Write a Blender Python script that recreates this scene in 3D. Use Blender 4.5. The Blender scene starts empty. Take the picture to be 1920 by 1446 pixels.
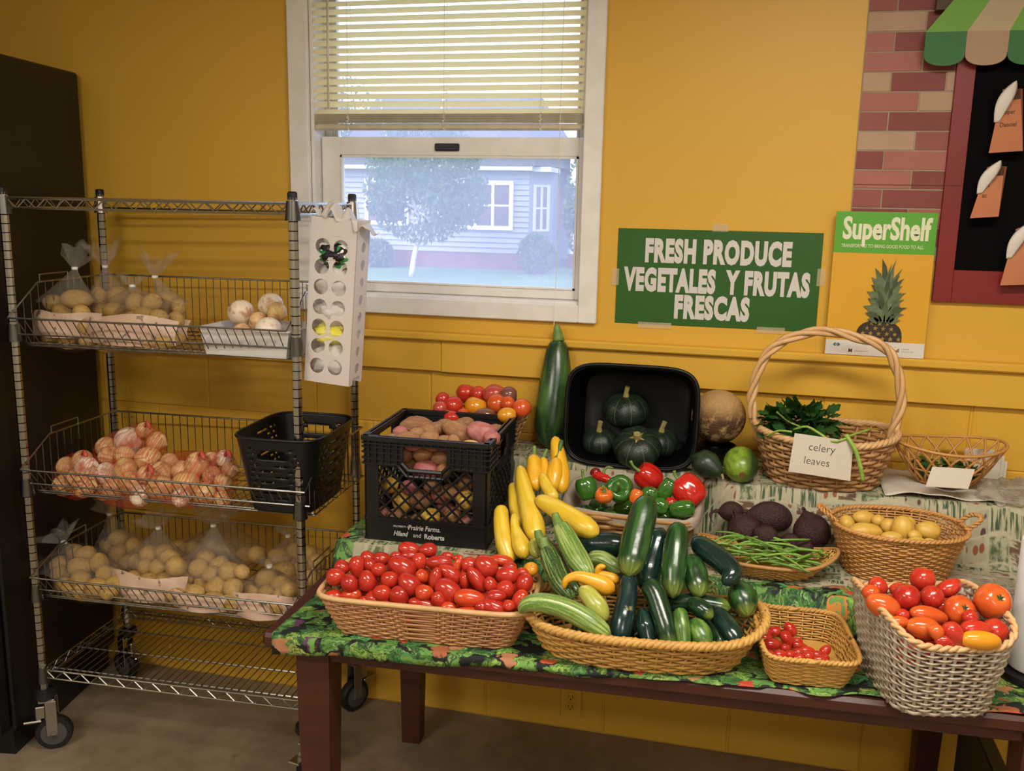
import bpy, bmesh, math, random
import numpy as np
from mathutils import Vector, Matrix, Euler
random.seed(7); rng = np.random.default_rng(7)
SC = bpy.context.scene
COL = SC.collection

# ------------------------------------------------------------------ camera
cam_d = bpy.data.cameras.new('camera'); cam = bpy.data.objects.new('camera', cam_d); COL.objects.link(cam)
_R, _U, _F = Vector((0.9703, 0.241, 0.0195)), Vector((-0.0649, 0.1817, 0.9812)), Vector((-0.2329, 0.9534, -0.192))
_m = Matrix((_R, _U, -_F)).transposed().to_4x4(); _m.translation = Vector((0, -2.8297, 1.737))
cam.matrix_world = _m
cam_d.sensor_width = 36; cam_d.lens = 32.7211; cam_d.clip_start = .05; cam_d.clip_end = 300
SC.camera = cam

# ------------------------------------------------------------------ world, lamps, exposure
w = bpy.data.worlds.new('sky'); SC.world = w; w.use_nodes = True
nt = w.node_tree; nt.nodes.clear()
out = nt.nodes.new('ShaderNodeOutputWorld'); bg = nt.nodes.new('ShaderNodeBackground')
sky = nt.nodes.new('ShaderNodeTexSky'); sky.sky_type = 'NISHITA'; sky.sun_disc = False
sky.sun_elevation = math.radians(38); sky.sun_rotation = math.radians(200); sky.air_density = 1.0; sky.dust_density = 2.5; sky.ozone_density = 1.0
bg.inputs['Strength'].default_value = .85
hz = nt.nodes.new('ShaderNodeMix'); hz.data_type = 'RGBA'; hz.inputs[0].default_value = .5; hz.inputs[7].default_value = (2.2, 2.2, 2.45, 1)      # high thin haze whitens the sky
nt.links.new(sky.outputs[0], hz.inputs[6]); nt.links.new(hz.outputs[2], bg.inputs[0]); nt.links.new(bg.outputs[0], out.inputs[0])

def area(name, loc, size, power, color, target=None):
    l = bpy.data.lights.new(name, 'AREA'); l.shape = 'RECTANGLE'; l.size, l.size_y = size; l.energy = power; l.color = color
    o = bpy.data.objects.new(name, l); COL.objects.link(o); o.location = loc
    return o
WARM = (1.0, .93, .83)
LAMPS = [(.35, -1.70, 2.70), (.9, -3.9, 2.70), (-1.6, -2.9, 2.70)]
for i, L in enumerate(LAMPS):
    area('ceiling_lamp_light', (L[0], L[1], L[2] - .075), (1.15, .26), (27, 25, 30)[i], WARM)
vs = SC.view_settings; vs.view_transform = 'Standard'; vs.look = 'None'; vs.exposure = 0.56; vs.gamma = 1; vs.use_curve_mapping = False
SC.display_settings.display_device = 'sRGB'

# ------------------------------------------------------------------ helpers
def hexc(h):
    h = h.lstrip('#'); v = [int(h[i:i + 2], 16) / 255 for i in (0, 2, 4)]
    return tuple(x / 12.92 if x <= .04045 else ((x + .055) / 1.055) ** 2.4 for x in v) + (1.,)

class N:
    """tiny node-tree writer"""
    def __init__(s, name):
        s.m = bpy.data.materials.new(name); s.m.use_nodes = True; s.t = s.m.node_tree; s.t.nodes.clear()
        s.o = s.t.nodes.new('ShaderNodeOutputMaterial')
    def n(s, typ, ins=None, **kw):
        d = s.t.nodes.new(typ)
        for k, v in kw.items(): setattr(d, k, v)
        for k, v in (ins or {}).items(): s.put(d.inputs[k], v)
        return d
    def put(s, sock, v):
        if isinstance(v, bpy.types.NodeSocket): s.t.links.new(v, sock)
        elif isinstance(v, bpy.types.Node): s.t.links.new(v.outputs[0], sock)
        else: sock.default_value = v
    def co(s, kind='Object'): return s.n('ShaderNodeTexCoord').outputs[kind]
    def map(s, v, sc=(1, 1, 1), loc=(0, 0, 0)): return s.n('ShaderNodeMapping', {'Vector': v, 'Scale': sc, 'Location': loc}).outputs[0]
    def noise(s, v, scale, det=3, rough=.55, dist=0.): return s.n('ShaderNodeTexNoise', {'Vector': v, 'Scale': scale, 'Detail': det, 'Roughness': rough, 'Distortion': dist}).outputs[0]
    def ramp(s, f, *st, interp='LINEAR'):
        r = s.n('ShaderNodeValToRGB', {'Fac': f}); e = r.color_ramp; e.interpolation = interp
        while len(e.elements) < len(st): e.elements.new(.5)
        for el, (p, c) in zip(e.elements, st):
            el.position = p; el.color = hexc(c) if isinstance(c, str) else ((c, c, c, 1) if isinstance(c, (int, float)) else c)
        return r.outputs[0]
    def mix(s, f, a, b, blend='MIX'):
        a = hexc(a) if isinstance(a, str) else a; b = hexc(b) if isinstance(b, str) else b
        d = s.n('ShaderNodeMix', data_type='RGBA', blend_type=blend); s.put(d.inputs[0], f); s.put(d.inputs[6], a); s.put(d.inputs[7], b)
        return d.outputs[2]
    def math(s, op, a, b=0., c=0.):
        d = s.n('ShaderNodeMath', operation=op); s.put(d.inputs[0], a); s.put(d.inputs[1], b); s.put(d.inputs[2], c); return d.outputs[0]
    def bump(s, h, strength=.3, dist=.002): return s.n('ShaderNodeBump', {'Height': h, 'Strength': strength, 'Distance': dist}).outputs[0]
    def bsdf(s, col, rough=.5, metal=0., normal=None, **kw):
        col = hexc(col) if isinstance(col, str) else col
        b = s.n('ShaderNodeBsdfPrincipled', {'Base Color': col, 'Roughness': rough, 'Metallic': metal})
        if normal is not None: s.put(b.inputs['Normal'], normal)
        for k, v in kw.items(): s.put(b.inputs[k.replace('_', ' ')], v)
        return b
    def out(s, sh): s.put(s.o.inputs[0], sh); return s.m

MATS = {}
def mat(name, c1, c2=None, ns=9., rough=.5, metal=0., bump=0., bs=60., spread=(.35, .65), rnd=None, coat=0., spec=.5, sss=0., coord='Object'):
    """procedural: two colours mixed by noise, optional per-object tint, optional bump"""
    if name in MATS: return MATS[name]
    k = N(name); v = k.co(coord)
    if c2: col = k.mix(k.ramp(k.noise(v, ns, 4), (spread[0], 0.), (spread[1], 1.)), c1, c2)
    else: col = hexc(c1)
    if rnd:
        r = k.n('ShaderNodeObjectInfo').outputs['Random']
        col = k.mix(k.math('MULTIPLY', r, rnd[1] if len(rnd) > 1 else .6), col, rnd[0])
    nrm = k.bump(k.noise(v, bs, 3), bump) if bump else None
    kw = {}
    if coat: kw = {'Coat_Weight': coat, 'Coat_Roughness': .12}
    b = k.bsdf(col, rough, metal, nrm, Specular_IOR_Level=spec, **kw)
    if sss: b.inputs['Subsurface Weight'].default_value = sss; b.inputs['Subsurface Scale'].default_value = .01
    MATS[name] = k.out(b); return MATS[name]

def local_matrix(o):
    m = Matrix.Identity(4)
    while o is not None:
        m = Matrix.Translation(o.location) @ o.rotation_euler.to_matrix().to_4x4() @ Matrix.Diagonal((*o.scale, 1)) @ m
        o = o.parent
    return m

class MB:
    """collects shapes (world coordinates) and builds ONE mesh object"""
    def __init__(s): s.v = []; s.f = []; s.uv = []; s.mi = []; s.cur = 0
    def add(s, vs, fs, uvs=None):
        o = len(s.v); s.v += [tuple(map(float, q)) for q in vs]
        for i, f in enumerate(fs):
            s.f.append(tuple(o + j for j in f)); s.mi.append(s.cur)
            s.uv.append(uvs[i] if uvs else None)
        return s
    def box(s, a, b, M=None):
        (x0, y0, z0), (x1, y1, z1) = a, b
        vs = [(x0, y0, z0), (x1, y0, z0), (x1, y1, z0), (x0, y1, z0), (x0, y0, z1), (x1, y0, z1), (x1, y1, z1), (x0, y1, z1)]
        if M is not None: vs = [M @ Vector(q) for q in vs]
        return s.add(vs, [(0, 3, 2, 1), (4, 5, 6, 7), (0, 1, 5, 4), (1, 2, 6, 5), (2, 3, 7, 6), (3, 0, 4, 7)])
    def bbox(s, a, b, r=.004, M=None):
        """box with chamfered edges"""
        (x0, y0, z0), (x1, y1, z1) = a, b; vs = []
        r = min(r, (x1 - x0) * .45, (y1 - y0) * .45, (z1 - z0) * .45)
        for zz, i in ((z0, r), (z0 + r, 0), (z1 - r, 0), (z1, r)):
            c = 0 if i else r
            vs += [(x0 + i + c, y0 + i, zz), (x1 - i - c, y0 + i, zz), (x1 - i, y0 + i + c, zz), (x1 - i, y1 - i - c, zz), (x1 - i - c, y1 - i, zz), (x0 + i + c, y1 - i, zz), (x0 + i, y1 - i - c, zz), (x0 + i, y0 + i + c, zz)]
        if M is not None: vs = [M @ Vector(q) for q in vs]
        fs = [tuple(range(7, -1, -1)), tuple(range(24, 32))]
        for k in range(3):
            for j in range(8): fs.append((k * 8 + j, k * 8 + (j + 1) % 8, k * 8 + 8 + (j + 1) % 8, k * 8 + 8 + j))
        return s.add(vs, fs)
    def tube(s, pts, r, n=6, closed=False, cap=True, flat=1.):
        P = [Vector(q) for q in pts]; m = len(P); rr = r if hasattr(r, '__len__') else [r] * m
        vs = []; fs = []; prev = None
        for i in range(m):
            if closed: t = (P[(i + 1) % m] - P[i - 1])
            else: t = P[min(i + 1, m - 1)] - P[max(i - 1, 0)]
            if t.length < 1e-9: t = Vector((0, 0, 1))
            t.normalize()
            if prev is None:
                a = Vector((0, 0, 1)) if abs(t.z) < .9 else Vector((1, 0, 0)); u = t.cross(a).normalized()
            else:
                u = prev - t * prev.dot(t); u = u.normalized() if u.length > 1e-6 else t.orthogonal().normalized()
            prev = u; wv = t.cross(u)
            for j in range(n):
                a = 2 * math.pi * j / n; vs.append(P[i] + (u * math.cos(a) * flat + wv * math.sin(a)) * rr[i])
        for i in range(m if closed else m - 1):
            for j in range(n):
                a, b = i * n + j, i * n + (j + 1) % n; c, d = ((i + 1) % m) * n + (j + 1) % n, ((i + 1) % m) * n + j
                fs.append((a, b, c, d))
        if cap and not closed: fs.append(tuple(range(n - 1, -1, -1))); fs.append(tuple((m - 1) * n + j for j in range(n)))
        return s.add(vs, fs)
    def rod(s, a, b, r, n=6): return s.tube([a, b], r, n)
    def lathe(s, c, prof, n=20, M=None, cap=True, sq=None, lob=None):
        """prof [(r,z)] about +z through c"""
        vs = []; fs = []
        for (r, z) in prof:
            for j in range(n):
                a = 2 * math.pi * j / n; k = r * (lob(a, z) if lob else 1)
                q = Vector((k * math.cos(a), k * math.sin(a), z)); vs.append((M @ q if M else q) + Vector(c))
        for i in range(len(prof) - 1):
            for j in range(n): fs.append((i * n + j, i * n + (j + 1) % n, (i + 1) * n + (j + 1) % n, (i + 1) * n + j))
        if cap:
            fs.append(tuple(range(n - 1, -1, -1))); fs.append(tuple((len(prof) - 1) * n + j for j in range(n)))
        return s.add(vs, fs)
    def grid(s, fn, nu, nv, cu=False, cv=False):
        vs = []; fs = []; uvs = []
        for i in range(nu + (0 if cu else 1)):
            for j in range(nv + (0 if cv else 1)): vs.append(fn(i / nu, j / nv))
        w = nv + (0 if cv else 1); h = nu + (0 if cu else 1)
        for i in range(nu):
            for j in range(nv):
                fs.append((i * w + j, ((i + 1) % h) * w + j, ((i + 1) % h) * w + (j + 1) % w, i * w + (j + 1) % w))
                uvs.append(((i / nu, j / nv), ((i + 1) / nu, j / nv), ((i + 1) / nu, (j + 1) / nv), (i / nu, (j + 1) / nv)))
        return s.add(vs, fs, uvs)
    def poly(s, pts, th, n=(0, -1, 0)):
        """flat polygon extruded by th along n (front at pts + n*th)"""
        n = Vector(n); k = len(pts); A = [Vector(q) for q in pts]; B = [q + n * th for q in A]
        fs = [tuple(range(k)), tuple(range(2 * k - 1, k - 1, -1))] + [(i, k + i, k + (i + 1) % k, (i + 1) % k) for i in range(k)]
        return s.add(A + B, fs)
    def build(s, name, m, parent=None, origin=None, smooth=False, kind=None):
        if parent is not None: inv = local_matrix(parent).inverted()
        elif origin is not None: inv = Matrix.Translation(-Vector(origin))
        else: inv = Matrix.Identity(4)
        me = bpy.data.meshes.new(name); me.from_pydata([inv @ Vector(q) for q in s.v], [], s.f)
        if any(u is not None for u in s.uv):
            L = me.uv_layers.new(name='UVMap'); k = 0
            for f, u in zip(s.f, s.uv):
                for j in range(len(f)):
                    L.data[k].uv = u[j] if u else (0, 0); k += 1
        for q in (m if isinstance(m, (list, tuple)) else [m]): me.materials.append(q)
        if isinstance(m, (list, tuple)): me.polygons.foreach_set('material_index', s.mi)
        bm = bmesh.new(); bm.from_mesh(me); bmesh.ops.recalc_face_normals(bm, faces=bm.faces); bm.to_mesh(me); bm.free()
        if smooth: me.polygons.foreach_set('use_smooth', [True] * len(me.polygons))
        if smooth == 'auto': me.set_sharp_from_angle(angle=math.radians(35))
        me.update()
        return link(name, me, parent, origin, kind)

def link(name, me, parent=None, origin=None, kind=None):
    o = bpy.data.objects.new(name, me); COL.objects.link(o)
    if parent is not None: o.parent = parent
    elif origin is not None: o.location = origin
    if kind: o['kind'] = kind
    return o
def tag(o, label, cat, group=None):
    o['label'] = label; o['category'] = cat
    if group: o['group'] = group
    return o
def thing(name, label, cat, loc=(0, 0, 0), rz=0., group=None):
    o = bpy.data.objects.new(name, None); COL.objects.link(o); o.empty_display_size = .05
    o.location = loc; o.rotation_euler = (0, 0, rz); return tag(o, label, cat, group)
def struct(o): o['kind'] = 'structure'; return o
def dup(o, parent=None, **kw):
    c = o.copy(); COL.objects.link(c); c.parent = parent
    for ch in list(o.children): dup(ch, c)
    for k, v in kw.items(): setattr(c, k, v)
    return c
def text(body, size, loc, m, parent, name='lettering', bold=0., xs=1., th=.0006, align='CENTER', tilt=0., M=None, shear=0., space=1.):
    """raised flat lettering facing -y (or placed by M)"""
    cu = bpy.data.curves.new('t', 'FONT'); cu.body = body; cu.size = size; cu.align_x = align; cu.offset = bold * size; cu.extrude = th; cu.shear = shear; cu.space_character = space
    cu.resolution_u = 3
    o = bpy.data.objects.new('t', cu); COL.objects.link(o)
    me = bpy.data.meshes.new_from_object(o.evaluated_get(bpy.context.evaluated_depsgraph_get())); bpy.data.objects.remove(o)
    W = M if M is not None else Matrix.Translation(Vector(loc)) @ Euler((math.pi / 2, tilt, 0)).to_matrix().to_4x4()
    W = W @ Matrix.Diagonal((xs, 1, 1, 1))
    inv = local_matrix(parent).inverted() @ W
    me.transform(inv); me.materials.clear(); me.materials.append(m); me.name = name
    return link(name, me, parent)
def catmull(pts, n):
    P = [np.array(q, float) for q in pts]
    if len(P) == 2: return [tuple(P[0] + (P[1] - P[0]) * i / (n - 1)) for i in range(n)]
    P = [2 * P[0] - P[1]] + P + [2 * P[-1] - P[-2]]; out = []; m = len(P) - 3
    for i in range(n):
        u = i / (n - 1) * m; k = min(int(u), m - 1); t = u - k; a, b, c, d = P[k:k + 4]
        out.append(tuple(.5 * ((2 * b) + (c - a) * t + (2 * a - 5 * b + 4 * c - d) * t * t + (3 * b - a - 3 * c + d) * t ** 3)))
    return out
def vnoise(v, seed=0):
    x, y, z = v; s = seed * 1.7
    return (math.sin(x * 1.3 + s + 1.1 * math.sin(y * 1.7 + s)) + math.sin(y * 1.9 + 2 * s + math.sin(z * 2.1)) + math.sin(z * 1.6 + 3 * s + 1.3 * math.sin(x * 1.2 + s))) / 3
def rotz_to(ax, spin=0.):
    """matrix turning +z to ax"""
    return Vector(ax).normalized().to_track_quat('Z', 'Y').to_matrix().to_4x4() @ Matrix.Rotation(spin, 4, 'Z')
def ball_mesh(name, m, f, nu=16, nv=12):
    """closed body of revolution-like mesh: f(a, t) -> (x,y,z), t 0..1 pole to pole"""
    b = MB(); vs = [f(0, 0)]; fs = []; uv = []
    for i in range(1, nv):
        for j in range(nu): vs.append(f(2 * math.pi * j / nu, i / nv))
    vs.append(f(0, 1)); L = len(vs) - 1
    for j in range(nu):
        fs.append((0, 1 + (j + 1) % nu, 1 + j)); uv.append(((j / nu, 0), ((j + 1) / nu, 1 / nv), (j / nu, 1 / nv)))
        for i in range(nv - 2):
            a = 1 + i * nu
            fs.append((a + j, a + (j + 1) % nu, a + nu + (j + 1) % nu, a + nu + j)); uv.append(((j / nu, (i + 1) / nv), ((j + 1) / nu, (i + 1) / nv), ((j + 1) / nu, (i + 2) / nv), (j / nu, (i + 2) / nv)))
        a = 1 + (nv - 2) * nu; fs.append((a + j, a + (j + 1) % nu, L)); uv.append(((j / nu, 1 - 1 / nv), ((j + 1) / nu, 1 - 1 / nv), (j / nu, 1)))
    b.add(vs, fs, uv); o = b.build(name, m, smooth=True); me = o.data; bpy.data.objects.remove(o); return me
def veg(name, path, m, n=18, seg=14, ends=(.35, .35), lobes=0, ld=0., label=None, cat=None, group=None, prof=None):
    """long vegetable: path [(xyz, radius)] swept, rounded ends; u = around, v = along"""
    P = catmull([q[0] for q in path], n); Rr = np.interp(np.linspace(0, 1, n), np.linspace(0, 1, len(path)), [q[1] for q in path])
    o0 = tuple(np.mean(np.array(P), axis=0)); b = MB(); vs = []; fs = []; uv = []; prev = None
    L = sum((Vector(P[i + 1]) - Vector(P[i])).length for i in range(n - 1)); rm = max(Rr)
    for i in range(n):
        t = i / (n - 1); d0, d1 = t * L, (1 - t) * L; k = 1.
        e0, e1 = ends[0] * rm * 3, ends[1] * rm * 3
        if d0 < e0: k = min(k, math.sqrt(max(0, 1 - (1 - d0 / e0) ** 2)))
        if d1 < e1: k = min(k, math.sqrt(max(0, 1 - (1 - d1 / e1) ** 2)))
        r = Rr[i] * max(k, .12)
        tg = Vector(P[min(i + 1, n - 1)]) - Vector(P[max(i - 1, 0)]); tg.normalize()
        if prev is None: u = tg.orthogonal().normalized()
        else: u = (prev - tg * prev.dot(tg)).normalized()
        prev = u; wv = tg.cross(u)
        for j in range(seg):
            a = 2 * math.pi * j / seg; rr = r * (1 + (ld * math.cos(lobes * a) if lobes else 0))
            vs.append(Vector(P[i]) + (u * math.cos(a) + wv * math.sin(a)) * rr)
    for i in range(n - 1):
        for j in range(seg):
            fs.append((i * seg + j, i * seg + (j + 1) % seg, (i + 1) * seg + (j + 1) % seg, (i + 1) * seg + j))
            uv.append(((j / seg, i / (n - 1)), ((j + 1) / seg, i / (n - 1)), ((j + 1) / seg, (i + 1) / (n - 1)), (j / seg, (i + 1) / (n - 1))))
    fs.append(tuple(range(seg - 1, -1, -1))); uv.append(((.5, 0),) * seg); fs.append(tuple((n - 1) * seg + j for j in range(seg))); uv.append(((.5, 1),) * seg)
    b.add(vs, fs, uv); o = b.build(name, m, origin=o0, smooth=True)
    if label: tag(o, label, cat, group)
    return o

# ------------------------------------------------------------------ the room
def paint(name, c, bumps=.12, bscale=160.):
    k = N(name); v = k.co('Object'); n1 = k.noise(v, 3., 3)
    col = k.mix(k.math('MULTIPLY', n1, .25), c, '#cc9c30')
    return k.out(k.bsdf(col, .42, 0., k.bump(k.noise(v, bscale, 3), bumps, .003), Specular_IOR_Level=.35))
M_wall = paint('yellow_wall_paint', '#d9aa3e', .05, 220.)
M_block = paint('yellow_block_paint', '#d8a83c', .35, 90.)
M_trimy = paint('yellow_board_paint', '#daab3e', .04, 60.)
M_side = mat('pale_wall_paint', '#cfc8b8', '#c6bfae', 3., .7)
M_ceil = mat('white_ceiling', '#e8e4da', '#dcd7ca', 3., .9)
M_white = mat('white_window_paint', '#ece9e4', '#e2dfd8', 14., .38, bump=.03, bs=120)
M_black = mat('black_plastic', '#0b0b0c', '#121214', 20., .42)
k = N('concrete_floor'); v = k.co('Object')
c = k.mix(k.ramp(k.noise(v, 1.6, 5, .6), (.35, 0.), (.7, 1.)), '#7a6a55', '#9a8a70')
c = k.mix(k.ramp(k.noise(v, 14., 4), (.45, 0.), (.75, .6)), c, '#6a5a46')
c = k.mix(k.ramp(k.noise(k.map(v, (1, 1, 1), (5, 2, 0)), 5., 2), (.72, 0.), (.76, .7)), c, '#4c3c2c')
M_floor = k.out(k.bsdf(c, .55, 0., k.bump(k.noise(v, 60., 4), .15, .002)))

X0, X1, YB, ZC = -3.25, 2.6, -5.2, 2.76
b = MB(); b.box((X0 - .2, YB - .2, -.1), (X1 + .2, .2, 0)); struct(b.build('floor', M_floor))
b = MB(); b.box((X0 - .2, YB - .2, ZC), (X1 + .2, .2, ZC + .1)); struct(b.build('ceiling', M_ceil))
b = MB(); b.box((X0 - .2, YB, 0), (X0, 0, ZC)); struct(b.build('wall_left', M_side))
b = MB(); b.box((X1, YB, 0), (X1 + .2, 0, ZC)); struct(b.build('wall_right', M_side))
b = MB(); b.box((X0 - .2, YB - .2, 0), (X1 + .2, YB, ZC)); struct(b.build('wall_front', M_side))
WX0, WX1, WZ0, WZ1 = -1.372, -.482, 1.43, 2.43           # window opening
b = MB(); Zt = 1.20
b.box((X0 - .2, 0, Zt), (WX0, .2, ZC)); b.box((WX1 + .01, 0, Zt), (X1 + .2, .2, ZC)); b.box((WX0, 0, Zt), (WX1 + .01, .2, WZ0)); b.box((WX0, 0, WZ1), (WX1 + .01, .2, ZC))
b.box((X0 - .2, .005, 0), (X1 + .2, .2, Zt))
wall = struct(b.build('wall_back', M_wall))
bw, bh, jt = .4064, .2032, .004
pb = MB(); pb.bbox((-bw / 2 + jt / 2, 0, jt / 2), (bw / 2 - jt / 2, .03, bh - jt / 2), .004)
blk = pb.build('block', M_block); blk.location = (0, 0, 0); first = True; xj = -1.373
for r in range(6):
    off = xj + bw / 2 + (0 if r == 5 else (bw / 2 if r % 2 == 0 else 0))
    for i in range(-3, 8):
        x = off + i * bw
        if x < -2.7 or x > 1.5: continue
        if first: o = blk; first = False
        else: o = blk.copy(); COL.objects.link(o)
        o.parent = wall; o.location = (x, 0 + .0015 * random.random(), r * bh if r < 5 else 5 * bh - .004)
# board below the sill line, and the sill nosing
b = MB(); b.bbox((-.922, -.022, 1.200), (X1, 0, 1.302), .002); struct(b.build('trim_1', M_trimy))
b = MB(); b.bbox((X0, -.020, 1.202), (-.9235, 0, 1.302), .002); struct(b.build('trim_2', M_trimy))
b = MB(); b.bbox((X0, -.040, 1.303), (X1, 0, 1.328), .005); struct(b.build('trim_3', M_trimy))
# ceiling fixtures
M_lampw = mat('lamp_housing_white', '#f0efe8', rough=.4)
k = N('lamp_diffuser'); M_diff = k.out(k.n('ShaderNodeEmission', {'Color': (1., .87, .70, 1), 'Strength': 4.}))
for i, (lx, ly, lz) in enumerate(LAMPS):
    t = thing('ceiling_lamp', ('fluorescent ceiling fixture nearest the window wall', 'fluorescent ceiling fixture at the right of the room', 'fluorescent ceiling fixture at the left of the room')[i], 'lamp', (lx, ly, ZC), 0, 'fluorescent ceiling fixtures')
    b = MB(); b.box((lx - .62, ly - .17, lz - .02), (lx + .62, ly + .17, ZC)); b.box((lx - .62, ly - .17, lz - .06), (lx - .6, ly + .17, lz - .02)); b.box((lx + .6, ly - .17, lz - .06), (lx + .62, ly + .17, lz - .02)); b.box((lx - .6, ly - .17, lz - .06), (lx + .6, ly - .155, lz - .02)); b.box((lx - .6, ly + .155, lz - .06), (lx + .6, ly + .17, lz - .02)); b.build('housing', M_lampw, t)
    b = MB(); b.box((lx - .595, ly - .15, lz - .05), (lx + .595, ly + .15, lz - .045)); b.build('diffuser', M_diff, t)

# ------------------------------------------------------------------ window
win = bpy.data.objects.new('window_1', None); COL.objects.link(win); struct(win); win.location = (-.93, 0, 1.38); win['label'] = 'white double-hung window with a slatted blind'
CX0, CX1, CZ0, CZ1 = -1.437, -.427, 1.380, 2.50
def frame_part(nm, a, c, r=.003, m=None): b = MB(); b.bbox(a, c, r); return b.build(nm, m or M_white, win)
frame_part('casing', (CX0, -.020, CZ0), (WX0 + .002, .0, CZ1)); frame_part('casing', (WX1 - .002, -.020, CZ0), (CX1, .0, CZ1))
frame_part('casing', (WX0 + .002, -.0195, CZ0), (WX1 - .002, 0, WZ0 + .005)); frame_part('casing', (WX0 + .002, -.0195, WZ1 - .005), (WX1 - .002, 0, CZ1))
JD = .17
frame_part('jamb', (WX0, 0, WZ0), (WX0 + .012, JD, WZ1)); frame_part('jamb', (WX1 - .002, 0, WZ0), (WX1 + .01, JD, WZ1))
frame_part('jamb', (WX0 + .012, 0, WZ0), (WX1 - .002, JD, WZ0 + .012)); frame_part('jamb', (WX0 + .012, 0, WZ1 - .012), (WX1 - .002, JD, WZ1))
k = N('window_glass'); v = k.co('Object')
sp = k.ramp(k.n('ShaderNodeTexVoronoi', {'Vector': v, 'Scale': 75.}).outputs['Distance'], (.03, 1.), (.06, 0.))
sp = k.math('MULTIPLY', sp, k.ramp(k.noise(v, 3.5, 2), (.5, 0.), (.6, 1.)))
dirt = k.math('ADD', k.math('MULTIPLY', k.noise(v, 6., 4), .12), k.math('MULTIPLY', sp, .35))
dust = k.n('ShaderNodeBsdfTranslucent', {'Color': hexc('#e9e4ff')}); clear = k.n('ShaderNodeBsdfTransparent', {'Color': (.95, .94, 1., 1)})
gl = k.n('ShaderNodeBsdfGlossy', {'Roughness': .03}); fr = k.math('MULTIPLY', k.n('ShaderNodeFresnel', {'IOR': 1.4}).outputs[0], .5)
m1 = k.n('ShaderNodeMixShader', {0: k.math('ADD', dirt, .20), 1: clear, 2: dust}); M_glass = k.out(k.n('ShaderNodeMixShader', {0: fr, 1: m1, 2: gl}))
def sash(nm, x0, x1, z0, z1, y, st, sr, top, bot):
    o = MB(); o.bbox((x0, y, z0), (x0 + st, y + .035, z1), .003); o.bbox((x1 - sr, y, z0), (x1, y + .035, z1), .003)
    x1 += st - sr
    o.bbox((x0 + st, y, z0), (x1 - st, y + .035, z0 + bot), .003); o.bbox((x0 + st, y, z1 - top), (x1 - st, y + .035, z1), .003)
    s = o.build(nm, M_white, win)
    g = MB(); g.box((x0 + st, y + .016, z0 + bot), (x1 - st, y + .019, z1 - top)); g.build('pane', M_glass, s)
    q = MB()
    for (a, c) in (((x0 + st, y - .002, z0 + bot), (x0 + st + .006, y + .012, z1 - top)), ((x1 - st - .006, y - .002, z0 + bot), (x1 - st, y + .012, z1 - top)), ((x0 + st, y - .002, z0 + bot), (x1 - st, y + .012, z0 + bot + .006)), ((x0 + st, y - .002, z1 - top - .006), (x1 - st, y + .012, z1 - top))): q.box(a, c)
    q.build('glazing_bead', M_white, s); return s
sash('lower_sash', WX0 + .014, WX1 - .001, 1.443, 1.938, .050, .066, .026, .058, .030)
sash('upper_sash', WX0 + .014, WX1 - .001, 1.890, WZ1 - .012, .095, .034, .036, .04, .045)
frame_part('track', (WX0 + .012, .086, WZ0 + .012), (WX0 + .034, .094, WZ1 - .012), .001); frame_part('track', (WX1 - .02, .086, WZ0 + .012), (WX1 - .002, .094, WZ1 - .012), .001)
b = MB(); b.bbox((-.968, .040, 1.895), (-.888, .051, 1.918), .003); l = b.build('latch_recess', M_black, win); l['label'] = 'black pull latch on the meeting rail'
b = MB(); b.bbox((-.962, .036, 1.898), (-.894, .042, 1.906), .002); b.build('latch_lip', mat('dark_latch', '#1c1c1e', rough=.3), l)

# ------------------------------------------------------------------ blind
k = N('ivory_slat'); d = k.n('ShaderNodeBsdfPrincipled', {'Base Color': hexc('#f6eac4'), 'Roughness': .4}); t = k.n('ShaderNodeBsdfTranslucent', {'Color': hexc('#ffeeb4')})
M_slat = k.out(k.n('ShaderNodeMixShader', {0: .6, 1: d, 2: t}))
M_cord = mat('white_cord', '#e6e0d0', rough=.7)
M_rail = mat('ivory_rail', '#cfc4a8', '#c4b89a', 30., .45)
BX0, BX1, BY = -1.362, -.494, .022
blind = thing('venetian_blind', 'ivory slatted blind half lowered inside the white window', 'blind', (-.93, BY, 1.955))
def slat_mesh():
    b = MB(); w2 = .0125; th = math.radians(50)
    def fn(u, v):
        s = (v - .5) * 2; cy, cz = s * w2, .0022 * (1 - s * s)
        return (BX0 + u * (BX1 - BX0), BY + cy * math.cos(th) - cz * math.sin(th), 1.955 + cy * math.sin(th) + cz * math.cos(th))
    b.grid(fn, 2, 4); return b
nsl = 19; zs0 = 2.012; pitch = .0232
sl = slat_mesh().build('slat', M_slat, blind, smooth=True); sl.location.z = zs0 - 1.955
for i in range(1, nsl):
    c = sl.copy(); COL.objects.link(c); c.location.z = zs0 - 1.955 + i * pitch; c.rotation_euler.y = .0018 * math.sin(i * 1.3); c.rotation_euler.x = .05 * math.sin(i * 2.1)
b = MB()
for i in range(9): b.box((BX0, BY - .0125 + .0006 * (i % 2), 1.978 + i * .0032), (BX1, BY + .0125, 1.978 + i * .0032 + .0018))
b.build('stacked_slats', M_rail, blind)
b = MB(); b.bbox((BX0, BY - .013, 1.956), (BX1, BY + .013, 1.975), .005); b.build('bottom_rail', M_rail, blind)
b = MB(); b.bbox((BX0 - .004, .004, 2.385), (BX1 + .004, .048, WZ1 - .014), .002); b.build('head_rail', M_rail, blind)
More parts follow.
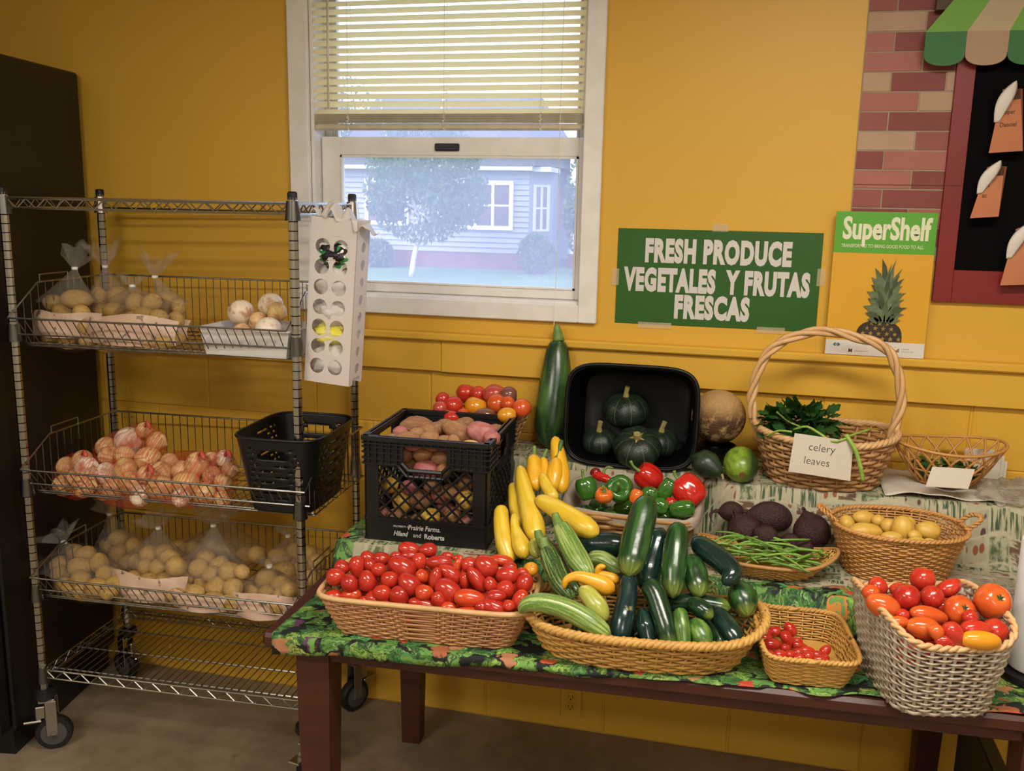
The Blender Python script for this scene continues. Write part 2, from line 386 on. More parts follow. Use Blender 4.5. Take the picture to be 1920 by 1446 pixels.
for x in (-1.245, -.927, -.622):
    b = MB(); b.tube([(x, BY - .0135, 1.96), (x, BY - .0135, 2.40)], .0009, 5); b.tube([(x, BY + .0135, 1.96), (x, BY + .0135, 2.40)], .0009, 5)
    pts = [(x + .004 * math.sin(i * 2.2), BY - .016 - .003 * math.cos(i * 1.7), 1.955 + i * .0035) for i in range(16)]; b.tube(pts, .0012, 5)
    pts = [(x + .006 * math.cos(i * 1.9), BY - .015, 1.955 + i * .005) for i in range(10)]; b.tube(pts, .0010, 5)
    b.build('ladder_cord', M_cord, blind)
b = MB(); b.tube([(-1.307, .004, 2.39), (-1.306, -.002, 2.2), (-1.306, -.003, 2.02)], .0032, 6); b.build('tilt_wand', mat('clear_wand', '#b8ad90', rough=.25), blind)
b = MB(); b.tube(catmull([(-.556, .0, 2.39), (-.556, -.018, 2.0), (-.553, -.024, 1.6), (-.551, -.05, 1.375)], 20), .0011, 5); b.build('pull_cord', M_cord, blind)

# ------------------------------------------------------------------ wall outlet
t = thing('wall_outlet', 'yellow-painted wall outlet low on the block wall', 'outlet', (-.466, 0, .105))
b = MB(); b.bbox((-.501, -.006, .047), (-.431, .0, .163), .003); b.build('cover_plate', M_trimy, t)
for z in (.087, .124):
    b = MB(); b.lathe((-.466, -.0062, z), [(.016, 0), (.016, .003), (.014, .004)], 14, Matrix.Rotation(math.pi / 2, 4, 'X')); s = b.build('socket', M_trimy, t)
    b = MB(); b.box((-.474, -.0112, z - .003), (-.472, -.0098, z + .007)); b.box((-.460, -.0112, z - .003), (-.458, -.0098, z + .007)); b.lathe((-.466, -.0098, z - .008), [(.0025, 0), (.0025, .0014)], 8, Matrix.Rotation(math.pi / 2, 4, 'X')); b.build('slots', M_black, s)

# ------------------------------------------------------------------ refrigerator / black cabinet
k = N('black_cabinet_steel'); v = k.co('Object')
M_fridge = k.out(k.bsdf(k.mix(k.noise(v, 2., 2), '#0e0e0f', '#131314'), .36, 0., k.bump(k.noise(v, 300., 2), .05, .001), Specular_IOR_Level=.4))
t = thing('refrigerator', 'tall black refrigerator standing at the left edge beside the wire shelf', 'refrigerator', (-2.20, -.02, 0), math.radians(9))
t.location = (-2.203, -.022, 0); T0 = local_matrix(t)
b = MB(); b.bbox((-.74, -.62, .09), (0, 0, 2.137), .006, T0); b.build('cabinet', M_fridge, t)
b = MB(); b.bbox((-.735, -.69, .10), (-.005, -.625, 2.13), .01, T0); d = b.build('door', M_fridge, t)
b = MB(); b.tube([T0 @ Vector(q) for q in ((-.68, -.69, .9), (-.68, -.735, .92), (-.68, -.735, 1.4), (-.68, -.69, 1.42))], .011, 8); b.build('handle', mat('handle_steel', '#9a9a98', rough=.3, metal=1.), d)
b = MB(); b.box((-.72, -.60, .0), (-.02, -.02, .09), T0); b.build('plinth', M_black, t)

# ------------------------------------------------------------------ outside the window
k = N('lawn_grass'); v = k.co('Object')
c = k.mix(k.ramp(k.noise(v, .8, 5), (.35, 0.), (.65, 1.)), '#3f7038', '#517f42'); c = k.mix(k.math('MULTIPLY', k.noise(v, 40., 3), .5), c, '#2f5a2c')
M_lawn = k.out(k.bsdf(c, .9))
b = MB(); b.grid(lambda u, v: (-45 + 70 * u, .4 + 60 * v, -.02 + .05 * math.sin(u * 9) * math.sin(v * 7)), 20, 20); o = b.build('lawn', M_lawn, smooth=True); tag(o, 'mown green lawn in front of the grey house', 'lawn'); o['kind'] = 'structure'
b = MB(); b.box((-30, 17.2, -.01), (-9.6, 18.4, .03)); o = b.build('garden_path', mat('pale_concrete', '#b9aca8', '#a89c98', 2., .9)); tag(o, 'pale concrete path crossing the lawn', 'path'); o['kind'] = 'structure'
M_siding = mat('grey_siding', '#858e9c', '#7d8694', 1., .7); M_htrim = mat('white_house_trim', '#cfd3d8', rough=.6)
M_shing = mat('grey_shingles', '#4c5058', '#40444c', 2., .9, bump=.4, bs=12); M_hbrick = mat('red_foundation', '#6e4440', '#5c3633', 6., .9)
M_hpane = mat('dark_house_pane', '#4a4047', '#5d4a46', 1.2, .15)
HY = 22.
H = thing('neighbour_house', 'pale grey clapboard house with white windows across the lawn', 'house', (-8.4, HY, 0))
b = MB(); b.box((-11.0, HY + .05, .0), (-5.70, HY + 6, 2.66)); b.build('wall_core', M_siding, H)
z = .40; sb = None
while z < 2.62:
    if sb is None:
        q = MB(); M = Matrix.Translation((0, HY, z)) ; q.add([M @ Vector(c) for c in ((-11.02, -.02, 0), (-5.70, -.02, 0), (-5.70, .06, 0), (-11.02, .06, 0), (-11.02, .03, .15), (-5.70, .03, .15), (-5.70, .06, .15), (-11.02, .06, .15))], [(0, 3, 2, 1), (4, 5, 6, 7), (0, 1, 5, 4), (1, 2, 6, 5), (2, 3, 7, 6), (3, 0, 4, 7)])
        sb = q.build('siding_board', M_siding, H); z00 = z
    else:
        c = sb.copy(); COL.objects.link(c); c.location.z = sb.location.z + z - z00
    z += .142
# angled bay side at the right corner
def bay(x): return HY + (x + 5.70) * 1.6
b = MB(); b.add([(-5.70, HY, .4), (-5.20, bay(-5.2), .4), (-5.20, bay(-5.2), 2.66), (-5.70, HY, 2.66), (-5.70, HY + 6, .4), (-5.20, HY + 6, .4), (-5.20, HY + 6, 2.66), (-5.70, HY + 6, 2.66)], [(0, 1, 2, 3), (1, 5, 6, 2), (4, 7, 6, 5), (0, 3, 7, 4), (3, 2, 6, 7), (0, 4, 5, 1)]); b.build('bay_side', M_siding, H)
def house_window(nm, x0, x1, z0, z1, cols, rows, par, fn=None, fw=.11, bar=.08):
    f = MB(); fn = fn or (lambda x: HY)
    def bx(a0, a1, c0, c1, y0, y1):
        f.add([(a0, fn(a0) + y0, c0), (a1, fn(a1) + y0, c0), (a1, fn(a1) + y1, c0), (a0, fn(a0) + y1, c0), (a0, fn(a0) + y0, c1), (a1, fn(a1) + y0, c1), (a1, fn(a1) + y1, c1), (a0, fn(a0) + y1, c1)], [(0, 3, 2, 1), (4, 5, 6, 7), (0, 1, 5, 4), (1, 2, 6, 5), (2, 3, 7, 6), (3, 0, 4, 7)])
    bx(x0, x1, z0, z0 + fw, -.08, 0); bx(x0, x1, z1 - fw, z1, -.08, 0); bx(x0, x0 + fw, z0 + fw, z1 - fw, -.08, 0); bx(x1 - fw, x1, z0 + fw, z1 - fw, -.08, 0)
    W = (x1 - x0 - 2 * fw - (cols - 1) * bar) / cols
    for i in range(1, cols): a = x0 + fw + i * W + (i - 1) * bar; bx(a, a + bar, z0 + fw, z1 - fw, -.07, 0)
    Hh = (z1 - z0 - 2 * fw - (rows - 1) * .05) / rows
    for j in range(1, rows):
        c = z0 + fw + j * Hh + (j - 1) * .05; bx(x0 + fw, x1 - fw, c, c + .05, -.055, 0)
    wo = f.build('window', M_htrim, par)
    for i in range(cols):
        for j in range(rows):
            f = MB(); a = x0 + fw + i * (W + bar); c = z0 + fw + j * (Hh + .05); bx(a, a + W, c, c + Hh, -.045, -.03); f.build('pane', M_hpane, wo)
house_window('w', -8.25, -6.12, 1.02, 2.33, 4, 2, H)
house_window('w', -10.40, -9.10, 1.08, 2.36, 2, 2, H)
house_window('w', -5.60, -5.26, 1.0, 2.25, 2, 2, H, bay, .06, .05)
b = MB(); b.box((-11.15, HY - .35, 2.60), (-5.55, HY + .1, 2.72)); b.box((-5.6, HY - .1, 2.58), (-5.1, HY + 1.2, 2.70)); b.build('fascia', M_htrim, H)
b = MB(); b.add([(-11.3, HY - .4, 2.72), (-5.45, HY - .4, 2.72), (-6.6, HY + 3.2, 4.9), (-11.3, HY + 3.2, 4.9), (-5.0, HY + 1.2, 2.72), (-6.2, HY + 3.6, 4.9), (-11.3, HY + 6, 2.72), (-5., HY + 6, 2.72)], [(0, 1, 2, 3), (1, 4, 5, 2), (0, 6, 7, 4, 1), (0, 3, 6), (3, 2, 5, 7, 6), (4, 7, 5)]); b.build('roof', M_shing, H)
b = MB(); b.box((-11.0, HY + .02, -.05), (-5.72, HY + .3, .40)); b.build('foundation', M_hbrick, H)
P = thing('house_porch', 'white porch with a post at the right of the grey house', 'porch', (-4.5, 24, 0))
b = MB(); b.box((-4.9, 23.6, 2.2), (-3.2, 27, 2.62)); b.box((-4.9, 23.6, 2.62), (-3.2, 27, 3.3)); b.build('fascia', M_htrim, P)
b = MB(); b.box((-4.85, 23.7, 0), (-4.71, 23.84, 2.2)); b.build('post', M_htrim, P)
b = MB(); b.box((-4.9, 26, 0), (-3.2, 26.2, 2.2)); b.build('back_wall', mat('brown_house_wall', '#8d7f7a', '#7d706b', 1., .8), P)
b = MB(); b.box((-4.9, 23.6, -.02), (-3.2, 26, .35)); b.build('deck', M_hbrick, P)
# leaves
def leaf_cloud(name, m, par, c, rad, n, size, seed=1, droop=0.):
    r = random.Random(seed); b = MB()
    while n:
        q = Vector((r.uniform(-1, 1), r.uniform(-1, 1), r.uniform(-1, 1)))
        L = q.length
        if L > 1 or (L < .35 and r.random() < .6): continue
        if vnoise((q.x * 4, q.y * 4, q.z * 4), seed) < -.22: continue
        n -= 1
        p = Vector((c[0] + q.x * rad[0], c[1] + q.y * rad[1], c[2] + q.z * rad[2] - droop * abs(q.x) ** 2))
        R = Euler((r.uniform(0, 6.3), r.uniform(0, 6.3), r.uniform(0, 6.3))).to_matrix(); s = size * r.uniform(.6, 1.3)
        b.add([p + R @ Vector(w) for w in ((-s, 0, 0), (0, -s * .5, s * .1), (s, 0, 0), (0, s * .5, s * .1))], [(0, 1, 2, 3)])
    return b.build(name, m, par, kind='stuff')
k = N('tree_leaf'); lc = k.mix(k.n('ShaderNodeObjectInfo').outputs['Random'], '#4c6a40', '#42603a')
M_leaf = k.out(k.n('ShaderNodeMixShader', {0: .35, 1: k.bsdf(lc, .6), 2: k.n('ShaderNodeBsdfTranslucent', {'Color': hexc('#5c7a44')})}))
M_bark = mat('birch_bark', '#b8b8bc', '#77757a', 8., .8, spread=(.5, .75))
T = thing('birch_tree', 'white-trunked birch tree on the lawn before the house', 'tree', (-7.75, 18.6, 0))
b = MB(); b.tube(catmull([(-7.80, 18.6, -.05), (-7.72, 18.6, .5), (-7.55, 18.6, 1.1), (-7.35, 18.65, 2.2), (-7.2, 18.7, 3.4), (-6.9, 18.7, 4.6)], 14), [.075, .07, .068, .065, .06, .057, .054, .05, .046, .042, .038, .034, .03, .026], 8); tr = b.build('trunk', M_bark, T, smooth=True)
for pts in ([(-7.55, 18.6, 1.2), (-7.9, 18.5, 2.2), (-8.35, 18.4, 3.2), (-8.5, 18.4, 4.2)], [(-7.45, 18.6, 1.7), (-6.8, 18.4, 2.2), (-6.3, 18.3, 2.3)], [(-7.5, 18.6, 1.5), (-8.2, 18.4, 1.8), (-8.8, 18.3, 1.7)]):
    b = MB(); b.tube(catmull(pts, 8), [.045, .04, .035, .03, .028, .024, .02, .012], 6); b.build('branch', M_bark, T, smooth=True)
leaf_cloud('foliage', M_leaf, T, (-7.45, 18.6, 2.30), (1.55, 1.1, 1.55), 7000, .075, 3, .25)
for (nm, lb, c, rad, n, sd) in (('garden_shrub', 'rounded green shrub at the corner of the grey house', (-5.25, 21.0, .45), (.48, .45, .55), 1500, 5), ('garden_shrub', 'low dark shrub at the left end of the house', (-9.9, 21.3, .3), (.6, .4, .45), 1200, 6), ('leafy_tree', 'leafy green tree at the right beside the porch', (-3.9, 21.5, 1.7), (.75, .8, 1.5), 3600, 8), ('leafy_tree', 'sunlit tree beyond the left end of the house', (-13.2, 27, 3.0), (1.6, 1.5, 2.8), 3000, 9)):
    t = thing(nm, lb, 'shrub' if nm == 'garden_shrub' else 'tree', (c[0], c[1], 0))
    leaf_cloud('foliage', M_leaf, t, c, rad, n, .085, sd)
    b = MB(); b.tube([(c[0], c[1], -.05), (c[0], c[1], c[2])], .05, 6); b.build('stem', M_bark, t)
for (lb, c, rad, sd) in (('tall tree far beyond the lawn, furthest left', (-25.5, 31, 3.2), (3.4, 2., 3.0), 21), ('broad tree far beyond the lawn, left of the house', (-17.5, 33, 3.0), (3.2, 2., 2.8), 22), ('broad tree beyond the lawn just right of the porch', (-.6, 30, 2.8), (2.6, 1.8, 2.7), 23), ('tall tree beyond the lawn, second from the right end', (4.6, 32, 3.1), (3.2, 2., 3.0), 24), ('tree beyond the lawn at the right end of the row', (10.5, 31, 2.9), (3.2, 2., 2.8), 25)):
    t = thing('leafy_tree', lb, 'tree', (c[0], c[1], 0), 0, 'trees beyond the lawn'); leaf_cloud('foliage', M_leaf, t, c, rad, 3200, .17, sd)
    b = MB(); b.tube([(c[0], c[1], -.05), (c[0], c[1], c[2])], .14, 7); b.build('trunk', M_bark, t)

# ------------------------------------------------------------------ wire shelf cart
k = N('chrome_wire'); v = k.co('Object')
M_chrome = k.out(k.bsdf(k.mix(k.noise(v, 30., 3), '#a3a199', '#c9c7c0'), .24, 1.))
M_wire = mat('grey_wire', '#8e8c86', '#a8a69f', 40., .3, 1.)
M_rubber = mat('black_rubber', '#0d0d0d', '#161616', 30., .6)
M_cap = mat('black_cap', '#0c0c0d', rough=.45)
k = N('ringed_chrome_post'); zc_ = k.n('ShaderNodeSeparateXYZ', {0: k.co('Object')}).outputs[2]; fr_ = k.math('FRACT', k.math('MULTIPLY', zc_, 1 / .0254)); M_post = k.out(k.bsdf(k.mix(k.ramp(fr_, (.10, 0.), (.13, 1.)), '#2a2927', '#b9b7b0'), .22, 1.))
SW, SD, SRZ = .877, .45, math.radians(3.1)
cart = thing('wire_shelf_cart', 'chrome wire shelving cart on casters with three slanted baskets', 'shelf', (-2.055, -.56, 0), SRZ)
CM = local_matrix(cart)
def cp(x, y, z): return tuple(CM @ Vector((x, y, z)))       # cart-local to world
for (x, y) in ((0, 0), (SW, 0), (0, SD), (SW, SD)):
    b = MB(); z = .22; b.tube([cp(x, y, .20), cp(x, y, 1.735)], .0125, 10)
    while z < 1.73:                                            # engraved rings, proud by half a millimetre
        b.tube([cp(x, y, z), cp(x, y, z + .0225)], .0131, 10); z += .0254
    po = b.build('post', M_post, cart, smooth='auto')
    b = MB(); b.lathe(cp(x, y, 1.735), [(.0135, 0), (.0135, .018), (.010, .022)], 10); b.build('end_cap', M_cap, po)
    for zc in (1.712, 1.345, .875, .535, .262):
        b = MB(); b.tube([cp(x, y, zc - .032), cp(x, y, zc + .020)], [.0215, .017], 12); b.build('collar', M_chrome if y else mat('dark_collar', '#6f6d68', rough=.3, metal=1.), po, smooth='auto')
def truss(b, A, B, n, dz, r=.0032):
    A, B = Vector(A), Vector(B); up = Vector((0, 0, dz)); b.rod(A, B, r); b.rod(A - up, B - up, r); pts = []
    for i in range(2 * n + 1): pts.append(A.lerp(B, i / (2 * n)) - (up if i % 2 else Vector()))
    b.tube(pts, .0026, 5)
def flat_shelf(z, nw, nm):
    b = MB(); e = .012
    truss(b, cp(e, 0, z), cp(SW - e, 0, z), 14, .027); truss(b, cp(e, SD, z), cp(SW - e, SD, z), 14, .027); truss(b, cp(0, e, z), cp(0, SD - e, z), 7, .027); truss(b, cp(SW, e, z), cp(SW, SD - e, z), 7, .027)
    f = b.build(nm, M_chrome, cart)
    b = MB()
    for i in range(1, nw): x = SW * i / nw; b.rod(cp(x, 0, z + .003), cp(x, SD, z + .003), .0017, 5)
    for y in (.02, .16, .30, .43): b.rod(cp(.01, y, z - .001), cp(SW - .01, y, z - .001), .0028, 5)
    b.build('wire_deck', M_wire, f, kind='stuff')
flat_shelf(1.724, 34, 'top_shelf'); flat_shelf(.272, 36, 'bottom_shelf')
def wire_basket(z, hb, nm, xr=-.012):
    """slanted-front wire basket: low leaning front, tall back, stepped sides"""
    b = MB(); fl, fz = -.035, .088; yb = SD - .012; y0 = .03; yk = .10; e = .012; S1 = SW + xr
    rim = [(e, fl, z + fz), (S1, fl, z + fz), (S1, yk, z + hb), (S1, yb, z + hb), (e, yb, z + hb), (e, yk, z + hb)]
    b.tube([cp(*q) for q in rim], .0032, 6, closed=True)
    b.tube([cp(e, y0, z), cp(S1, y0, z), cp(S1, yb, z), cp(e, yb, z)], .0030, 6, closed=True)
    b.rod(cp(e, (fl + y0) / 2, z + fz * .42), cp(S1, (fl + y0) / 2, z + fz * .42), .0028); b.rod(cp(e, y0 - .006, z + .008), cp(S1, y0 - .006, z + .008), .0026)
    for x in (.0, 1):     # hooks on the side tops
        xx = e if x == 0 else S1
        b.tube([cp(xx, yk + .01, z + hb), cp(xx, yk + .01, z + hb + .022), cp(xx, yk + .14, z + hb + .022), cp(xx, yk + .14, z + hb - .05)], .0026, 5)
    f = b.build(nm, M_wire, cart)
    b = MB(); n = 33
    for i in range(1, n):
        x = e + (S1 - e) * i / n; b.tube([cp(x, fl, z + fz), cp(x, y0, z), cp(x, yb, z), cp(x, yb, z + hb)], .0015, 5)
    for xx in (e, S1):
        for i in range(1, 14):
            y = fl + (yb - fl) * i / 14; zt = z + (hb if y > yk else fz + (hb - fz) * (y - fl) / (yk - fl)); zb = z if y > y0 else z + fz * (y0 - y) / (y0 - fl); b.rod(cp(xx, y, zb), cp(xx, y, zt), .0015, 5)
    for y in (.12, .21, .30, .38): b.rod(cp(e, y, z - .003), cp(S1, y, z - .003), .0022, 5)
    b.build('wires', M_wire, f, kind='stuff'); return f
wire_basket(1.298, .180, 'upper_basket'); wire_basket(.845, .165, 'middle_basket', .03); wire_basket(.505, .140, 'lower_basket')
def caster(x, y, rz):
    R = CM @ Matrix.Translation((x, y, 0)) @ Matrix.Rotation(rz, 4, 'Z'); RX = R @ Matrix.Rotation(math.pi / 2, 4, 'Y')
    g = MB(); g.lathe((0, 0, 0), [(.012, .205), (.03, .20), (.032, .180), (.024, .172)], 14, R); c = g.build('caster', M_rubber, cart, smooth='auto')
    g = MB(); g.bbox((-.021, -.018, .165), (.021, .03, .175), .002, R); g.bbox((-.022, .0, .05), (-.018, .034, .17), .002, R); g.bbox((.018, .0, .05), (.022, .034, .17), .002, R); g.build('fork', M_chrome, c)
    RW = R @ Matrix.Translation((0, .02, .056)) @ Matrix.Rotation(math.pi / 2, 4, 'Y')
    g = MB(); g.lathe((0, 0, 0), [(.038, -.016), (.052, -.015), (.056, -.008), (.056, .008), (.052, .015), (.038, .016)], 24, RW); wv = g.build('wheel', M_rubber, c, smooth='auto')
    g = MB(); g.lathe((0, 0, 0), [(.0385, -.0165), (.02, -.0175), (.008, -.023), (.008, .023), (.02, .0175), (.0385, .0165)], 20, RW); g.build('hub', mat('grey_hub', '#4c4a46', rough=.4), c, smooth='auto')
    g = MB(); g.bbox((-.02, -.065, .10), (.02, -.01, .108), .003, R); g.bbox((-.012, -.03, .108), (.012, .0, .15), .003, R); g.build('brake_pedal', M_chrome, c)
caster(0, 0, -1.05); caster(SW, 0, -.25); caster(0, SD, 1.2); caster(SW, SD, 2.6)

# ---- produce meshes shared by many
def potato_mesh(nm, m, seed, el=1.3):
    def f(a, t):
        th = math.pi * t; q = Vector((math.sin(th) * math.cos(a), math.sin(th) * math.sin(a), -math.cos(th)))
        r = 1 + .10 * vnoise(q * 1.6, seed) + .05 * vnoise(q * 3.3, seed + 5); return q * r
    return ball_mesh(nm, m, f, 16, 11)
k = N('yellow_potato_skin'); v = k.co('Object'); r = k.n('ShaderNodeObjectInfo').outputs['Random']
c = k.mix(r, '#d2aa60', '#bc9650'); c = k.mix(k.ramp(k.noise(v, 2.2, 5, .6), (.5, 0.), (.75, .8)), c, '#8a6a38'); c = k.mix(k.ramp(k.noise(v, 9., 2), (.70, 0.), (.74, .7)), c, '#5e4526')
M_pot = k.out(k.bsdf(c, .5, 0., k.bump(k.noise(v, 14., 4), .3, .02)))
k = N('russet_skin'); v = k.co('Object'); r = k.n('ShaderNodeObjectInfo').outputs['Random']
c = k.mix(r, '#a5764a', '#8a5d3c'); c = k.mix(k.ramp(k.noise(v, 3., 5, .65), (.45, 0.), (.75, .7)), c, '#c59a68'); c = k.mix(k.ramp(k.noise(v, 12., 2), (.70, 0.), (.74, .7)), c, '#4a2f1c')
M_rus = k.out(k.bsdf(c, .6, 0., k.bump(k.noise(v, 20., 4), .35, .02)))
M_redpot = mat('red_potato_skin', '#a85a58', '#c48478', 2.5, .5, bump=.15, bs=12, rnd=('#8e4548', .6))
M_golden = mat('golden_potato_skin', '#d8b24e', '#c49a3e', 2.5, .45, bump=.15, bs=12, rnd=('#d0a648', .7))
PM = {m.name: [potato_mesh('potato', m, s) for s in (1, 4, 9)] for m in (M_pot, M_rus, M_redpot, M_golden)}
def onion_mesh(nm, m, seed):
    def f(a, t):
        th = math.pi * t; r = math.sin(th) * (1 + .03 * math.cos(3 * a + seed)); z = -math.cos(th) * .88
        if t > .82: k_ = (t - .82) / .18; z += .22 * k_ * k_; r *= (1 - .25 * k_)
        return (r * math.cos(a), r * math.sin(a), z)
    return ball_mesh(nm, m, f, 18, 14)
def onion_skin(nm, ca, cb, cc):
    k = N(nm); v = k.co('UV'); r = k.n('ShaderNodeObjectInfo').outputs['Random']
    st = k.noise(k.map(v, (26., 2., 1.)), 1., 3); c = k.mix(st, k.mix(r, ca, cb), cc); c = k.mix(k.ramp(k.noise(k.co('Object'), 1.4, 4), (.5, 0.), (.62, .75)), c, '#b07f52')
    return k.out(k.bsdf(c, .38, 0., None, Subsurface_Weight=.0))
M_oni = onion_skin('yellow_onion_skin', '#d8b070', '#c99a54', '#e6c98f'); M_onw = onion_skin('pale_onion_skin', '#e6d2b4', '#d9bd96', '#f2e6d2'); M_onr = onion_skin('pink_onion_skin', '#dba868', '#cc9258', '#ecd0a0')
OM = {m.name: [onion_mesh('onion', m, s) for s in (0, 2)] for m in (M_oni, M_onw, M_onr)}
ORD = 'first second third fourth fifth sixth seventh eighth ninth tenth eleventh twelfth thirteenth fourteenth fifteenth sixteenth'.split()
def row_labels(pts, base, per=4.5, tail='from left'):
    """names each thing of a heap by its row (top to bottom as seen) and its place in the row"""
    C0 = cam.matrix_world.translation; s = []
    for i, p in enumerate(pts): d = Vector(p) - C0; s.append((d.dot(_U) / d.dot(_F), d.dot(_R) / d.dot(_F), i))
    s.sort(reverse=True); n = max(1, round(len(s) / per)); out = [''] * len(s); nm = (['only'] if n == 1 else ['top'] + ORD[1:n - 1] + ['bottom'])
    for r in range(n):
        row = s[r * len(s) // n:(r + 1) * len(s) // n]; row.sort(key=lambda q: q[1])
        for j, q in enumerate(row): out[q[2]] = base + (', ' + nm[r] + ' row' if n > 1 else '') + ', ' + ORD[j] + ' ' + tail
    return out
def place(name, me, c, a, b, ax, label, cat, group=None, spin=None, squash=1.):
    o = bpy.data.objects.new(name, me); COL.objects.link(o)
    o.matrix_world = Matrix.Translation(Vector(c)) @ rotz_to(ax, random.uniform(0, 6.28) if spin is None else spin) @ Matrix.Diagonal((b, b * squash, a, 1))
    o.rotation_mode = 'XYZ'
    return tag(o, label, cat, group)

# ---- plastic film
def film(nm, tint, base=.06, gloss=.5, wr=18., rough=.12):
    k = N(nm); v = k.co('Object'); n = k.bump(k.noise(v, wr * 2.2, 4, .6, 1.2), .9, .012)
    fr = k.n('ShaderNodeLayerWeight', {'Blend': .25, 'Normal': n}).outputs['Facing']
    g = k.n('ShaderNodeBsdfGlossy', {'Color': (.95, .93, .9, 1), 'Roughness': rough, 'Normal': n}); d = k.n('ShaderNodeBsdfDiffuse', {'Color': hexc('#e9e4da')})
    tr = k.n('ShaderNodeBsdfTransparent', {'Color': hexc(tint)})
    m1 = k.n('ShaderNodeMixShader', {0: base, 1: tr, 2: d}); m2 = k.n('ShaderNodeMixShader', {0: k.math('MULTIPLY_ADD', fr, gloss, .03), 1: m1, 2: g})
    return k.out(m2)
M_film = film('clear_bag_film', '#fdfcfa', .015, .10); M_filmtop = film('gathered_film', '#faf9f5', .06, .22, 30.)
k = N('printed_bag_netting'); v = k.co('Object')
ink = k.ramp(k.noise(v, 38., 2), (.62, 0.), (.66, 1.)); c = k.mix(k.math('MULTIPLY', ink, .75), k.mix(k.noise(v, 9., 3), '#d9b49c', '#e8cbb6'), '#4b3b34')
M_print = k.out(k.n('ShaderNodeMixShader', {0: .72, 1: k.n('ShaderNodeBsdfTransparent'), 2: k.bsdf(c, .4)}))
k = N('red_onion_net'); v = k.co('Object')
def bands(vec): return k.n('ShaderNodeTexWave', {'Vector': vec, 'Scale': 34., 'Distortion': 1.5, 'Detail': 1.}).outputs[1]
n1 = bands(k.map(v, (1, 1, 1))); k2 = k.n('ShaderNodeMapping', {'Vector': v, 'Rotation': (.0, 1.57, .6)}).outputs[0]
cov = k.math('MAXIMUM', k.ramp(n1, (.72, 0.), (.90, 1.)), k.ramp(bands(k2), (.72, 0.), (.90, 1.)))
M_net = k.out(k.n('ShaderNodeMixShader', {0: k.math('MULTIPLY_ADD', cov, .42, .04), 1: k.n('ShaderNodeBsdfTransparent'), 2: k.bsdf('#c8402c', .5)}))

def hull_shell(name, m, par, items, pad, extra=(), wob=.0, cut=1):
    """taut film: convex hull of the inflated things inside"""
    pts = []
    for it in items:
        c, a, bb = it[0], it[1], it[2]; r = max(a, bb) * .5 + min(a, bb) * .5
        for i in range(12):
            z = 1 - 2 * (i + .5) / 12; ph = i * 2.4; q = math.sqrt(1 - z * z); pts.append(Vector(c) + Vector((q * math.cos(ph), q * math.sin(ph), z)) * (r + pad))
    pts += [Vector(q) for q in extra]
    bm = bmesh.new()
    for q in pts: bm.verts.new(q)
    r = bmesh.ops.convex_hull(bm, input=bm.verts)
    bmesh.ops.delete(bm, geom=list({g for g in r['geom_interior'] + r['geom_unused'] if isinstance(g, bmesh.types.BMVert)}), context='VERTS')
    bmesh.ops.subdivide_edges(bm, edges=bm.edges, cuts=cut, use_grid_fill=True, smooth=.35)
    for q in bm.verts:
        s = vnoise((q.co.x * 60, q.co.y * 60, q.co.z * 60), 3) * wob; q.co += q.co.normalized() * 0 + Vector((s, s * .5, s * .7))
    inv = local_matrix(par).inverted(); bm.transform(inv); me = bpy.data.meshes.new(name); bm.to_mesh(me); bm.free(); me.materials.append(m)
    me.polygons.foreach_set('use_smooth', [True] * len(me.polygons)); return link(name, me, par)
def gathered(par, neck, dirv, h, w, seed, body_r, down):
    """twisted neck with a flared, crumpled top; and the cone running down to the contents"""
    r = random.Random(seed); N0 = Vector(neck); D = Vector(dirv).normalized(); A = D.orthogonal().normalized(); B = D.cross(A); b = MB()
    ph = [r.uniform(0, 6.3) for _ in range(4)]
    def fn(u, v):
        a = 2 * math.pi * v; t = u
        rad = .007 + (w * (t ** .8)) * (1 + .45 * math.sin(5 * a + ph[0]) + .25 * math.sin(9 * a + ph[1]) * t)
        q = N0 + D * (h * t * (1 + .30 * math.sin(2 * a + ph[2]) + .2 * math.sin(5 * a + ph[3]))) + (A * math.cos(a) + B * math.sin(a) * .45) * rad
        return q
    b.grid(fn, 7, 40, cv=True); b.build('tied_top', M_filmtop, par, smooth=True)
    b = MB(); dn = Vector(down)
    def fn2(u, v):
        a = 2 * math.pi * v; rad = .007 + (body_r - .007) * u ** 1.25; rad *= 1 + .13 * math.sin(11 * a + ph[0]) * (1 - u) + .05 * math.sin(17 * a)
        return N0.lerp(dn, u) + Vector((math.cos(a) * rad, math.sin(a) * rad * .8, 0))
    b.grid(fn2, 7, 44, cv=True); b.build('gathered_neck', M_filmtop, par, smooth=True)
    b = MB(); b.lathe(tuple(N0), [(.009, -.004), (.0095, 0), (.009, .004)], 10); b.build('tie', mat('white_tie', '#e9e6de', rough=.5), par)
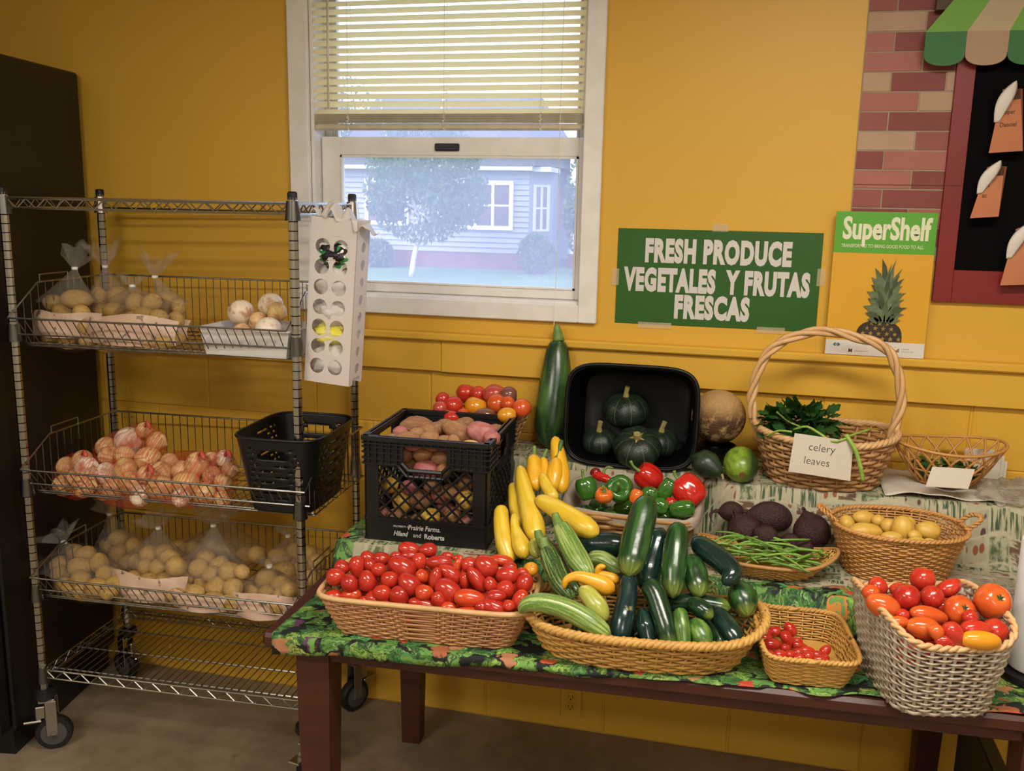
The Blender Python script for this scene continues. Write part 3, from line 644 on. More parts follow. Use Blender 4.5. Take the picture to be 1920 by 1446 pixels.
def potato_bag(label, where, items, neck, dirv, fh, fw, seed, printed=None, mats=M_pot, cone=True, floor=None):
    c = np.mean([q[0] for q in items], axis=0); zmin = min(q[0][2] - q[2] for q in items)
    t = thing('potato_bag', label, 'potato bag', (c[0], c[1], zmin - .004), 0, 'clear bags of potatoes on the wire cart')
    for q, lb in zip(items, row_labels([q[0] for q in items], 'potato in the ' + where)): place('potato', random.choice(PM[mats.name]), q[0], q[1], q[2], q[3], lb, 'potato', 'potatoes in the ' + where)
    hull_shell('film', M_film, t, items, .006, wob=.0015, cut=2)
    zt = max(q[0][2] for q in items); xs = [q[0][0] for q in items]
    gathered(t, neck, dirv, fh, fw, seed, (max(xs) - min(xs)) * .42 + .02, (c[0], c[1], zt - .005))
    if printed:
        b = MB(); lo, hi = printed                                   # a curved printed band lying on the lower front of the film
        x0, x1 = min(xs) - .03, max(xs) + .03; fy = min(q[0][1] - q[2] for q in items) - .012
        def fn(u, v):
            s = 2 * u - 1
            return (x0 + (x1 - x0) * u, fy + .05 * s * s + .004 * math.sin(9 * u + 5 * v) + .018 * v * v, lo + (hi - lo) * v * (1 - .18 * s * s) + .006 * math.sin(7 * u + seed) * v)
        b.grid(fn, 16, 8); b.build('printed_panel', M_print, t, smooth=True)
    return t

# ------------------------------------------------------------------ things on the cart
# upper basket: bags of potatoes
A = [((-2.0681, -0.3749, 1.4057),0.0295,0.0269,(0.9669, 0.2058, -0.1512)),
 ((-1.9648, -0.3996, 1.4258),0.0472,0.0306,(0.9723, 0.2242, -0.0661)),
 ((-2.0181, -0.3908, 1.3855),0.0370,0.0268,(0.9703, 0.241, 0.0195)),
 ((-2.0638, -0.4041, 1.3608),0.0268,0.0230,(0.8728, 0.1178, -0.4737)),
 ((-1.9267, -0.4241, 1.3856),0.0291,0.0253,(0.5414, -0.0369, -0.84)),
 ((-2.0142, -0.4262, 1.3359),0.0317,0.0292,(0.934, 0.1643, -0.3172)),
 ((-1.9424, -0.4369, 1.335),0.0353,0.0290,(0.9703, 0.241, 0.0195)),
 ((-2.0531, -0.4179, 1.304),0.0291,0.0253,(0.9703, 0.241, 0.0195)),
 ((-1.9798, -0.4285, 1.2962),0.0327,0.0239,(0.9703, 0.241, 0.0195)),
 ((-1.8941, -0.4508, 1.3521),0.0265,0.0252,(0.9703, 0.241, 0.0195)),
 ((-1.8977, -0.4446, 1.3088),0.0263,0.0226,(0.9669, 0.2058, -0.1512))]
potato_bag('knotted clear bag of potatoes at the left end of the upper basket', 'leftmost bag of the upper basket', A, (-1.9946, -0.36, 1.5154), (.25, .05, 1), .062, .035, 1, (1.318, 1.395))
B = [((-1.9579, -0.3, 1.4137),0.0389,0.0285,(0.1492, -0.16, -0.9758)),
 ((-1.882, -0.311, 1.4284),0.0362,0.0297,(0.9669, 0.2058, -0.1512)),
 ((-1.8786, -0.3427, 1.3893),0.0335,0.0270,(0.9703, 0.241, 0.0195)),
 ((-1.9293, -0.334, 1.3837),0.0271,0.0245,(0.9703, 0.241, 0.0195)),
 ((-1.9246, -0.3599, 1.3395),0.0295,0.0283,(0.9703, 0.241, 0.0195)),
 ((-1.867, -0.3668, 1.3481),0.0333,0.0294,(0.9703, 0.241, 0.0195)),
 ((-1.8644, -0.3928, 1.3048),0.0357,0.0280,(0.9703, 0.241, 0.0195)),
 ((-1.8066, -0.3966, 1.3132),0.0318,0.0286,(0.9703, 0.241, 0.0195)),
 ((-1.8141, -0.3728, 1.3586),0.0294,0.0281,(0.785, 0.0678, -0.6157))]
potato_bag('tall knotted bag of potatoes, second from the left in the upper basket', 'second bag of the upper basket', B, (-1.9475, -0.28, 1.5171), (-.1, .1, 1), .066, .036, 2)
C_ = [((-1.7669, -0.3905, 1.4206),0.0312,0.0287,(0.2324, -0.1371, -0.9629)),
 ((-1.7089, -0.3921, 1.4268),0.0286,0.0273,(0.9703, 0.241, 0.0195)),
 ((-1.714, -0.4257, 1.3918),0.0297,0.0260,(0.9703, 0.241, 0.0195)),
 ((-1.7589, -0.4104, 1.3763),0.0285,0.0248,(0.9703, 0.241, 0.0195)),
 ((-1.6645, -0.4295, 1.3888),0.0271,0.0247,(0.9703, 0.241, 0.0195)),
 ((-1.7153, -0.447, 1.3422),0.0320,0.0283,(0.9703, 0.241, 0.0195)),
 ((-1.6645, -0.4491, 1.3393),0.0282,0.0258,(0.9703, 0.241, 0.0195)),
 ((-1.7552, -0.4382, 1.311),0.0308,0.0246,(0.9703, 0.241, 0.0195)),
 ((-1.6588, -0.4839, 1.3134),0.0318,0.0245,(0.9703, 0.241, 0.0195)),
 ((-1.8066, -0.4342, 1.3018),0.0309,0.0247,(0.9669, 0.2058, -0.1512)),
 ((-1.6109, -0.4878, 1.32),0.0244,0.0232,(0.9703, 0.241, 0.0195)),
 ((-1.8533, -0.4223, 1.2916),0.0272,0.0223,(0.9703, 0.241, 0.0195))]
potato_bag('slumped bag of potatoes with a printed pink panel in the upper basket', 'front bag of the upper basket', C_, (-1.7808, -0.38, 1.4715), (.3, -.3, 1), .030, .030, 3, (1.312, 1.400))
Dd = [((-1.7428, -0.2639, 1.4215),0.0360,0.0270,(0.9669, 0.2058, -0.1512)),
 ((-1.7148, -0.2964, 1.3884),0.0321,0.0295,(0.9703, 0.241, 0.0195)),
 ((-1.6707, -0.3144, 1.4055),0.0218,0.0269,(0.9703, 0.241, 0.0195)),
 ((-1.6963, -0.3197, 1.3449),0.0319,0.0294,(0.9703, 0.241, 0.0195)),
 ((-1.6637, -0.346, 1.314),0.0293,0.0280,(0.9703, 0.241, 0.0195)),
 ((-1.6602, -0.3468, 1.3691),0.0268,0.0281,(0.9703, 0.241, 0.0195))]
potato_bag('narrow bag of potatoes with two twisted ears in the upper basket', 'rightmost bag of the upper basket', Dd, (-1.765, -0.29, 1.4929), (.15, .05, 1), .066, .040, 4, (1.315, 1.385))
# white bin with onions
k = N('white_translucent_plastic'); M_binw = k.out(k.n('ShaderNodeMixShader', {0: .30, 1: k.bsdf('#e9e6e2', .35), 2: k.n('ShaderNodeBsdfTransparent')}))
def open_bin(t, m, c, wx, wy, h, taper=.9, th=.004, rz=0., rim=.006):
    M = Matrix.Translation(c) @ Matrix.Rotation(rz, 4, 'Z'); b = MB()
    def ring(a, d, z): return [M @ Vector(q) for q in ((-a, -d, z), (a, -d, z), (a, d, z), (-a, d, z))]
    a0, d0 = wx / 2 * taper, wy / 2 * taper; a1, d1 = wx / 2, wy / 2
    vs = ring(a0, d0, 0) + ring(a1, d1, h) + ring(a1 + rim, d1 + rim, h) + ring(a1 + rim, d1 + rim, h + th) + ring(a1 - th, d1 - th, h + th) + ring(a0 - th, d0 - th, th)
    fs = [(0, 1, 2, 3)[::-1]]
    for k_ in range(5):
        for j in range(4): fs.append((k_ * 4 + j, k_ * 4 + (j + 1) % 4, k_ * 4 + 4 + (j + 1) % 4, k_ * 4 + 4 + j))
    fs.append((20, 21, 22, 23)); b.add(vs, fs); return b.build('tub', m, t)
t = thing('plastic_bin', 'small white plastic bin of onions in the upper basket', 'bin', (-1.335, -.42, 1.302), SRZ)
open_bin(t, M_binw, (-1.335, -.42, 1.302), .275, .20, .075)
ON = [((-1.4073, -0.4049, 1.412),0.0411,0.0387,(0.3928, -0.0884, -0.9154),'w'),
 ((-1.3299, -0.3721, 1.4325),0.0398,0.0374,(0.5414, -0.0369, -0.84),'w'),
 ((-1.2869, -0.4133, 1.4185),0.0311,0.0299,(0.934, 0.1643, -0.3172),'y'),
 ((-1.3434, -0.4183, 1.39),0.0311,0.0287,(0.8728, 0.1178, -0.4737),'p'),
 ((-1.3871, -0.4365, 1.3545),0.0321,0.0297,(0.9703, 0.241, 0.0195),'p'),
 ((-1.2918, -0.4579, 1.3734),0.0403,0.0379,(0.2324, -0.1371, -0.9629),'w'),
 ((-1.2419, -0.4717, 1.3518),0.0246,0.0235,(0.9703, 0.241, 0.0195),'y'),
 ((-1.3419, -0.457, 1.3473),0.0260,0.0236,(0.9703, 0.241, 0.0195),'y')]
lab = {'w': ('large pale onion with brown papery skin in the white bin', 'smooth white onion at the back of the white bin', 'round cream onion at the front of the white bin'), 'y': ('peeled yellow-green onion behind the cart post in the white bin', 'half-hidden yellow onion low in the white bin', 'small yellow onion at the bottom of the white bin'), 'p': ('pinkish onion wedged in the middle of the white bin', 'pink-skinned onion low at the front of the white bin')}
cnt = {'w': 0, 'y': 0, 'p': 0}
for q in ON:
    tg = q[4]; m = {'w': M_onw, 'y': M_oni, 'p': M_onr}[tg]
    place('onion', random.choice(OM[m.name]), q[0], q[1], q[2], q[3], lab[tg][cnt[tg] % len(lab[tg])], 'onion', 'onions in the white bin'); cnt[tg] += 1
# middle basket: net bags of onions
nets = [[((-2.0334, -0.4146, 0.8932),0.0339,0.0326,(0.9703, 0.241, 0.0195),'r'),
 ((-1.9764, -0.4106, 0.9161),0.0365,0.0352,(0.934, 0.1643, -0.3172),'r'),
 ((-1.9272, -0.4523, 0.9105),0.0389,0.0363,(0.5414, -0.0369, -0.84),'y'),
 ((-2.0209, -0.4481, 0.8442),0.0361,0.0348,(0.9669, 0.2058, -0.1512),'y'),
 ((-1.9035, -0.4989, 0.869),0.0398,0.0372,(0.9703, 0.241, 0.0195),'y'),
 ((-1.9715, -0.4531, 0.8729),0.0297,0.0284,(0.9703, 0.241, 0.0195),'r')],
 [((-1.8813, -0.3077, 0.966),0.0492,0.0452,(0.3928, -0.0884, -0.9154),'r'),
 ((-1.9519, -0.3261, 0.9409),0.0372,0.0359,(0.9703, 0.241, 0.0195),'r'),
 ((-1.828, -0.2973, 1.0018),0.0281,0.0267,(0.9703, 0.241, 0.0195),'r'),
 ((-1.7722, -0.3153, 0.9723),0.0343,0.0330,(0.934, 0.1643, -0.3172),'r'),
 ((-1.9086, -0.371, 0.9241),0.0382,0.0356,(0.9703, 0.241, 0.0195),'r'),
 ((-1.772, -0.3661, 0.9264),0.0457,0.0431,(0.5414, -0.0369, -0.84),'y'),
 ((-1.847, -0.3768, 0.9385),0.0342,0.0329,(0.9703, 0.241, 0.0195),'r')],
 [((-1.8831, -0.4226, 0.8848),0.0399,0.0373,(0.9703, 0.241, 0.0195),'r'),
 ((-1.8139, -0.4203, 0.9079),0.0398,0.0372,(0.8728, 0.1178, -0.4737),'y'),
 ((-1.8266, -0.464, 0.8547),0.0381,0.0369,(0.9703, 0.241, 0.0195),'r'),
 ((-1.7633, -0.4635, 0.8815),0.0407,0.0382,(0.9703, 0.241, 0.0195),'y'),
 ((-1.7129, -0.4935, 0.8524),0.0352,0.0340,(0.9703, 0.241, 0.0195),'y'),
 ((-1.8782, -0.4478, 0.8349),0.0280,0.0267,(0.9703, 0.241, 0.0195),'r'),
 ((-1.7105, -0.4631, 0.9119),0.0293,0.0280,(0.9703, 0.241, 0.0195),'r')],
 [((-1.6904, -0.4167, 0.9056),0.0381,0.0356,(0.9703, 0.241, 0.0195),'r'),
 ((-1.6972, -0.3647, 0.9255),0.0307,0.0281,(0.9703, 0.241, 0.0195),'r'),
 ((-1.6543, -0.4773, 0.8774),0.0441,0.0416,(0.732, 0.0419, -0.68),'y'),
 ((-1.632, -0.4026, 0.9143),0.0317,0.0317,(0.9703, 0.241, 0.0195),'r'),
 ((-1.5848, -0.4516, 0.8921),0.0440,0.0414,(0.2324, -0.1371, -0.9629),'y'),
 ((-1.5674, -0.5055, 0.8653),0.0299,0.0287,(0.9703, 0.241, 0.0195),'y'),
 ((-1.5184, -0.4602, 0.867),0.0385,0.0373,(0.934, 0.1643, -0.3172),'y'),
 ((-1.5757, -0.3997, 0.94),0.0406,0.0380,(0.8728, 0.1178, -0.4737),'r')],
 [((-1.5618, -0.3473, 0.9351),0.0320,0.0308,(0.9703, 0.241, 0.0195),'r'),
 ((-1.5333, -0.3889, 0.8995),0.0343,0.0330,(0.9703, 0.241, 0.0195),'r'),
 ((-1.4796, -0.4204, 0.8952),0.0303,0.0290,(0.9703, 0.241, 0.0195),'y'),
 ((-1.4723, -0.4394, 0.8468),0.0300,0.0287,(0.9703, 0.241, 0.0195),'y'),
 ((-1.5119, -0.3567, 0.9494),0.0282,0.0269,(0.9703, 0.241, 0.0195),'y'),
 ((-1.4792, -0.3783, 0.9211),0.0279,0.0267,(0.9703, 0.241, 0.0195),'r')]]
nl = ['red net bag of onions at the left end of the middle basket', 'red net bag of onions heaped on top at the back of the middle basket', 'red net bag of onions beneath the heap, left of centre in the middle basket', 'red net bag of large onions at the front of the middle basket', 'red net bag of onions against the black perforated basket']
wl = ['leftmost net bag', 'topmost net bag', 'net bag left of centre', 'front net bag', 'net bag beside the black basket']
for i, it in enumerate(nets):
    c = np.mean([q[0] for q in it], axis=0)
    t = thing('onion_net_bag', nl[i], 'onion bag', (c[0], c[1], min(q[0][2] - q[2] for q in it)), 0, 'red net bags of onions')
    for q, lb in zip(it, row_labels([q[0] for q in it], 'onion in the ' + wl[i], 3.)):
        m = M_oni if q[4] == 'y' else M_onr
        place('onion', random.choice(OM[(m if random.random() < .8 else M_onw).name]), q[0], q[1], q[2], q[3], lb, 'onion', 'onions in the ' + wl[i])
    hull_shell('net', M_net, t, it, .003, wob=.001, cut=2)
    e = max(it, key=lambda q: q[0][2]); b = MB(); n0 = Vector(e[0]) + Vector((.02, -.02, e[2]))
    b.tube(catmull([n0 + Vector((-.01, .01, -.02)), n0, n0 + Vector((.015, -.01, .008)), n0 + Vector((.03, -.02, -.01))], 8), [.010, .005, .003, .003, .004, .006, .007, .004], 7); b.build('tied_end', mat('red_net_end', '#b8452f', '#c85a44', 60., .6), t, smooth=True)
# black perforated basket
t = thing('perforated_basket', 'empty black plastic basket with slotted sides in the middle basket', 'basket', (-1.258, -.37, .853), SRZ)
BM = Matrix.Translation((-1.258, -.37, .853)) @ Matrix.Rotation(SRZ, 4, 'Z')
k = N('black_slotted_plastic'); M_slot = k.out(k.bsdf('#101011', .38, 0., None))
def prl(s, z):          # rounded rectangle outline, z 0..1
    a, d = .098 + .034 * z, .138 + .036 * z; ang = 2 * math.pi * s; n_ = 5.
    cx, sx = math.cos(ang), math.sin(ang); return Vector((math.copysign(abs(cx) ** (2 / n_), cx) * a, math.copysign(abs(sx) ** (2 / n_), sx) * d, .222 * z))
NS, NZ = 144, 40
def hole(i, j):
    z = (j + .5) / NZ; s = i / NS
    p = prl((i + .5) / NS, z); onx = abs(p.x) < .075 and abs(p.y) > .13; ony_ = abs(p.y) < .115 and abs(p.x) > .09
    if onx and abs(p.x) < .042 and .72 < z < .86: return True       # hand hole
    if not (onx or ony_) or z < .10 or z > .90: return False
    if onx and abs(p.x) < .052 and z > .66: return False
    return j % 3 == 1 and (i + (j // 3) * 2) % 4 < 2
b = MB(); vs = [BM @ prl(i / NS, j / NZ) for j in range(NZ + 1) for i in range(NS)]; fs = []
for j in range(NZ):
    for i in range(NS):
        if not hole(i, j): fs.append((j * NS + i, j * NS + (i + 1) % NS, (j + 1) * NS + (i + 1) % NS, (j + 1) * NS + i))
b.add(vs, fs); o = b.build('walls', M_slot, t, smooth='auto'); md = o.modifiers.new('thickness', 'SOLIDIFY'); md.thickness = .0022; md.offset = -1
b = MB(); b.tube([BM @ (prl(i / 72, 1.) * 1.) for i in range(72)], .0042, 6, closed=True); b.build('rim', M_slot, t, smooth=True)
b = MB(); b.add([BM @ (prl(i / 48, 0.) + Vector((0, 0, .0))) for i in range(48)] + [BM @ (prl(i / 48, 0.) + Vector((0, 0, .003))) for i in range(48)], [tuple(range(47, -1, -1)), tuple(range(48, 96))] + [(i, (i + 1) % 48, 48 + (i + 1) % 48, 48 + i) for i in range(48)]); b.build('bottom', M_slot, t)
# lower basket: bags of small potatoes
lows = [
 ('clear bag of potatoes with a splayed knot, leftmost in the lower basket', 'leftmost bag of the lower basket', [((-1.9961, -0.4318, 0.5687),0.0413,0.0333,(0.9703, 0.241, 0.0195)),
 ((-1.9393, -0.4109, 0.5837),0.0319,0.0293,(0.2324, -0.1371, -0.9629)),
 ((-2.1159, -0.3728, 0.5385),0.0348,0.0308,(0.9703, 0.241, 0.0195)),
 ((-2.0791, -0.4145, 0.5256),0.0372,0.0319,(0.9703, 0.241, 0.0195)),
 ((-2.0105, -0.3836, 0.5917),0.0349,0.0295,(0.9669, 0.2058, -0.1512)),
 ((-2.0637, -0.3677, 0.5898),0.0296,0.0269,(0.9703, 0.241, 0.0195)),
 ((-1.8974, -0.4359, 0.5557),0.0343,0.0303,(0.9703, 0.241, 0.0195)),
 ((-1.9602, -0.4745, 0.5507),0.0343,0.0291,(0.9703, 0.241, 0.0195)),
 ((-1.8744, -0.5088, 0.5429),0.0379,0.0340,(0.9703, 0.241, 0.0195)),
 ((-1.997, -0.4766, 0.5144),0.0329,0.0302,(0.9703, 0.241, 0.0195)),
 ((-1.929, -0.5033, 0.5242),0.0340,0.0301,(0.9703, 0.241, 0.0195)),
 ((-1.8259, -0.4891, 0.5567),0.0288,0.0261,(0.9703, 0.241, 0.0195)),
 ((-2.0428, -0.4515, 0.5116),0.0304,0.0290,(0.9703, 0.241, 0.0195)),
 ((-1.8151, -0.5317, 0.5502),0.0273,0.0260,(0.9703, 0.241, 0.0195))], (-2.0581, -0.42, 0.6418), (-.5, -.2, 1), .045, .045, 11, None),
 ('shaded bag of potatoes at the back left of the lower basket', 'back left bag of the lower basket', [((-2.0147, -0.2123, 0.5832),0.0354,0.0325,(0.9703, 0.241, 0.0195)),
 ((-1.9857, -0.2497, 0.5478),0.0366,0.0338,(0.9703, 0.241, 0.0195)),
 ((-1.92, -0.2595, 0.583),0.0323,0.0309,(0.9703, 0.241, 0.0195)),
 ((-2.0626, -0.2023, 0.5533),0.0312,0.0297,(0.9703, 0.241, 0.0195)),
 ((-1.9342, -0.2755, 0.5323),0.0337,0.0309,(0.9703, 0.241, 0.0195)),
 ((-1.8865, -0.2994, 0.547),0.0308,0.0280,(0.9703, 0.241, 0.0195)),
 ((-2.0114, -0.2353, 0.4974),0.0323,0.0309,(0.9703, 0.241, 0.0195))], (-2.0388, -0.22, 0.6731), (-.1, .1, 1), .05, .04, 12, None),
 ('bag of potatoes with a pale printed panel, left of centre in the lower basket', 'bag left of centre in the lower basket', [((-1.7908, -0.3579, 0.6069),0.0331,0.0291,(0.9703, 0.241, 0.0195)),
 ((-1.7328, -0.3639, 0.6223),0.0290,0.0264,(0.9703, 0.241, 0.0195)),
 ((-1.6859, -0.4073, 0.6277),0.0342,0.0237,(0.9669, 0.2058, -0.1512)),
 ((-1.7778, -0.399, 0.5815),0.0289,0.0276,(0.9703, 0.241, 0.0195)),
 ((-1.725, -0.4037, 0.5914),0.0328,0.0276,(0.9703, 0.241, 0.0195)),
 ((-1.6409, -0.44, 0.6166),0.0353,0.0301,(0.9669, 0.2058, -0.1512)),
 ((-1.8105, -0.4157, 0.545),0.0301,0.0288,(0.9703, 0.241, 0.0195)),
 ((-1.7447, -0.4293, 0.5486),0.0326,0.0300,(0.9703, 0.241, 0.0195)),
 ((-1.6892, -0.4291, 0.5553),0.0325,0.0299,(0.9703, 0.241, 0.0195)),
 ((-1.6364, -0.4357, 0.5644),0.0298,0.0285,(0.9703, 0.241, 0.0195)),
 ((-1.7792, -0.4336, 0.5071),0.0325,0.0286,(0.9703, 0.241, 0.0195)),
 ((-1.6862, -0.476, 0.5301),0.0336,0.0297,(0.9703, 0.241, 0.0195)),
 ((-1.6247, -0.4763, 0.538),0.0322,0.0283,(0.9703, 0.241, 0.0195)),
 ((-1.8311, -0.4404, 0.497),0.0287,0.0260,(0.9703, 0.241, 0.0195))], (-1.7661, -0.34, 0.6936), (-.3, .0, 1), .05, .05, 13, (.522, .600)),
 ('shiny crinkled bag of potatoes at the centre of the lower basket', 'centre bag of the lower basket', [((-1.5955, -0.3453, 0.6146),0.0326,0.0287,(0.934, 0.1643, -0.3172)),
 ((-1.5427, -0.3542, 0.598),0.0324,0.0298,(0.9703, 0.241, 0.0195)),
 ((-1.5921, -0.396, 0.5988),0.0325,0.0299,(0.9703, 0.241, 0.0195)),
 ((-1.4694, -0.4199, 0.6099),0.0348,0.0309,(0.9703, 0.241, 0.0195)),
 ((-1.5398, -0.4047, 0.5859),0.0322,0.0297,(0.9703, 0.241, 0.0195)),
 ((-1.5003, -0.4381, 0.566),0.0371,0.0320,(0.9703, 0.241, 0.0195)),
 ((-1.4414, -0.4479, 0.571),0.0293,0.0344,(0.9703, 0.241, 0.0195)),
 ((-1.5777, -0.3957, 0.5487),0.0309,0.0283,(0.9703, 0.241, 0.0195)),
 ((-1.6335, -0.3926, 0.5667),0.0272,0.0324,(0.9703, 0.241, 0.0195)),
 ((-1.5602, -0.4613, 0.546),0.0320,0.0282,(0.9703, 0.241, 0.0195)),
 ((-1.4869, -0.4838, 0.5427),0.0330,0.0280,(0.9703, 0.241, 0.0195)),
 ((-1.4191, -0.4881, 0.5438),0.0291,0.0278,(0.9703, 0.241, 0.0195)),
 ((-1.606, -0.4428, 0.539),0.0257,0.0244,(0.9703, 0.241, 0.0195)),
 ((-1.4211, -0.4286, 0.6191),0.0231,0.0231,(0.9703, 0.241, 0.0195))], (-1.5554, -0.36, 0.7315), (.2, .0, 1), .055, .055, 14, (.520, .566)),
 ('bag of potatoes at the back middle of the lower basket', 'back middle bag of the lower basket', [((-1.7757, -0.2111, 0.5778),0.0335,0.0307,(0.9703, 0.241, 0.0195)),
 ((-1.7182, -0.2205, 0.5808),0.0334,0.0320,(0.9703, 0.241, 0.0195)),
 ((-1.6135, -0.1906, 0.5712),0.0331,0.0303,(0.9703, 0.241, 0.0195)),
 ((-1.5247, -0.2318, 0.5831),0.0343,0.0316,(0.9703, 0.241, 0.0195)),
 ((-1.4738, -0.2462, 0.601),0.0301,0.0287,(0.9703, 0.241, 0.0195)),
 ((-1.6667, -0.1973, 0.5883),0.0319,0.0291,(0.9703, 0.241, 0.0195)),
 ((-1.5732, -0.2237, 0.5541),0.0316,0.0302,(0.9703, 0.241, 0.0195))], (-1.6212, -0.19, 0.6983), (.3, .1, 1), .055, .06, 15, None),
 ('bag of potatoes with a tan printed panel by the right front post', 'right front bag of the lower basket', [((-1.3688, -0.3771, 0.5825),0.0357,0.0306,(0.9669, 0.2058, -0.1512)),
 ((-1.3032, -0.4077, 0.5858),0.0317,0.0254,(0.9703, 0.241, 0.0195)),
 ((-1.4153, -0.3802, 0.5364),0.0318,0.0292,(0.9703, 0.241, 0.0195)),
 ((-1.3427, -0.415, 0.5537),0.0316,0.0291,(0.9703, 0.241, 0.0195)),
 ((-1.2814, -0.4444, 0.5674),0.0290,0.0277,(0.9703, 0.241, 0.0195)),
 ((-1.2475, -0.4591, 0.5964),0.0252,0.0252,(0.9703, 0.241, 0.0195)),
 ((-1.3789, -0.4113, 0.5157),0.0315,0.0277,(0.9703, 0.241, 0.0195)),
 ((-1.277, -0.4899, 0.5535),0.0314,0.0263,(0.9703, 0.241, 0.0195))], (-1.3557, -0.38, 0.6266), (.2, -.2, 1), .025, .03, 16, (.520, .592)),
 ('bag of potatoes in the right back corner of the lower basket', 'right back bag of the lower basket', [((-1.3904, -0.2469, 0.6007),0.0375,0.0295,(0.9669, 0.2058, -0.1512)),
 ((-1.3527, -0.2944, 0.5773),0.0359,0.0333,(0.9703, 0.241, 0.0195)),
 ((-1.3401, -0.2366, 0.6258),0.0294,0.0268,(0.9703, 0.241, 0.0195)),
 ((-1.2909, -0.2534, 0.6277),0.0307,0.0280,(0.9703, 0.241, 0.0195)),
 ((-1.2472, -0.2753, 0.6116),0.0292,0.0278,(0.9703, 0.241, 0.0195)),
 ((-1.3024, -0.2604, 0.5731),0.0318,0.0305,(0.9703, 0.241, 0.0195)),
 ((-1.2606, -0.2911, 0.5641),0.0290,0.0277,(0.9703, 0.241, 0.0195)),
 ((-1.4278, -0.2306, 0.5668),0.0268,0.0268,(0.9703, 0.241, 0.0195))], (-1.3635, -0.24, 0.6747), (.1, .1, 1), .03, .035, 17, None)]
for (lb, wh, it, nk, dr, fh, fw, sd, pr) in lows: potato_bag(lb, wh, it, nk, dr, fh, fw, sd, pr)

# bag dispenser hung on the cart
k = N('frosted_plastic'); fd = k.bsdf('#f2ece8', .3); ft = k.n('ShaderNodeBsdfTranslucent', {'Color': hexc('#fbf5f0')})
M_frost = k.out(k.n('ShaderNodeMixShader', {0: .45, 1: fd, 2: k.n('ShaderNodeMixShader', {0: .4, 1: ft, 2: k.n('ShaderNodeBsdfTransparent')})}))
k = N('thin_white_bag'); v = k.co('Object')
M_bagw = k.out(k.n('ShaderNodeMixShader', {0: .4, 1: k.bsdf('#f1ece8', .45, 0., k.bump(k.noise(v, 40., 4), .5, .01)), 2: k.n('ShaderNodeBsdfTranslucent', {'Color': hexc('#f4efe8')})}))
t = thing('bag_dispenser', 'frosted plastic dispenser stuffed with used shopping bags on the cart', 'bag dispenser', (-1.10, -.41, 1.25))
DM = Matrix.Translation((-1.105, -.44, 1.235)) @ Matrix.Rotation(math.radians(4.2), 4, 'Y')
DW, DD, DH = .136, .085, .455
def holed_panel(b, P0, ux, uz, cols, rows, w, h, r, th, nrm):
    cw, ch = w / cols, h / rows; n_ = 20
    for ci in range(cols):
        for ri in range(rows):
            cx, cz = (ci + .5) * cw, (ri + .5) * ch; o_ = []; i_ = []
            for s in range(n_):
                a = 2 * math.pi * (s + .5) / n_; x, z = math.cos(a), math.sin(a); m_ = max(abs(x), abs(z)); o_.append((cx + x / m_ * cw / 2, cz + z / m_ * ch / 2)); i_.append((cx + x * r, cz + z * r))
            P = lambda q, d: DM @ (P0 + ux * q[0] + uz * q[1] + nrm * d)
            vs = [P(q, 0) for q in o_] + [P(q, 0) for q in i_] + [P(q, th) for q in i_] + [P(q, th) for q in o_]
            fs = []
            for k_ in range(3):
                for s in range(n_): fs.append((k_ * n_ + s, k_ * n_ + (s + 1) % n_, (k_ + 1) * n_ + (s + 1) % n_, (k_ + 1) * n_ + s))
            b.add(vs, fs)
ex, ey, ez = Vector((1, 0, 0)), Vector((0, 1, 0)), Vector((0, 0, 1))
b = MB(); holed_panel(b, Vector((-DW / 2 + .01, -DD / 2, .02)), ex, ez, 2, 7, DW - .03, DH - .07, .0215, .002, ey)
b.box((-DW / 2, -DD / 2, 0), (DW / 2, -DD / 2 + .002, .02), DM); b.box((-DW / 2, -DD / 2, .02), (-DW / 2 + .01, -DD / 2 + .002, DH), DM); b.box((DW / 2 - .02, -DD / 2, .02), (DW / 2, -DD / 2 + .002, DH), DM); b.box((-DW / 2 + .01, -DD / 2, DH - .05), (DW / 2 - .02, -DD / 2 + .002, DH), DM)
b.build('front_panel', M_frost, t, smooth='auto')
b = MB(); holed_panel(b, Vector((DW / 2, -DD / 2 + .02, .02)), ey, ez, 1, 8, DD - .03, DH - .07, .015, .002, -ex); b.box((DW / 2 - .002, -DD / 2, .0), (DW / 2, -DD / 2 + .02, DH), DM); b.box((DW / 2 - .002, DD / 2 - .01, 0), (DW / 2, DD / 2, DH), DM); b.box((DW / 2 - .002, -DD / 2 + .02, DH - .05), (DW / 2, DD / 2 - .01, DH), DM); b.build('side_panel', M_frost, t, smooth='auto')
b = MB(); b.box((-DW / 2, DD / 2 - .002, 0), (DW / 2, DD / 2, DH), DM); b.box((-DW / 2, -DD / 2 + .002, 0), (-DW / 2 + .002, DD / 2 - .002, DH), DM); b.build('back_panel', M_frost, t)
def wad(nm, c, r, m, seed, lab_):
    rr = random.Random(seed)
    def f(a, tt):
        th = math.pi * tt; q = Vector((math.sin(th) * math.cos(a), math.sin(th) * math.sin(a), -math.cos(th))); return DM @ (Vector(c) + Vector((q.x * r[0], q.y * r[1], q.z * r[2])) * (1 + .20 * vnoise(q * 5, seed) + .1 * vnoise(q * 11, seed)))
    me = ball_mesh(nm, m, f, 28, 20); me.transform(Matrix.Identity(4)); o = link(nm, me); return tag(o, lab_, 'plastic bag', 'bags stuffed in the dispenser')
M_bagg = None
k = N('printed_bag_green'); v = k.co('Object'); nn = k.noise(v, 34., 2)
c = k.mix(k.ramp(nn, (.5, 0.), (.52, 1.), interp='CONSTANT'), '#f0ebe6', '#111111'); c = k.mix(k.ramp(k.noise(v, 28., 1), (.58, 0.), (.60, 1.), interp='CONSTANT'), c, '#2f8a4a')
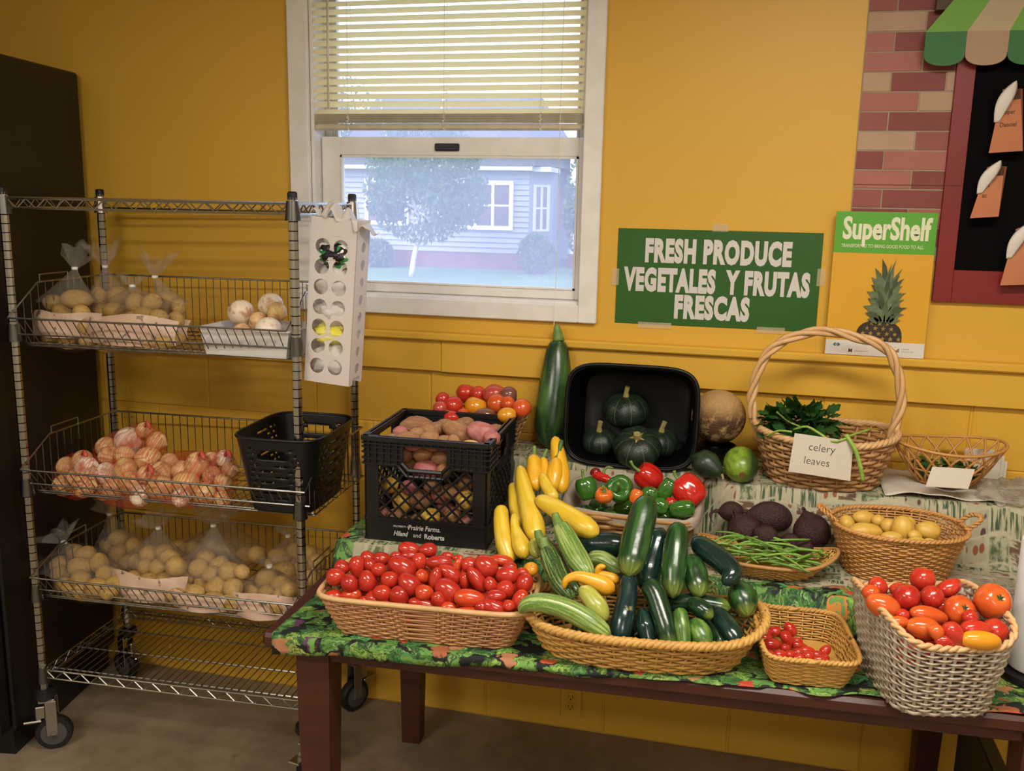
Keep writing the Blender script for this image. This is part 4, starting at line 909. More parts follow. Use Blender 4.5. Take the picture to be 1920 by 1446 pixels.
M_bagg = k.out(k.bsdf(c, .4, 0., k.bump(k.noise(v, 50., 3), .5, .01)))
M_bagy = mat('yellow_bag_film', '#d8d02c', '#e9e27a', 25., .4, bump=.4, bs=60)
wad('shopping_bag', (-.0, -.004, .415), (.058, .040, .045), M_bagw, 2, 'white shopping bag bulging at the top of the dispenser')
wad('shopping_bag', (-.0, -.010, .355), (.060, .037, .038), M_bagg, 3, 'green and black printed shopping bag behind the upper holes')
wad('shopping_bag', (0, -.004, .275), (.058, .039, .05), M_bagw, 4, 'white shopping bag below the printed one in the dispenser')
wad('shopping_bag', (0, -.004, .195), (.058, .038, .04), M_bagw, 5, 'white shopping bag halfway down the dispenser')
wad('shopping_bag', (-.008, -.012, .135), (.052, .034, .028), M_bagy, 6, 'yellow shopping bag behind the lower holes')
wad('shopping_bag', (0, -.004, .06), (.058, .038, .05), M_bagw, 7, 'white shopping bag at the bottom of the dispenser')
b = MB()                                                            # bag spilling out over the top
def fn(u, v):
    s = 2 * u - 1; fl = max(0, u - .45)
    return DM @ Vector((s * .085 + .012, -DD / 2 - .004 + DD * v + .006 * math.sin(13 * u + 6 * v), DH + .006 + .030 * math.sin(math.pi * min(1, u * 1.5)) * math.sin(math.pi * v) - .055 * fl + .010 * math.sin(21 * u + 4 * v) + .006 * math.sin(37 * u)))
b.grid(fn, 36, 10); o = b.build('shopping_bag', M_bagw, smooth=True); tag(o, 'thin white shopping bag spilling over the top of the dispenser', 'plastic bag', 'bags stuffed in the dispenser')
md = o.modifiers.new('thickness', 'SOLIDIFY'); md.thickness = .001

# ------------------------------------------------------------------ table, risers, cloth
k = N('dark_cherry_wood'); v = k.co('Object')
g = k.noise(k.map(v, (3., 40., 40.)), 1.2, 4, .6); c = k.mix(g, '#33160f', '#52281b'); c = k.mix(k.ramp(k.noise(v, 5., 3), (.55, 0.), (.75, .5)), c, '#2a130d')
M_wood = k.out(k.bsdf(c, .45, 0., k.bump(g, .08, .002), Specular_IOR_Level=.5))
TH = math.radians(3.0); TL, TD, TZ = 1.80, .885, .75
table = thing('dining_table', 'long dark cherry wood table under the patterned cloth', 'table', (-1.027, -1.022, 0), TH)
TM = local_matrix(table)
def tp(x, y, z): return TM @ Vector((x, y, z))
b = MB(); b.bbox((0, 0, TZ - .036), (TL, TD, TZ), .008, TM); b.build('tabletop', M_wood, table)
for nm, a, c in (('apron', (.12, .030, TZ - .070), (TL - .12, .052, TZ - .036)), ('apron', (.12, TD - .052, TZ - .085), (TL - .12, TD - .03, TZ - .036)), ('apron', (.085, .1, TZ - .085), (.107, TD - .1, TZ - .036)), ('apron', (TL - .107, .1, TZ - .085), (TL - .085, TD - .1, TZ - .036))):
    b = MB(); b.bbox(a, c, .003, TM); b.build(nm, M_wood, table)
for lx in (.075, TL - .155):
    for ly in (.022, TD - .102):
        b = MB(); w0, w1 = .08, .058; cx, cy = lx + .04, ly + .04; vs = []
        for z, w_ in ((0, w1), (TZ - .12, w0), (TZ - .036, w0)): vs += [TM @ Vector((cx + sx * w_ / 2, cy + sy * w_ / 2, z)) for sx, sy in ((-1, -1), (1, -1), (1, 1), (-1, 1))]
        b.add(vs, [(3, 2, 1, 0), (8, 9, 10, 11)] + [(i * 4 + j, i * 4 + (j + 1) % 4, i * 4 + 4 + (j + 1) % 4, i * 4 + 4 + j) for i in (0, 1) for j in range(4)]); b.build('leg', M_wood, table)
ZA, ZB = .853, 1.0
M_card = mat('brown_cardboard', '#9c7a50', '#8a6a44', 5., .8)
def lerp(a, b_, t): return a + (b_ - a) * min(1, max(0, t))
def yk(x):                                # where the cloth climbs from the middle tier to the back tier
    a = lerp(-.285, -.30, (x + .56) / .1); b_ = lerp(-.245, -.245, 0)
    if x > -.10: t = (x + .10) / .12; a = lerp(-.30, -.37, t); b_ = lerp(-.245, -.315, t)
    return a, b_
def cloth_h(x, y):
    yf = -.712
    z = .7535 + (ZA - .7535) * min(1, max(0, (y - yf) / .045)); a, b_ = yk(x)
    return z + (ZB - ZA) * min(1, max(0, (y - a) / (b_ - a)))
b = MB(); b.bbox((-.985, -.660, .7515), (.745, -.06, .8495), .003); tag(b.build('riser_box', M_card), 'flat cardboard riser under the middle step of the tablecloth', 'box')
b = MB(); b.bbox((-.985, -.235, .8505), (.745, -.06, .9955), .003); tag(b.build('riser_box', M_card), 'cardboard riser under the rear step of the tablecloth', 'box')

k = N('vegetable_print_cloth'); uv = k.co('UV'); P = k.map(uv, (1.82, 1.30, 1.))
wv_ = k.n('ShaderNodeVectorMath', {0: P, 1: k.n('ShaderNodeVectorMath', {0: k.n('ShaderNodeTexNoise', {'Vector': P, 'Scale': 26., 'Detail': 4.}).outputs[1], 1: (.085, .085, 0)}, operation='MULTIPLY').outputs[0]}, operation='ADD').outputs[0]
def vor(vec, sc, rnd=1., metric='EUCLIDEAN'):
    n_ = k.n('ShaderNodeTexVoronoi', {'Vector': vec, 'Scale': sc, 'Randomness': rnd}, distance=metric); return n_
def rndof(n_): return k.n('ShaderNodeSeparateColor', {0: n_.outputs['Color']}).outputs
# front border: black ground crowded with leaves and vegetables
v1 = vor(wv_, 24.); r1 = rndof(v1)
vein = k.noise(k.map(wv_, (150., 60., 1.)), 1., 3); vein2 = k.noise(wv_, 120., 3)
leafc = k.ramp(r1[0], (0., '#3f7a33'), (.25, '#86b04a'), (.45, '#2f5a2a'), (.62, '#5e8f3c'), (.8, '#9aa84e'), (.92, '#4f9a58'), interp='CONSTANT')
leafc = k.mix(k.ramp(vein2, (.42, 0.), (.60, .85)), leafc, '#17301a'); leafc = k.mix(k.ramp(vein, (.56, 0.), (.66, .5)), leafc, '#b9cf86')
dark = k.mix(k.ramp(v1.outputs['Distance'], (.58, 1.), (.68, 0.)), '#0b0f0c', leafc)
v2 = vor(k.map(wv_, (1, 1, 1), (.37, .61, 0)), 17.); r2 = rndof(v2)
vegc = k.ramp(r2[0], (0., '#d0582c'), (.2, '#c6402e'), (.36, '#b9805a'), (.55, '#4a2a5a'), (.68, '#e08a3a'), (.8, '#a8603c'), interp='CONSTANT'); vegc = k.mix(k.math('MULTIPLY', vein2, .5), vegc, '#7a4a2c')
pick = k.math('MULTIPLY', k.ramp(v2.outputs['Distance'], (.34, 1.), (.38, 0.)), k.ramp(r2[1], (.40, 0.), (.41, 1.), interp='CONSTANT'))
dark = k.mix(pick, dark, vegc)
v3 = vor(k.map(wv_, (1, 1, 1), (.11, .27, 0)), 34.); r3 = rndof(v3)
dark = k.mix(k.math('MULTIPLY', k.ramp(v3.outputs['Distance'], (.36, 1.), (.46, 0.)), k.ramp(r3[1], (.62, 0.), (.63, 1.), interp='CONSTANT')), dark, k.mix(vein2, '#7fb050', '#3c6a30'))
# field: cream ground printed with garden rows
cell = vor(k.map(P, (1., 1.35, 1.)), 19., .3, 'CHEBYCHEV'); rc = rndof(cell)
tuft = k.ramp(k.noise(k.map(P, (150., 22., 1.)), 1., 3), (.46, 0.), (.56, 1.)); rows = k.ramp(k.noise(k.map(P, (26., 130., 1.)), 1., 2), (.45, 0.), (.55, 1.)); dots = k.ramp(vor(P, 46., .5).outputs['Distance'], (.26, 1.), (.34, 0.))
greens = k.mix(tuft, '#b0a98c', '#2c4826'); browns = k.mix(rows, '#5e3a26', '#b0a78c'); carrots = k.mix(dots, '#aaa388', '#8a4526'); beets = k.mix(dots, '#a29b82', '#4c2026'); sage = k.mix(k.ramp(k.noise(P, 70., 3), (.42, 0.), (.58, 1.)), '#a8a488', '#4a5c38')
f_ = k.mix(k.ramp(rc[0], (0., 0.), (.24, 1.), interp='CONSTANT'), greens, browns); f_ = k.mix(k.ramp(rc[0], (0., 0.), (.44, 1.), interp='CONSTANT'), f_, carrots); f_ = k.mix(k.ramp(rc[0], (0., 0.), (.62, 1.), interp='CONSTANT'), f_, sage); f_ = k.mix(k.ramp(rc[0], (0., 0.), (.80, 1.), interp='CONSTANT'), f_, greens); f_ = k.mix(k.ramp(rc[0], (0., 0.), (.93, 1.), interp='CONSTANT'), f_, beets)
f_ = k.mix(k.ramp(cell.outputs['Distance'], (.40, 0.), (.46, 1.)), f_, '#b4ad92'); f_ = k.mix(k.math('MULTIPLY', k.noise(P, 110., 3), .30), f_, '#4c5a3a')
sx = k.n('ShaderNodeSeparateXYZ', {0: wv_}).outputs; edge = k.math('MAXIMUM', k.ramp(sx[1], (.512, 1.), (.516, 0.), interp='LINEAR'), k.ramp(sx[0], (.085, 1.), (.089, 0.)))
col = k.mix(edge, f_, dark)
M_cloth = k.out(k.bsdf(col, .75, 0., k.bump(k.noise(P, 420., 2), .25, .001)))
b = MB(); NX, NYc = 150, 110
def cloth_pt(u, v):
    x = -1.000 + 1.80 * u; yfr = -1.022 + (x + 1.027) * math.tan(TH); hang = max(0., .046 - .046 * (x + 1.) / 1.02) + .004 * math.sin(x * 17) * (x < -.05)
    inset = lerp(0, .012, (x - .05) / .2) + (.009 * math.sin(x * 21) + .006 * math.sin(x * 47 + 1) if x > .1 else 0)
    s = v * 1.16 - hang
    wob = .0012 * math.sin(x * 31 + v * 9) * math.sin(v * 23 + x * 7)
    if s < 0: d = -s; return Vector((x, yfr - .006 - .003 * math.sin(x * 40), .7525 - d))
    y = yfr - .002 + inset + s * (abs(yfr + inset + .03) / (1.16 - hang)); z = cloth_h(x, y)
    if x < -.985: z = z - (z - .7535) * 0
    ripple = .005 * max(0, math.sin(x * 21 + 1.)) * max(0, 1 - s / .06) if x > .1 else 0
    return Vector((x, min(y, -.012), z + wob + ripple))
b.grid(cloth_pt, NX, NYc); o = b.build('tablecloth', M_cloth, smooth=True); tag(o, 'vegetable print tablecloth with a dark leafy border stepped over the table', 'tablecloth'); 
md = o.modifiers.new('thickness', 'SOLIDIFY'); md.thickness = .0016; md.offset = -1
# dark crate with a tan panel under the right end of the table
t = thing('storage_box', 'dark box with a tan front panel on the floor under the table', 'box', (.80, -.45, 0))
b = MB(); b.bbox((.66, -.60, 0), (.70, -.25, .42), .004); b.bbox((.70, -.60, .34), (1.05, -.57, .42), .004); b.bbox((.70, -.60, 0), (1.05, -.57, .06), .004); b.bbox((1.05, -.60, 0), (1.09, -.25, .42), .004); b.build('frame', mat('dark_green_plastic', '#171a17', '#20241f', 9., .5), t)
b = MB(); b.bbox((.70, -.50, .06), (1.05, -.48, .34), .004); b.build('panel', M_card, t)

# ------------------------------------------------------------------ wicker
def wick(nm, a, b_, dark='#5a3618', ns=55.):
    k = N(nm); v = k.co('Object'); r = k.noise(v, ns, 3); c = k.mix(r, a, b_); c = k.mix(k.ramp(k.noise(v, 9., 3), (.55, 0.), (.8, .45)), c, dark)
    return k.out(k.bsdf(c, .48, 0., k.bump(r, .25, .002)))
W_pink = wick('reddish_wicker', '#b07a4e', '#c8966a', '#7a4a2c'); W_rim = wick('pale_cane', '#c79a62', '#d8b282', '#8c6236'); W_gold = wick('golden_wicker', '#b8873e', '#d2a558', '#7a5222'); W_brown = wick('brown_wicker', '#9a6a38', '#b98a50', '#5c3a1a'); W_white = wick('whitewashed_wicker', '#a89880', '#c4b8a4', '#7c6848'); W_honey = wick('honey_wicker', '#b07838', '#cc985a', '#6e441c'); W_will = wick('willow_wicker', '#a2754a', '#c69a68', '#6a4526'); W_chip = wick('woven_splint', '#a8825a', '#c49c70', '#6a4a30')
def basket(name, label, loc, rz, base, rim, h, n=2., rows=12, stakes=36, r=.0030, m=W_gold, mr=None, rimr=.006, braid=2, dz=None, tilt=0., amp=1., cat='basket', flat=1., sub=3, twist=14, stk=True, mb=None, floor=True):
    """woven basket: base & rim half sizes, superellipse power n; weavers pass in and out of upright stakes"""
    t = thing(name, label, cat, loc, rz); t.rotation_euler = (tilt, 0, rz); W = local_matrix(t); dz = dz or (lambda a: 0.)
    def out_(a, s):
        ca, sa = math.cos(a), math.sin(a); A = base[0] + (rim[0] - base[0]) * s; B = base[1] + (rim[1] - base[1]) * s
        return Vector((math.copysign(abs(ca) ** (2 / n), ca) * A, math.copysign(abs(sa) ** (2 / n), sa) * B, h * s + dz(a) * s))
    # even spacing along the outline
    fine = [out_(2 * math.pi * i / 720, 1) for i in range(721)]; cum = [0.]
    for i in range(720): cum.append(cum[-1] + (fine[i + 1].xy - fine[i].xy).length)
    ang = lambda q: float(np.interp((q % 1.) * cum[-1], cum, np.linspace(0, 2 * math.pi, 721)))
    stakes += stakes % 2 == 0; NP = stakes * sub; AN = [ang(i / NP) for i in range(NP)]
    def nrm(i, s): 
        d = out_(AN[(i + 1) % NP], s) - out_(AN[i - 1], s); q = Vector((d.y, -d.x, 0)); return q.normalized() if q.length > 1e-9 else Vector((1, 0, 0))
    b = MB()
    for kx in range(rows):
        s = (kx + .5) / rows; pts = []
        for i in range(NP): pts.append(W @ (out_(AN[i], s) + nrm(i, s) * (amp * r * 1.05 * math.cos(math.pi * (i / sub + kx)))))
        b.tube(pts, [r * random.uniform(.9, 1.1)] * NP, 5, closed=True, flat=flat)
    b.build('weave', m, t, smooth=True, kind='stuff')
    if stk:
        b = MB()
        for q in range(stakes): a = AN[q * sub]; b.tube([W @ out_(a, s) for s in (0, .33, .66, 1)], r * .9, 5)
        b.build('stakes', m, t, smooth=True, kind='stuff')
    if floor:
        b = MB(); ring = [out_(AN[i], .02) for i in range(0, NP, 2)]; L = len(ring); lo = [W @ Vector((q.x, q.y, .0)) for q in ring]; hi = [W @ Vector((q.x * .98, q.y * .98, .006)) for q in ring]
        b.add(lo + hi, [tuple(range(L - 1, -1, -1)), tuple(range(L, 2 * L))] + [(i, (i + 1) % L, L + (i + 1) % L, L + i) for i in range(L)]); b.build('base', mb or m, t)
    b = MB(); NR = 160
    for q in range(braid):
        pts = []
        for i in range(NR):
            a = ang(i / NR); c = out_(a, 1); d = out_(ang((i + 1) / NR), 1) - out_(ang((i - 1) / NR), 1); nn_ = Vector((d.y, -d.x, 0)).normalized(); ph = twist * 2 * math.pi * i / NR + q * 2 * math.pi / braid
            pts.append(W @ (c + (nn_ * math.cos(ph) + Vector((0, 0, 1)) * math.sin(ph)) * rimr * .55 * (braid > 1)))
        b.tube(pts, rimr * (.72 if braid > 1 else 1.), 6, closed=True)
    b.build('rim', mr or m, t, smooth=True); return t, W, out_, ang
def loop_handle(t, W, pts, r, m, strands=3, twist=5, name='handle'):
    C = catmull([W @ Vector(q) for q in pts], 70); b = MB()
    for q in range(strands):
        P = []
        for i, c in enumerate(C):
            tg = (Vector(C[min(i + 1, 69)]) - Vector(C[max(i - 1, 0)])).normalized(); u = tg.orthogonal().normalized() if abs(tg.y) > .9 else tg.cross(Vector((0, 1, 0))).normalized(); w_ = tg.cross(u)
            ph = twist * 2 * math.pi * i / 69 + q * 2 * math.pi / strands; P.append(Vector(c) + (u * math.cos(ph) + w_ * math.sin(ph)) * r * .8)
        b.tube(P, r * .75, 6)
    return b.build(name, m, t, smooth=True)

# plum tomato tray
ROM, *_ = basket('wicker_tray', 'rectangular reddish wicker tray heaped with plum tomatoes', (-.662, -.873, .7545), math.radians(4.2), (.205, .095), (.247, .128), .098, 7., 15, 46, .0030, W_pink, W_rim, .0065, 1, sub=2)
# oval cucumber basket
CUC, CW_, co_, _ = basket('oval_basket', 'large oval golden basket piled with cucumbers and zucchini', (-.172, -.862, .7545), math.radians(5), (.215, .105), (.270, .140), .082, 2.6, 10, 40, .0036, W_gold, W_gold, .0095, 3, dz=lambda a: .026 * abs(math.cos(a)) ** 6, twist=34, sub=3)
# small tray of cherry tomatoes
CHE, *_ = basket('wicker_tray', 'small square golden wicker tray with cherry tomatoes', (.180, -.826, .7545), math.radians(6), (.082, .104), (.101, .129), .067, 6., 13, 30, .0024, W_gold, W_gold, .0056, 2, dz=lambda a: .022 * max(0, math.cos(a - 2.75)) ** 3, twist=40, sub=2)
# whitewashed basket
WHI, *_ = basket('white_basket', 'whitewashed splint basket full of red tomatoes at the table corner', (.420, -.862, .7545), math.radians(14), (.098, .120), (.124, .152), .178, 4.5, 20, 38, .0048, W_white, W_rim, .0068, 2, dz=lambda a: .018 * math.cos(2 * a), twist=26, flat=.55, sub=3, amp=.7)
# oval potato basket with loop handles
OVA, OW_, oo_, _ = basket('potato_basket', 'oval honey wicker basket with two loop handles holding yellow potatoes', (.412, -.468, ZA + .001), math.radians(6), (.118, .085), (.158, .128), .125, 2.3, 20, 44, .0026, W_honey, W_honey, .0058, 2, twist=40, sub=2)
for s in (-1, 1): loop_handle(OVA, OW_, [(s * .150, -.030, .128), (s * .178, -.028, .150), (s * .190, 0, .156), (s * .178, .028, .150), (s * .150, .030, .128)], .0042, W_honey, 2, 6)
# boat shaped bean basket
BEA, *_ = basket('bean_basket', 'shallow boat-shaped basket of green beans beside the beets', (.102, -.555, ZA + .001), math.radians(-2), (.105, .055), (.166, .088), .040, 2.2, 9, 48, .0026, W_gold, W_brown, .0052, 1, dz=lambda a: .030 * abs(math.cos(a)) ** 4, sub=2)
# handled celery basket
CEL, CEW, ce_, _ = basket('handle_basket', 'round willow basket with a tall twisted handle and celery leaves', (.248, -.190, ZB + .001), math.radians(2), (.145, .122), (.187, .158), .132, 2.2, 12, 27, .0050, W_will, W_rim, .0085, 3, dz=lambda a: .014 * abs(math.cos(a)) ** 2, twist=22, sub=4)
loop_handle(CEL, CEW, [(-.172, 0, .10), (-.198, 0, .18), (-.200, 0, .24), (-.176, 0, .33), (-.12, 0, .385), (-.03, 0, .412), (.06, 0, .400), (.135, 0, .375), (.172, 0, .315), (.190, 0, .23), (.178, 0, .15), (.172, 0, .10)], .0098, W_rim, 3, 4.5)
# round splint basket of mixed tomatoes
TOM, *_ = basket('splint_basket', 'round splint basket of mixed tomatoes behind the milk crate', (-.742, -.158, ZB + .001), 0, (.095, .095), (.142, .132), .125, 2., 8, 22, .0070, W_chip, W_chip, .0085, 1, flat=.35, sub=3, amp=.45)
# lined pepper basket
PEP, PW_, po_, _ = basket('pepper_basket', 'rectangular seagrass basket with a cloth liner holding bell peppers', (-.252, -.355, ZA + .003), math.radians(-4), (.150, .082), (.182, .103), .092, 6., 6, 18, .0078, W_brown, W_brown, .006, 1, tilt=math.radians(11), sub=3, stk=False, amp=.55)
M_liner = mat('beige_liner', '#b0a090', '#9c8c7c', 14., .85, bump=.3, bs=260)
b = MB()
def lin(u, v):
    a = 2 * math.pi * v
    if u < .62: s = .06 + .96 * u / .62; q = po_(a, s); return PW_ @ Vector((q.x * .93, q.y * .91, q.z + .004))
    w_ = (u - .62) / .38; q = po_(a, 1.); f = .93 + .11 * min(1, w_ * 1.8); return PW_ @ Vector((q.x * f, q.y * (f - .01), q.z + .012 * math.sin(math.pi * min(1, w_ * 1.2)) - .026 * max(0, w_ - .3) + .002 * math.sin(a * 9)))
b.grid(lin, 14, 72, cv=True); b.build('liner', M_liner, PEP, smooth=True)
# open lattice basket
LAT = thing('lattice_basket', 'small oval open-lattice cane basket with dried herbs by the wall', 'basket', (.570, -.178, 1.022), math.radians(14)); LW = local_matrix(LAT)
def lat(a, s, p=0.): A, B = .075 + .072 * s ** .8, .055 + .055 * s ** .8; return LW @ Vector((A * math.cos(a), B * math.sin(a), .095 * s + .014 * s * abs(math.cos(a)) ** 2))
nst = 17
for sg in (-1, 1):
    for i in range(nst):
        b = MB(); b.tube([lat(2 * math.pi * i / nst + sg * .55 * s, s) for s in (0, .2, .4, .6, .8, 1.)], .0034, 5); b.build('cane', W_honey, LAT, smooth=True)
b = MB(); b.tube([lat(2 * math.pi * i / 60, 1.) for i in range(60)], .0042, 6, closed=True); b.build('rim', W_honey, LAT, smooth=True)
b = MB(); b.tube([lat(2 * math.pi * i / 60, .38) for i in range(60)], .0028, 5, closed=True); b.tube([lat(2 * math.pi * i / 60, 0.) for i in range(60)], .0034, 6, closed=True); b.add([lat(2 * math.pi * i / 40, 0.) for i in range(40)], [tuple(range(40))]); b.build('base', W_honey, LAT)

# ------------------------------------------------------------------ produce materials
def tomato_skin(nm, a, b_, shoulder):
    k = N(nm); r = k.n('ShaderNodeObjectInfo').outputs['Random']; v = k.co('Object'); uv = k.n('ShaderNodeSeparateXYZ', {0: k.co('UV')}).outputs
    c = k.mix(r, a, b_); c = k.mix(k.ramp(k.noise(v, 1.3, 3), (.5, 0.), (.8, .55)), c, shoulder); c = k.mix(k.ramp(uv[1], (.80, 0.), (.99, .6)), c, shoulder)
    c = k.mix(k.ramp(uv[1], (.965, 0.), (.98, 1.)), c, '#5e6b2c')
    return k.out(k.bsdf(c, .2, 0., None, Specular_IOR_Level=.5, Coat_Weight=.25, Coat_Roughness=.15))
M_tred = tomato_skin('red_tomato_skin', '#c03222', '#aa241c', '#d2582e'); M_tor = tomato_skin('orange_tomato_skin', '#d05a24', '#c84a22', '#dd8330'); M_tyel = tomato_skin('yellow_tomato_skin', '#dc9420', '#d88a1c', '#e2a83a'); M_tbr = tomato_skin('dusky_tomato_skin', '#7a4a3c', '#6e4034', '#6a6238'); M_tpk = tomato_skin('pink_tomato_skin', '#b8453a', '#b24236', '#c86a3c'); M_roma = tomato_skin('plum_tomato_skin', '#c03420', '#a8261c', '#cc5030'); M_romo = tomato_skin('orange_plum_skin', '#c8401e', '#c03a1c', '#d8742c')
def tom_mesh(m, seed, ribs=5, rd=.03, flat=.86):
    def f(a, t):
        th = math.pi * t; r = math.sin(th) * (1 + rd * math.cos(ribs * a + seed) * math.sin(th)); z = -math.cos(th) * flat
        if t > .78: z -= .30 * ((t - .78) / .22) ** 2
        return (r * math.cos(a), r * math.sin(a), z)
    return ball_mesh('tomato', m, f, 20, 14)
def rom_mesh(m, seed):
    def f(a, t):
        th = math.pi * t; r = math.sin(th) ** .9 * (1 - .14 * math.cos(th + .3) * (seed % 3 - 1)) * (1 + .02 * math.cos(3 * a + seed)); z = -math.cos(th)
        return (r * math.cos(a) + .10 * (z * z - .5) * (seed - 1.5) * .6, r * math.sin(a), z)
    return ball_mesh('plum_tomato', m, f, 16, 12)
TMs = {m.name: [tom_mesh(m, s, 5 + s, .02 + .02 * s) for s in (0, 1)] for m in (M_tred, M_tor, M_tyel, M_tbr, M_tpk)}
RMs = {m.name: [rom_mesh(m, s) for s in (0, 1, 2, 3)] for m in (M_roma, M_romo, M_tred, M_tor, M_tyel)}
M_stem = mat('green_stem', '#5a7a34', '#7c9448', 30., .5); M_stemd = mat('dry_stem', '#9c8a54', '#7d7a44', 40., .7)
k = N('calyx_green'); M_cal = k.out(k.bsdf('#3f5426', .6))
def calyx(par, c, ax, r):
    b = MB(); M = Matrix.Translation(Vector(c)) @ rotz_to(ax)
    for i in range(5):
        a = 2 * math.pi * i / 5; d = Vector((math.cos(a), math.sin(a), 0)); e = Vector((-d.y, d.x, 0)); b.add([M @ (e * r * .10), M @ (d * r * .45 + e * r * .09 + Vector((0, 0, r * .12))), M @ (d * r + Vector((0, 0, r * .02))), M @ (d * r * .45 - e * r * .09 + Vector((0, 0, r * .10))), M @ (-e * r * .10)], [(0, 1, 2, 3, 4)])
    b.tube([M @ Vector((0, 0, 0)), M @ Vector((r * .1, 0, r * .35))], r * .09, 6)
    inv = local_matrix(par)
    o = b.build('calyx', M_cal); o.data.transform(Matrix(par.matrix_world).inverted()); o.parent = par; return o

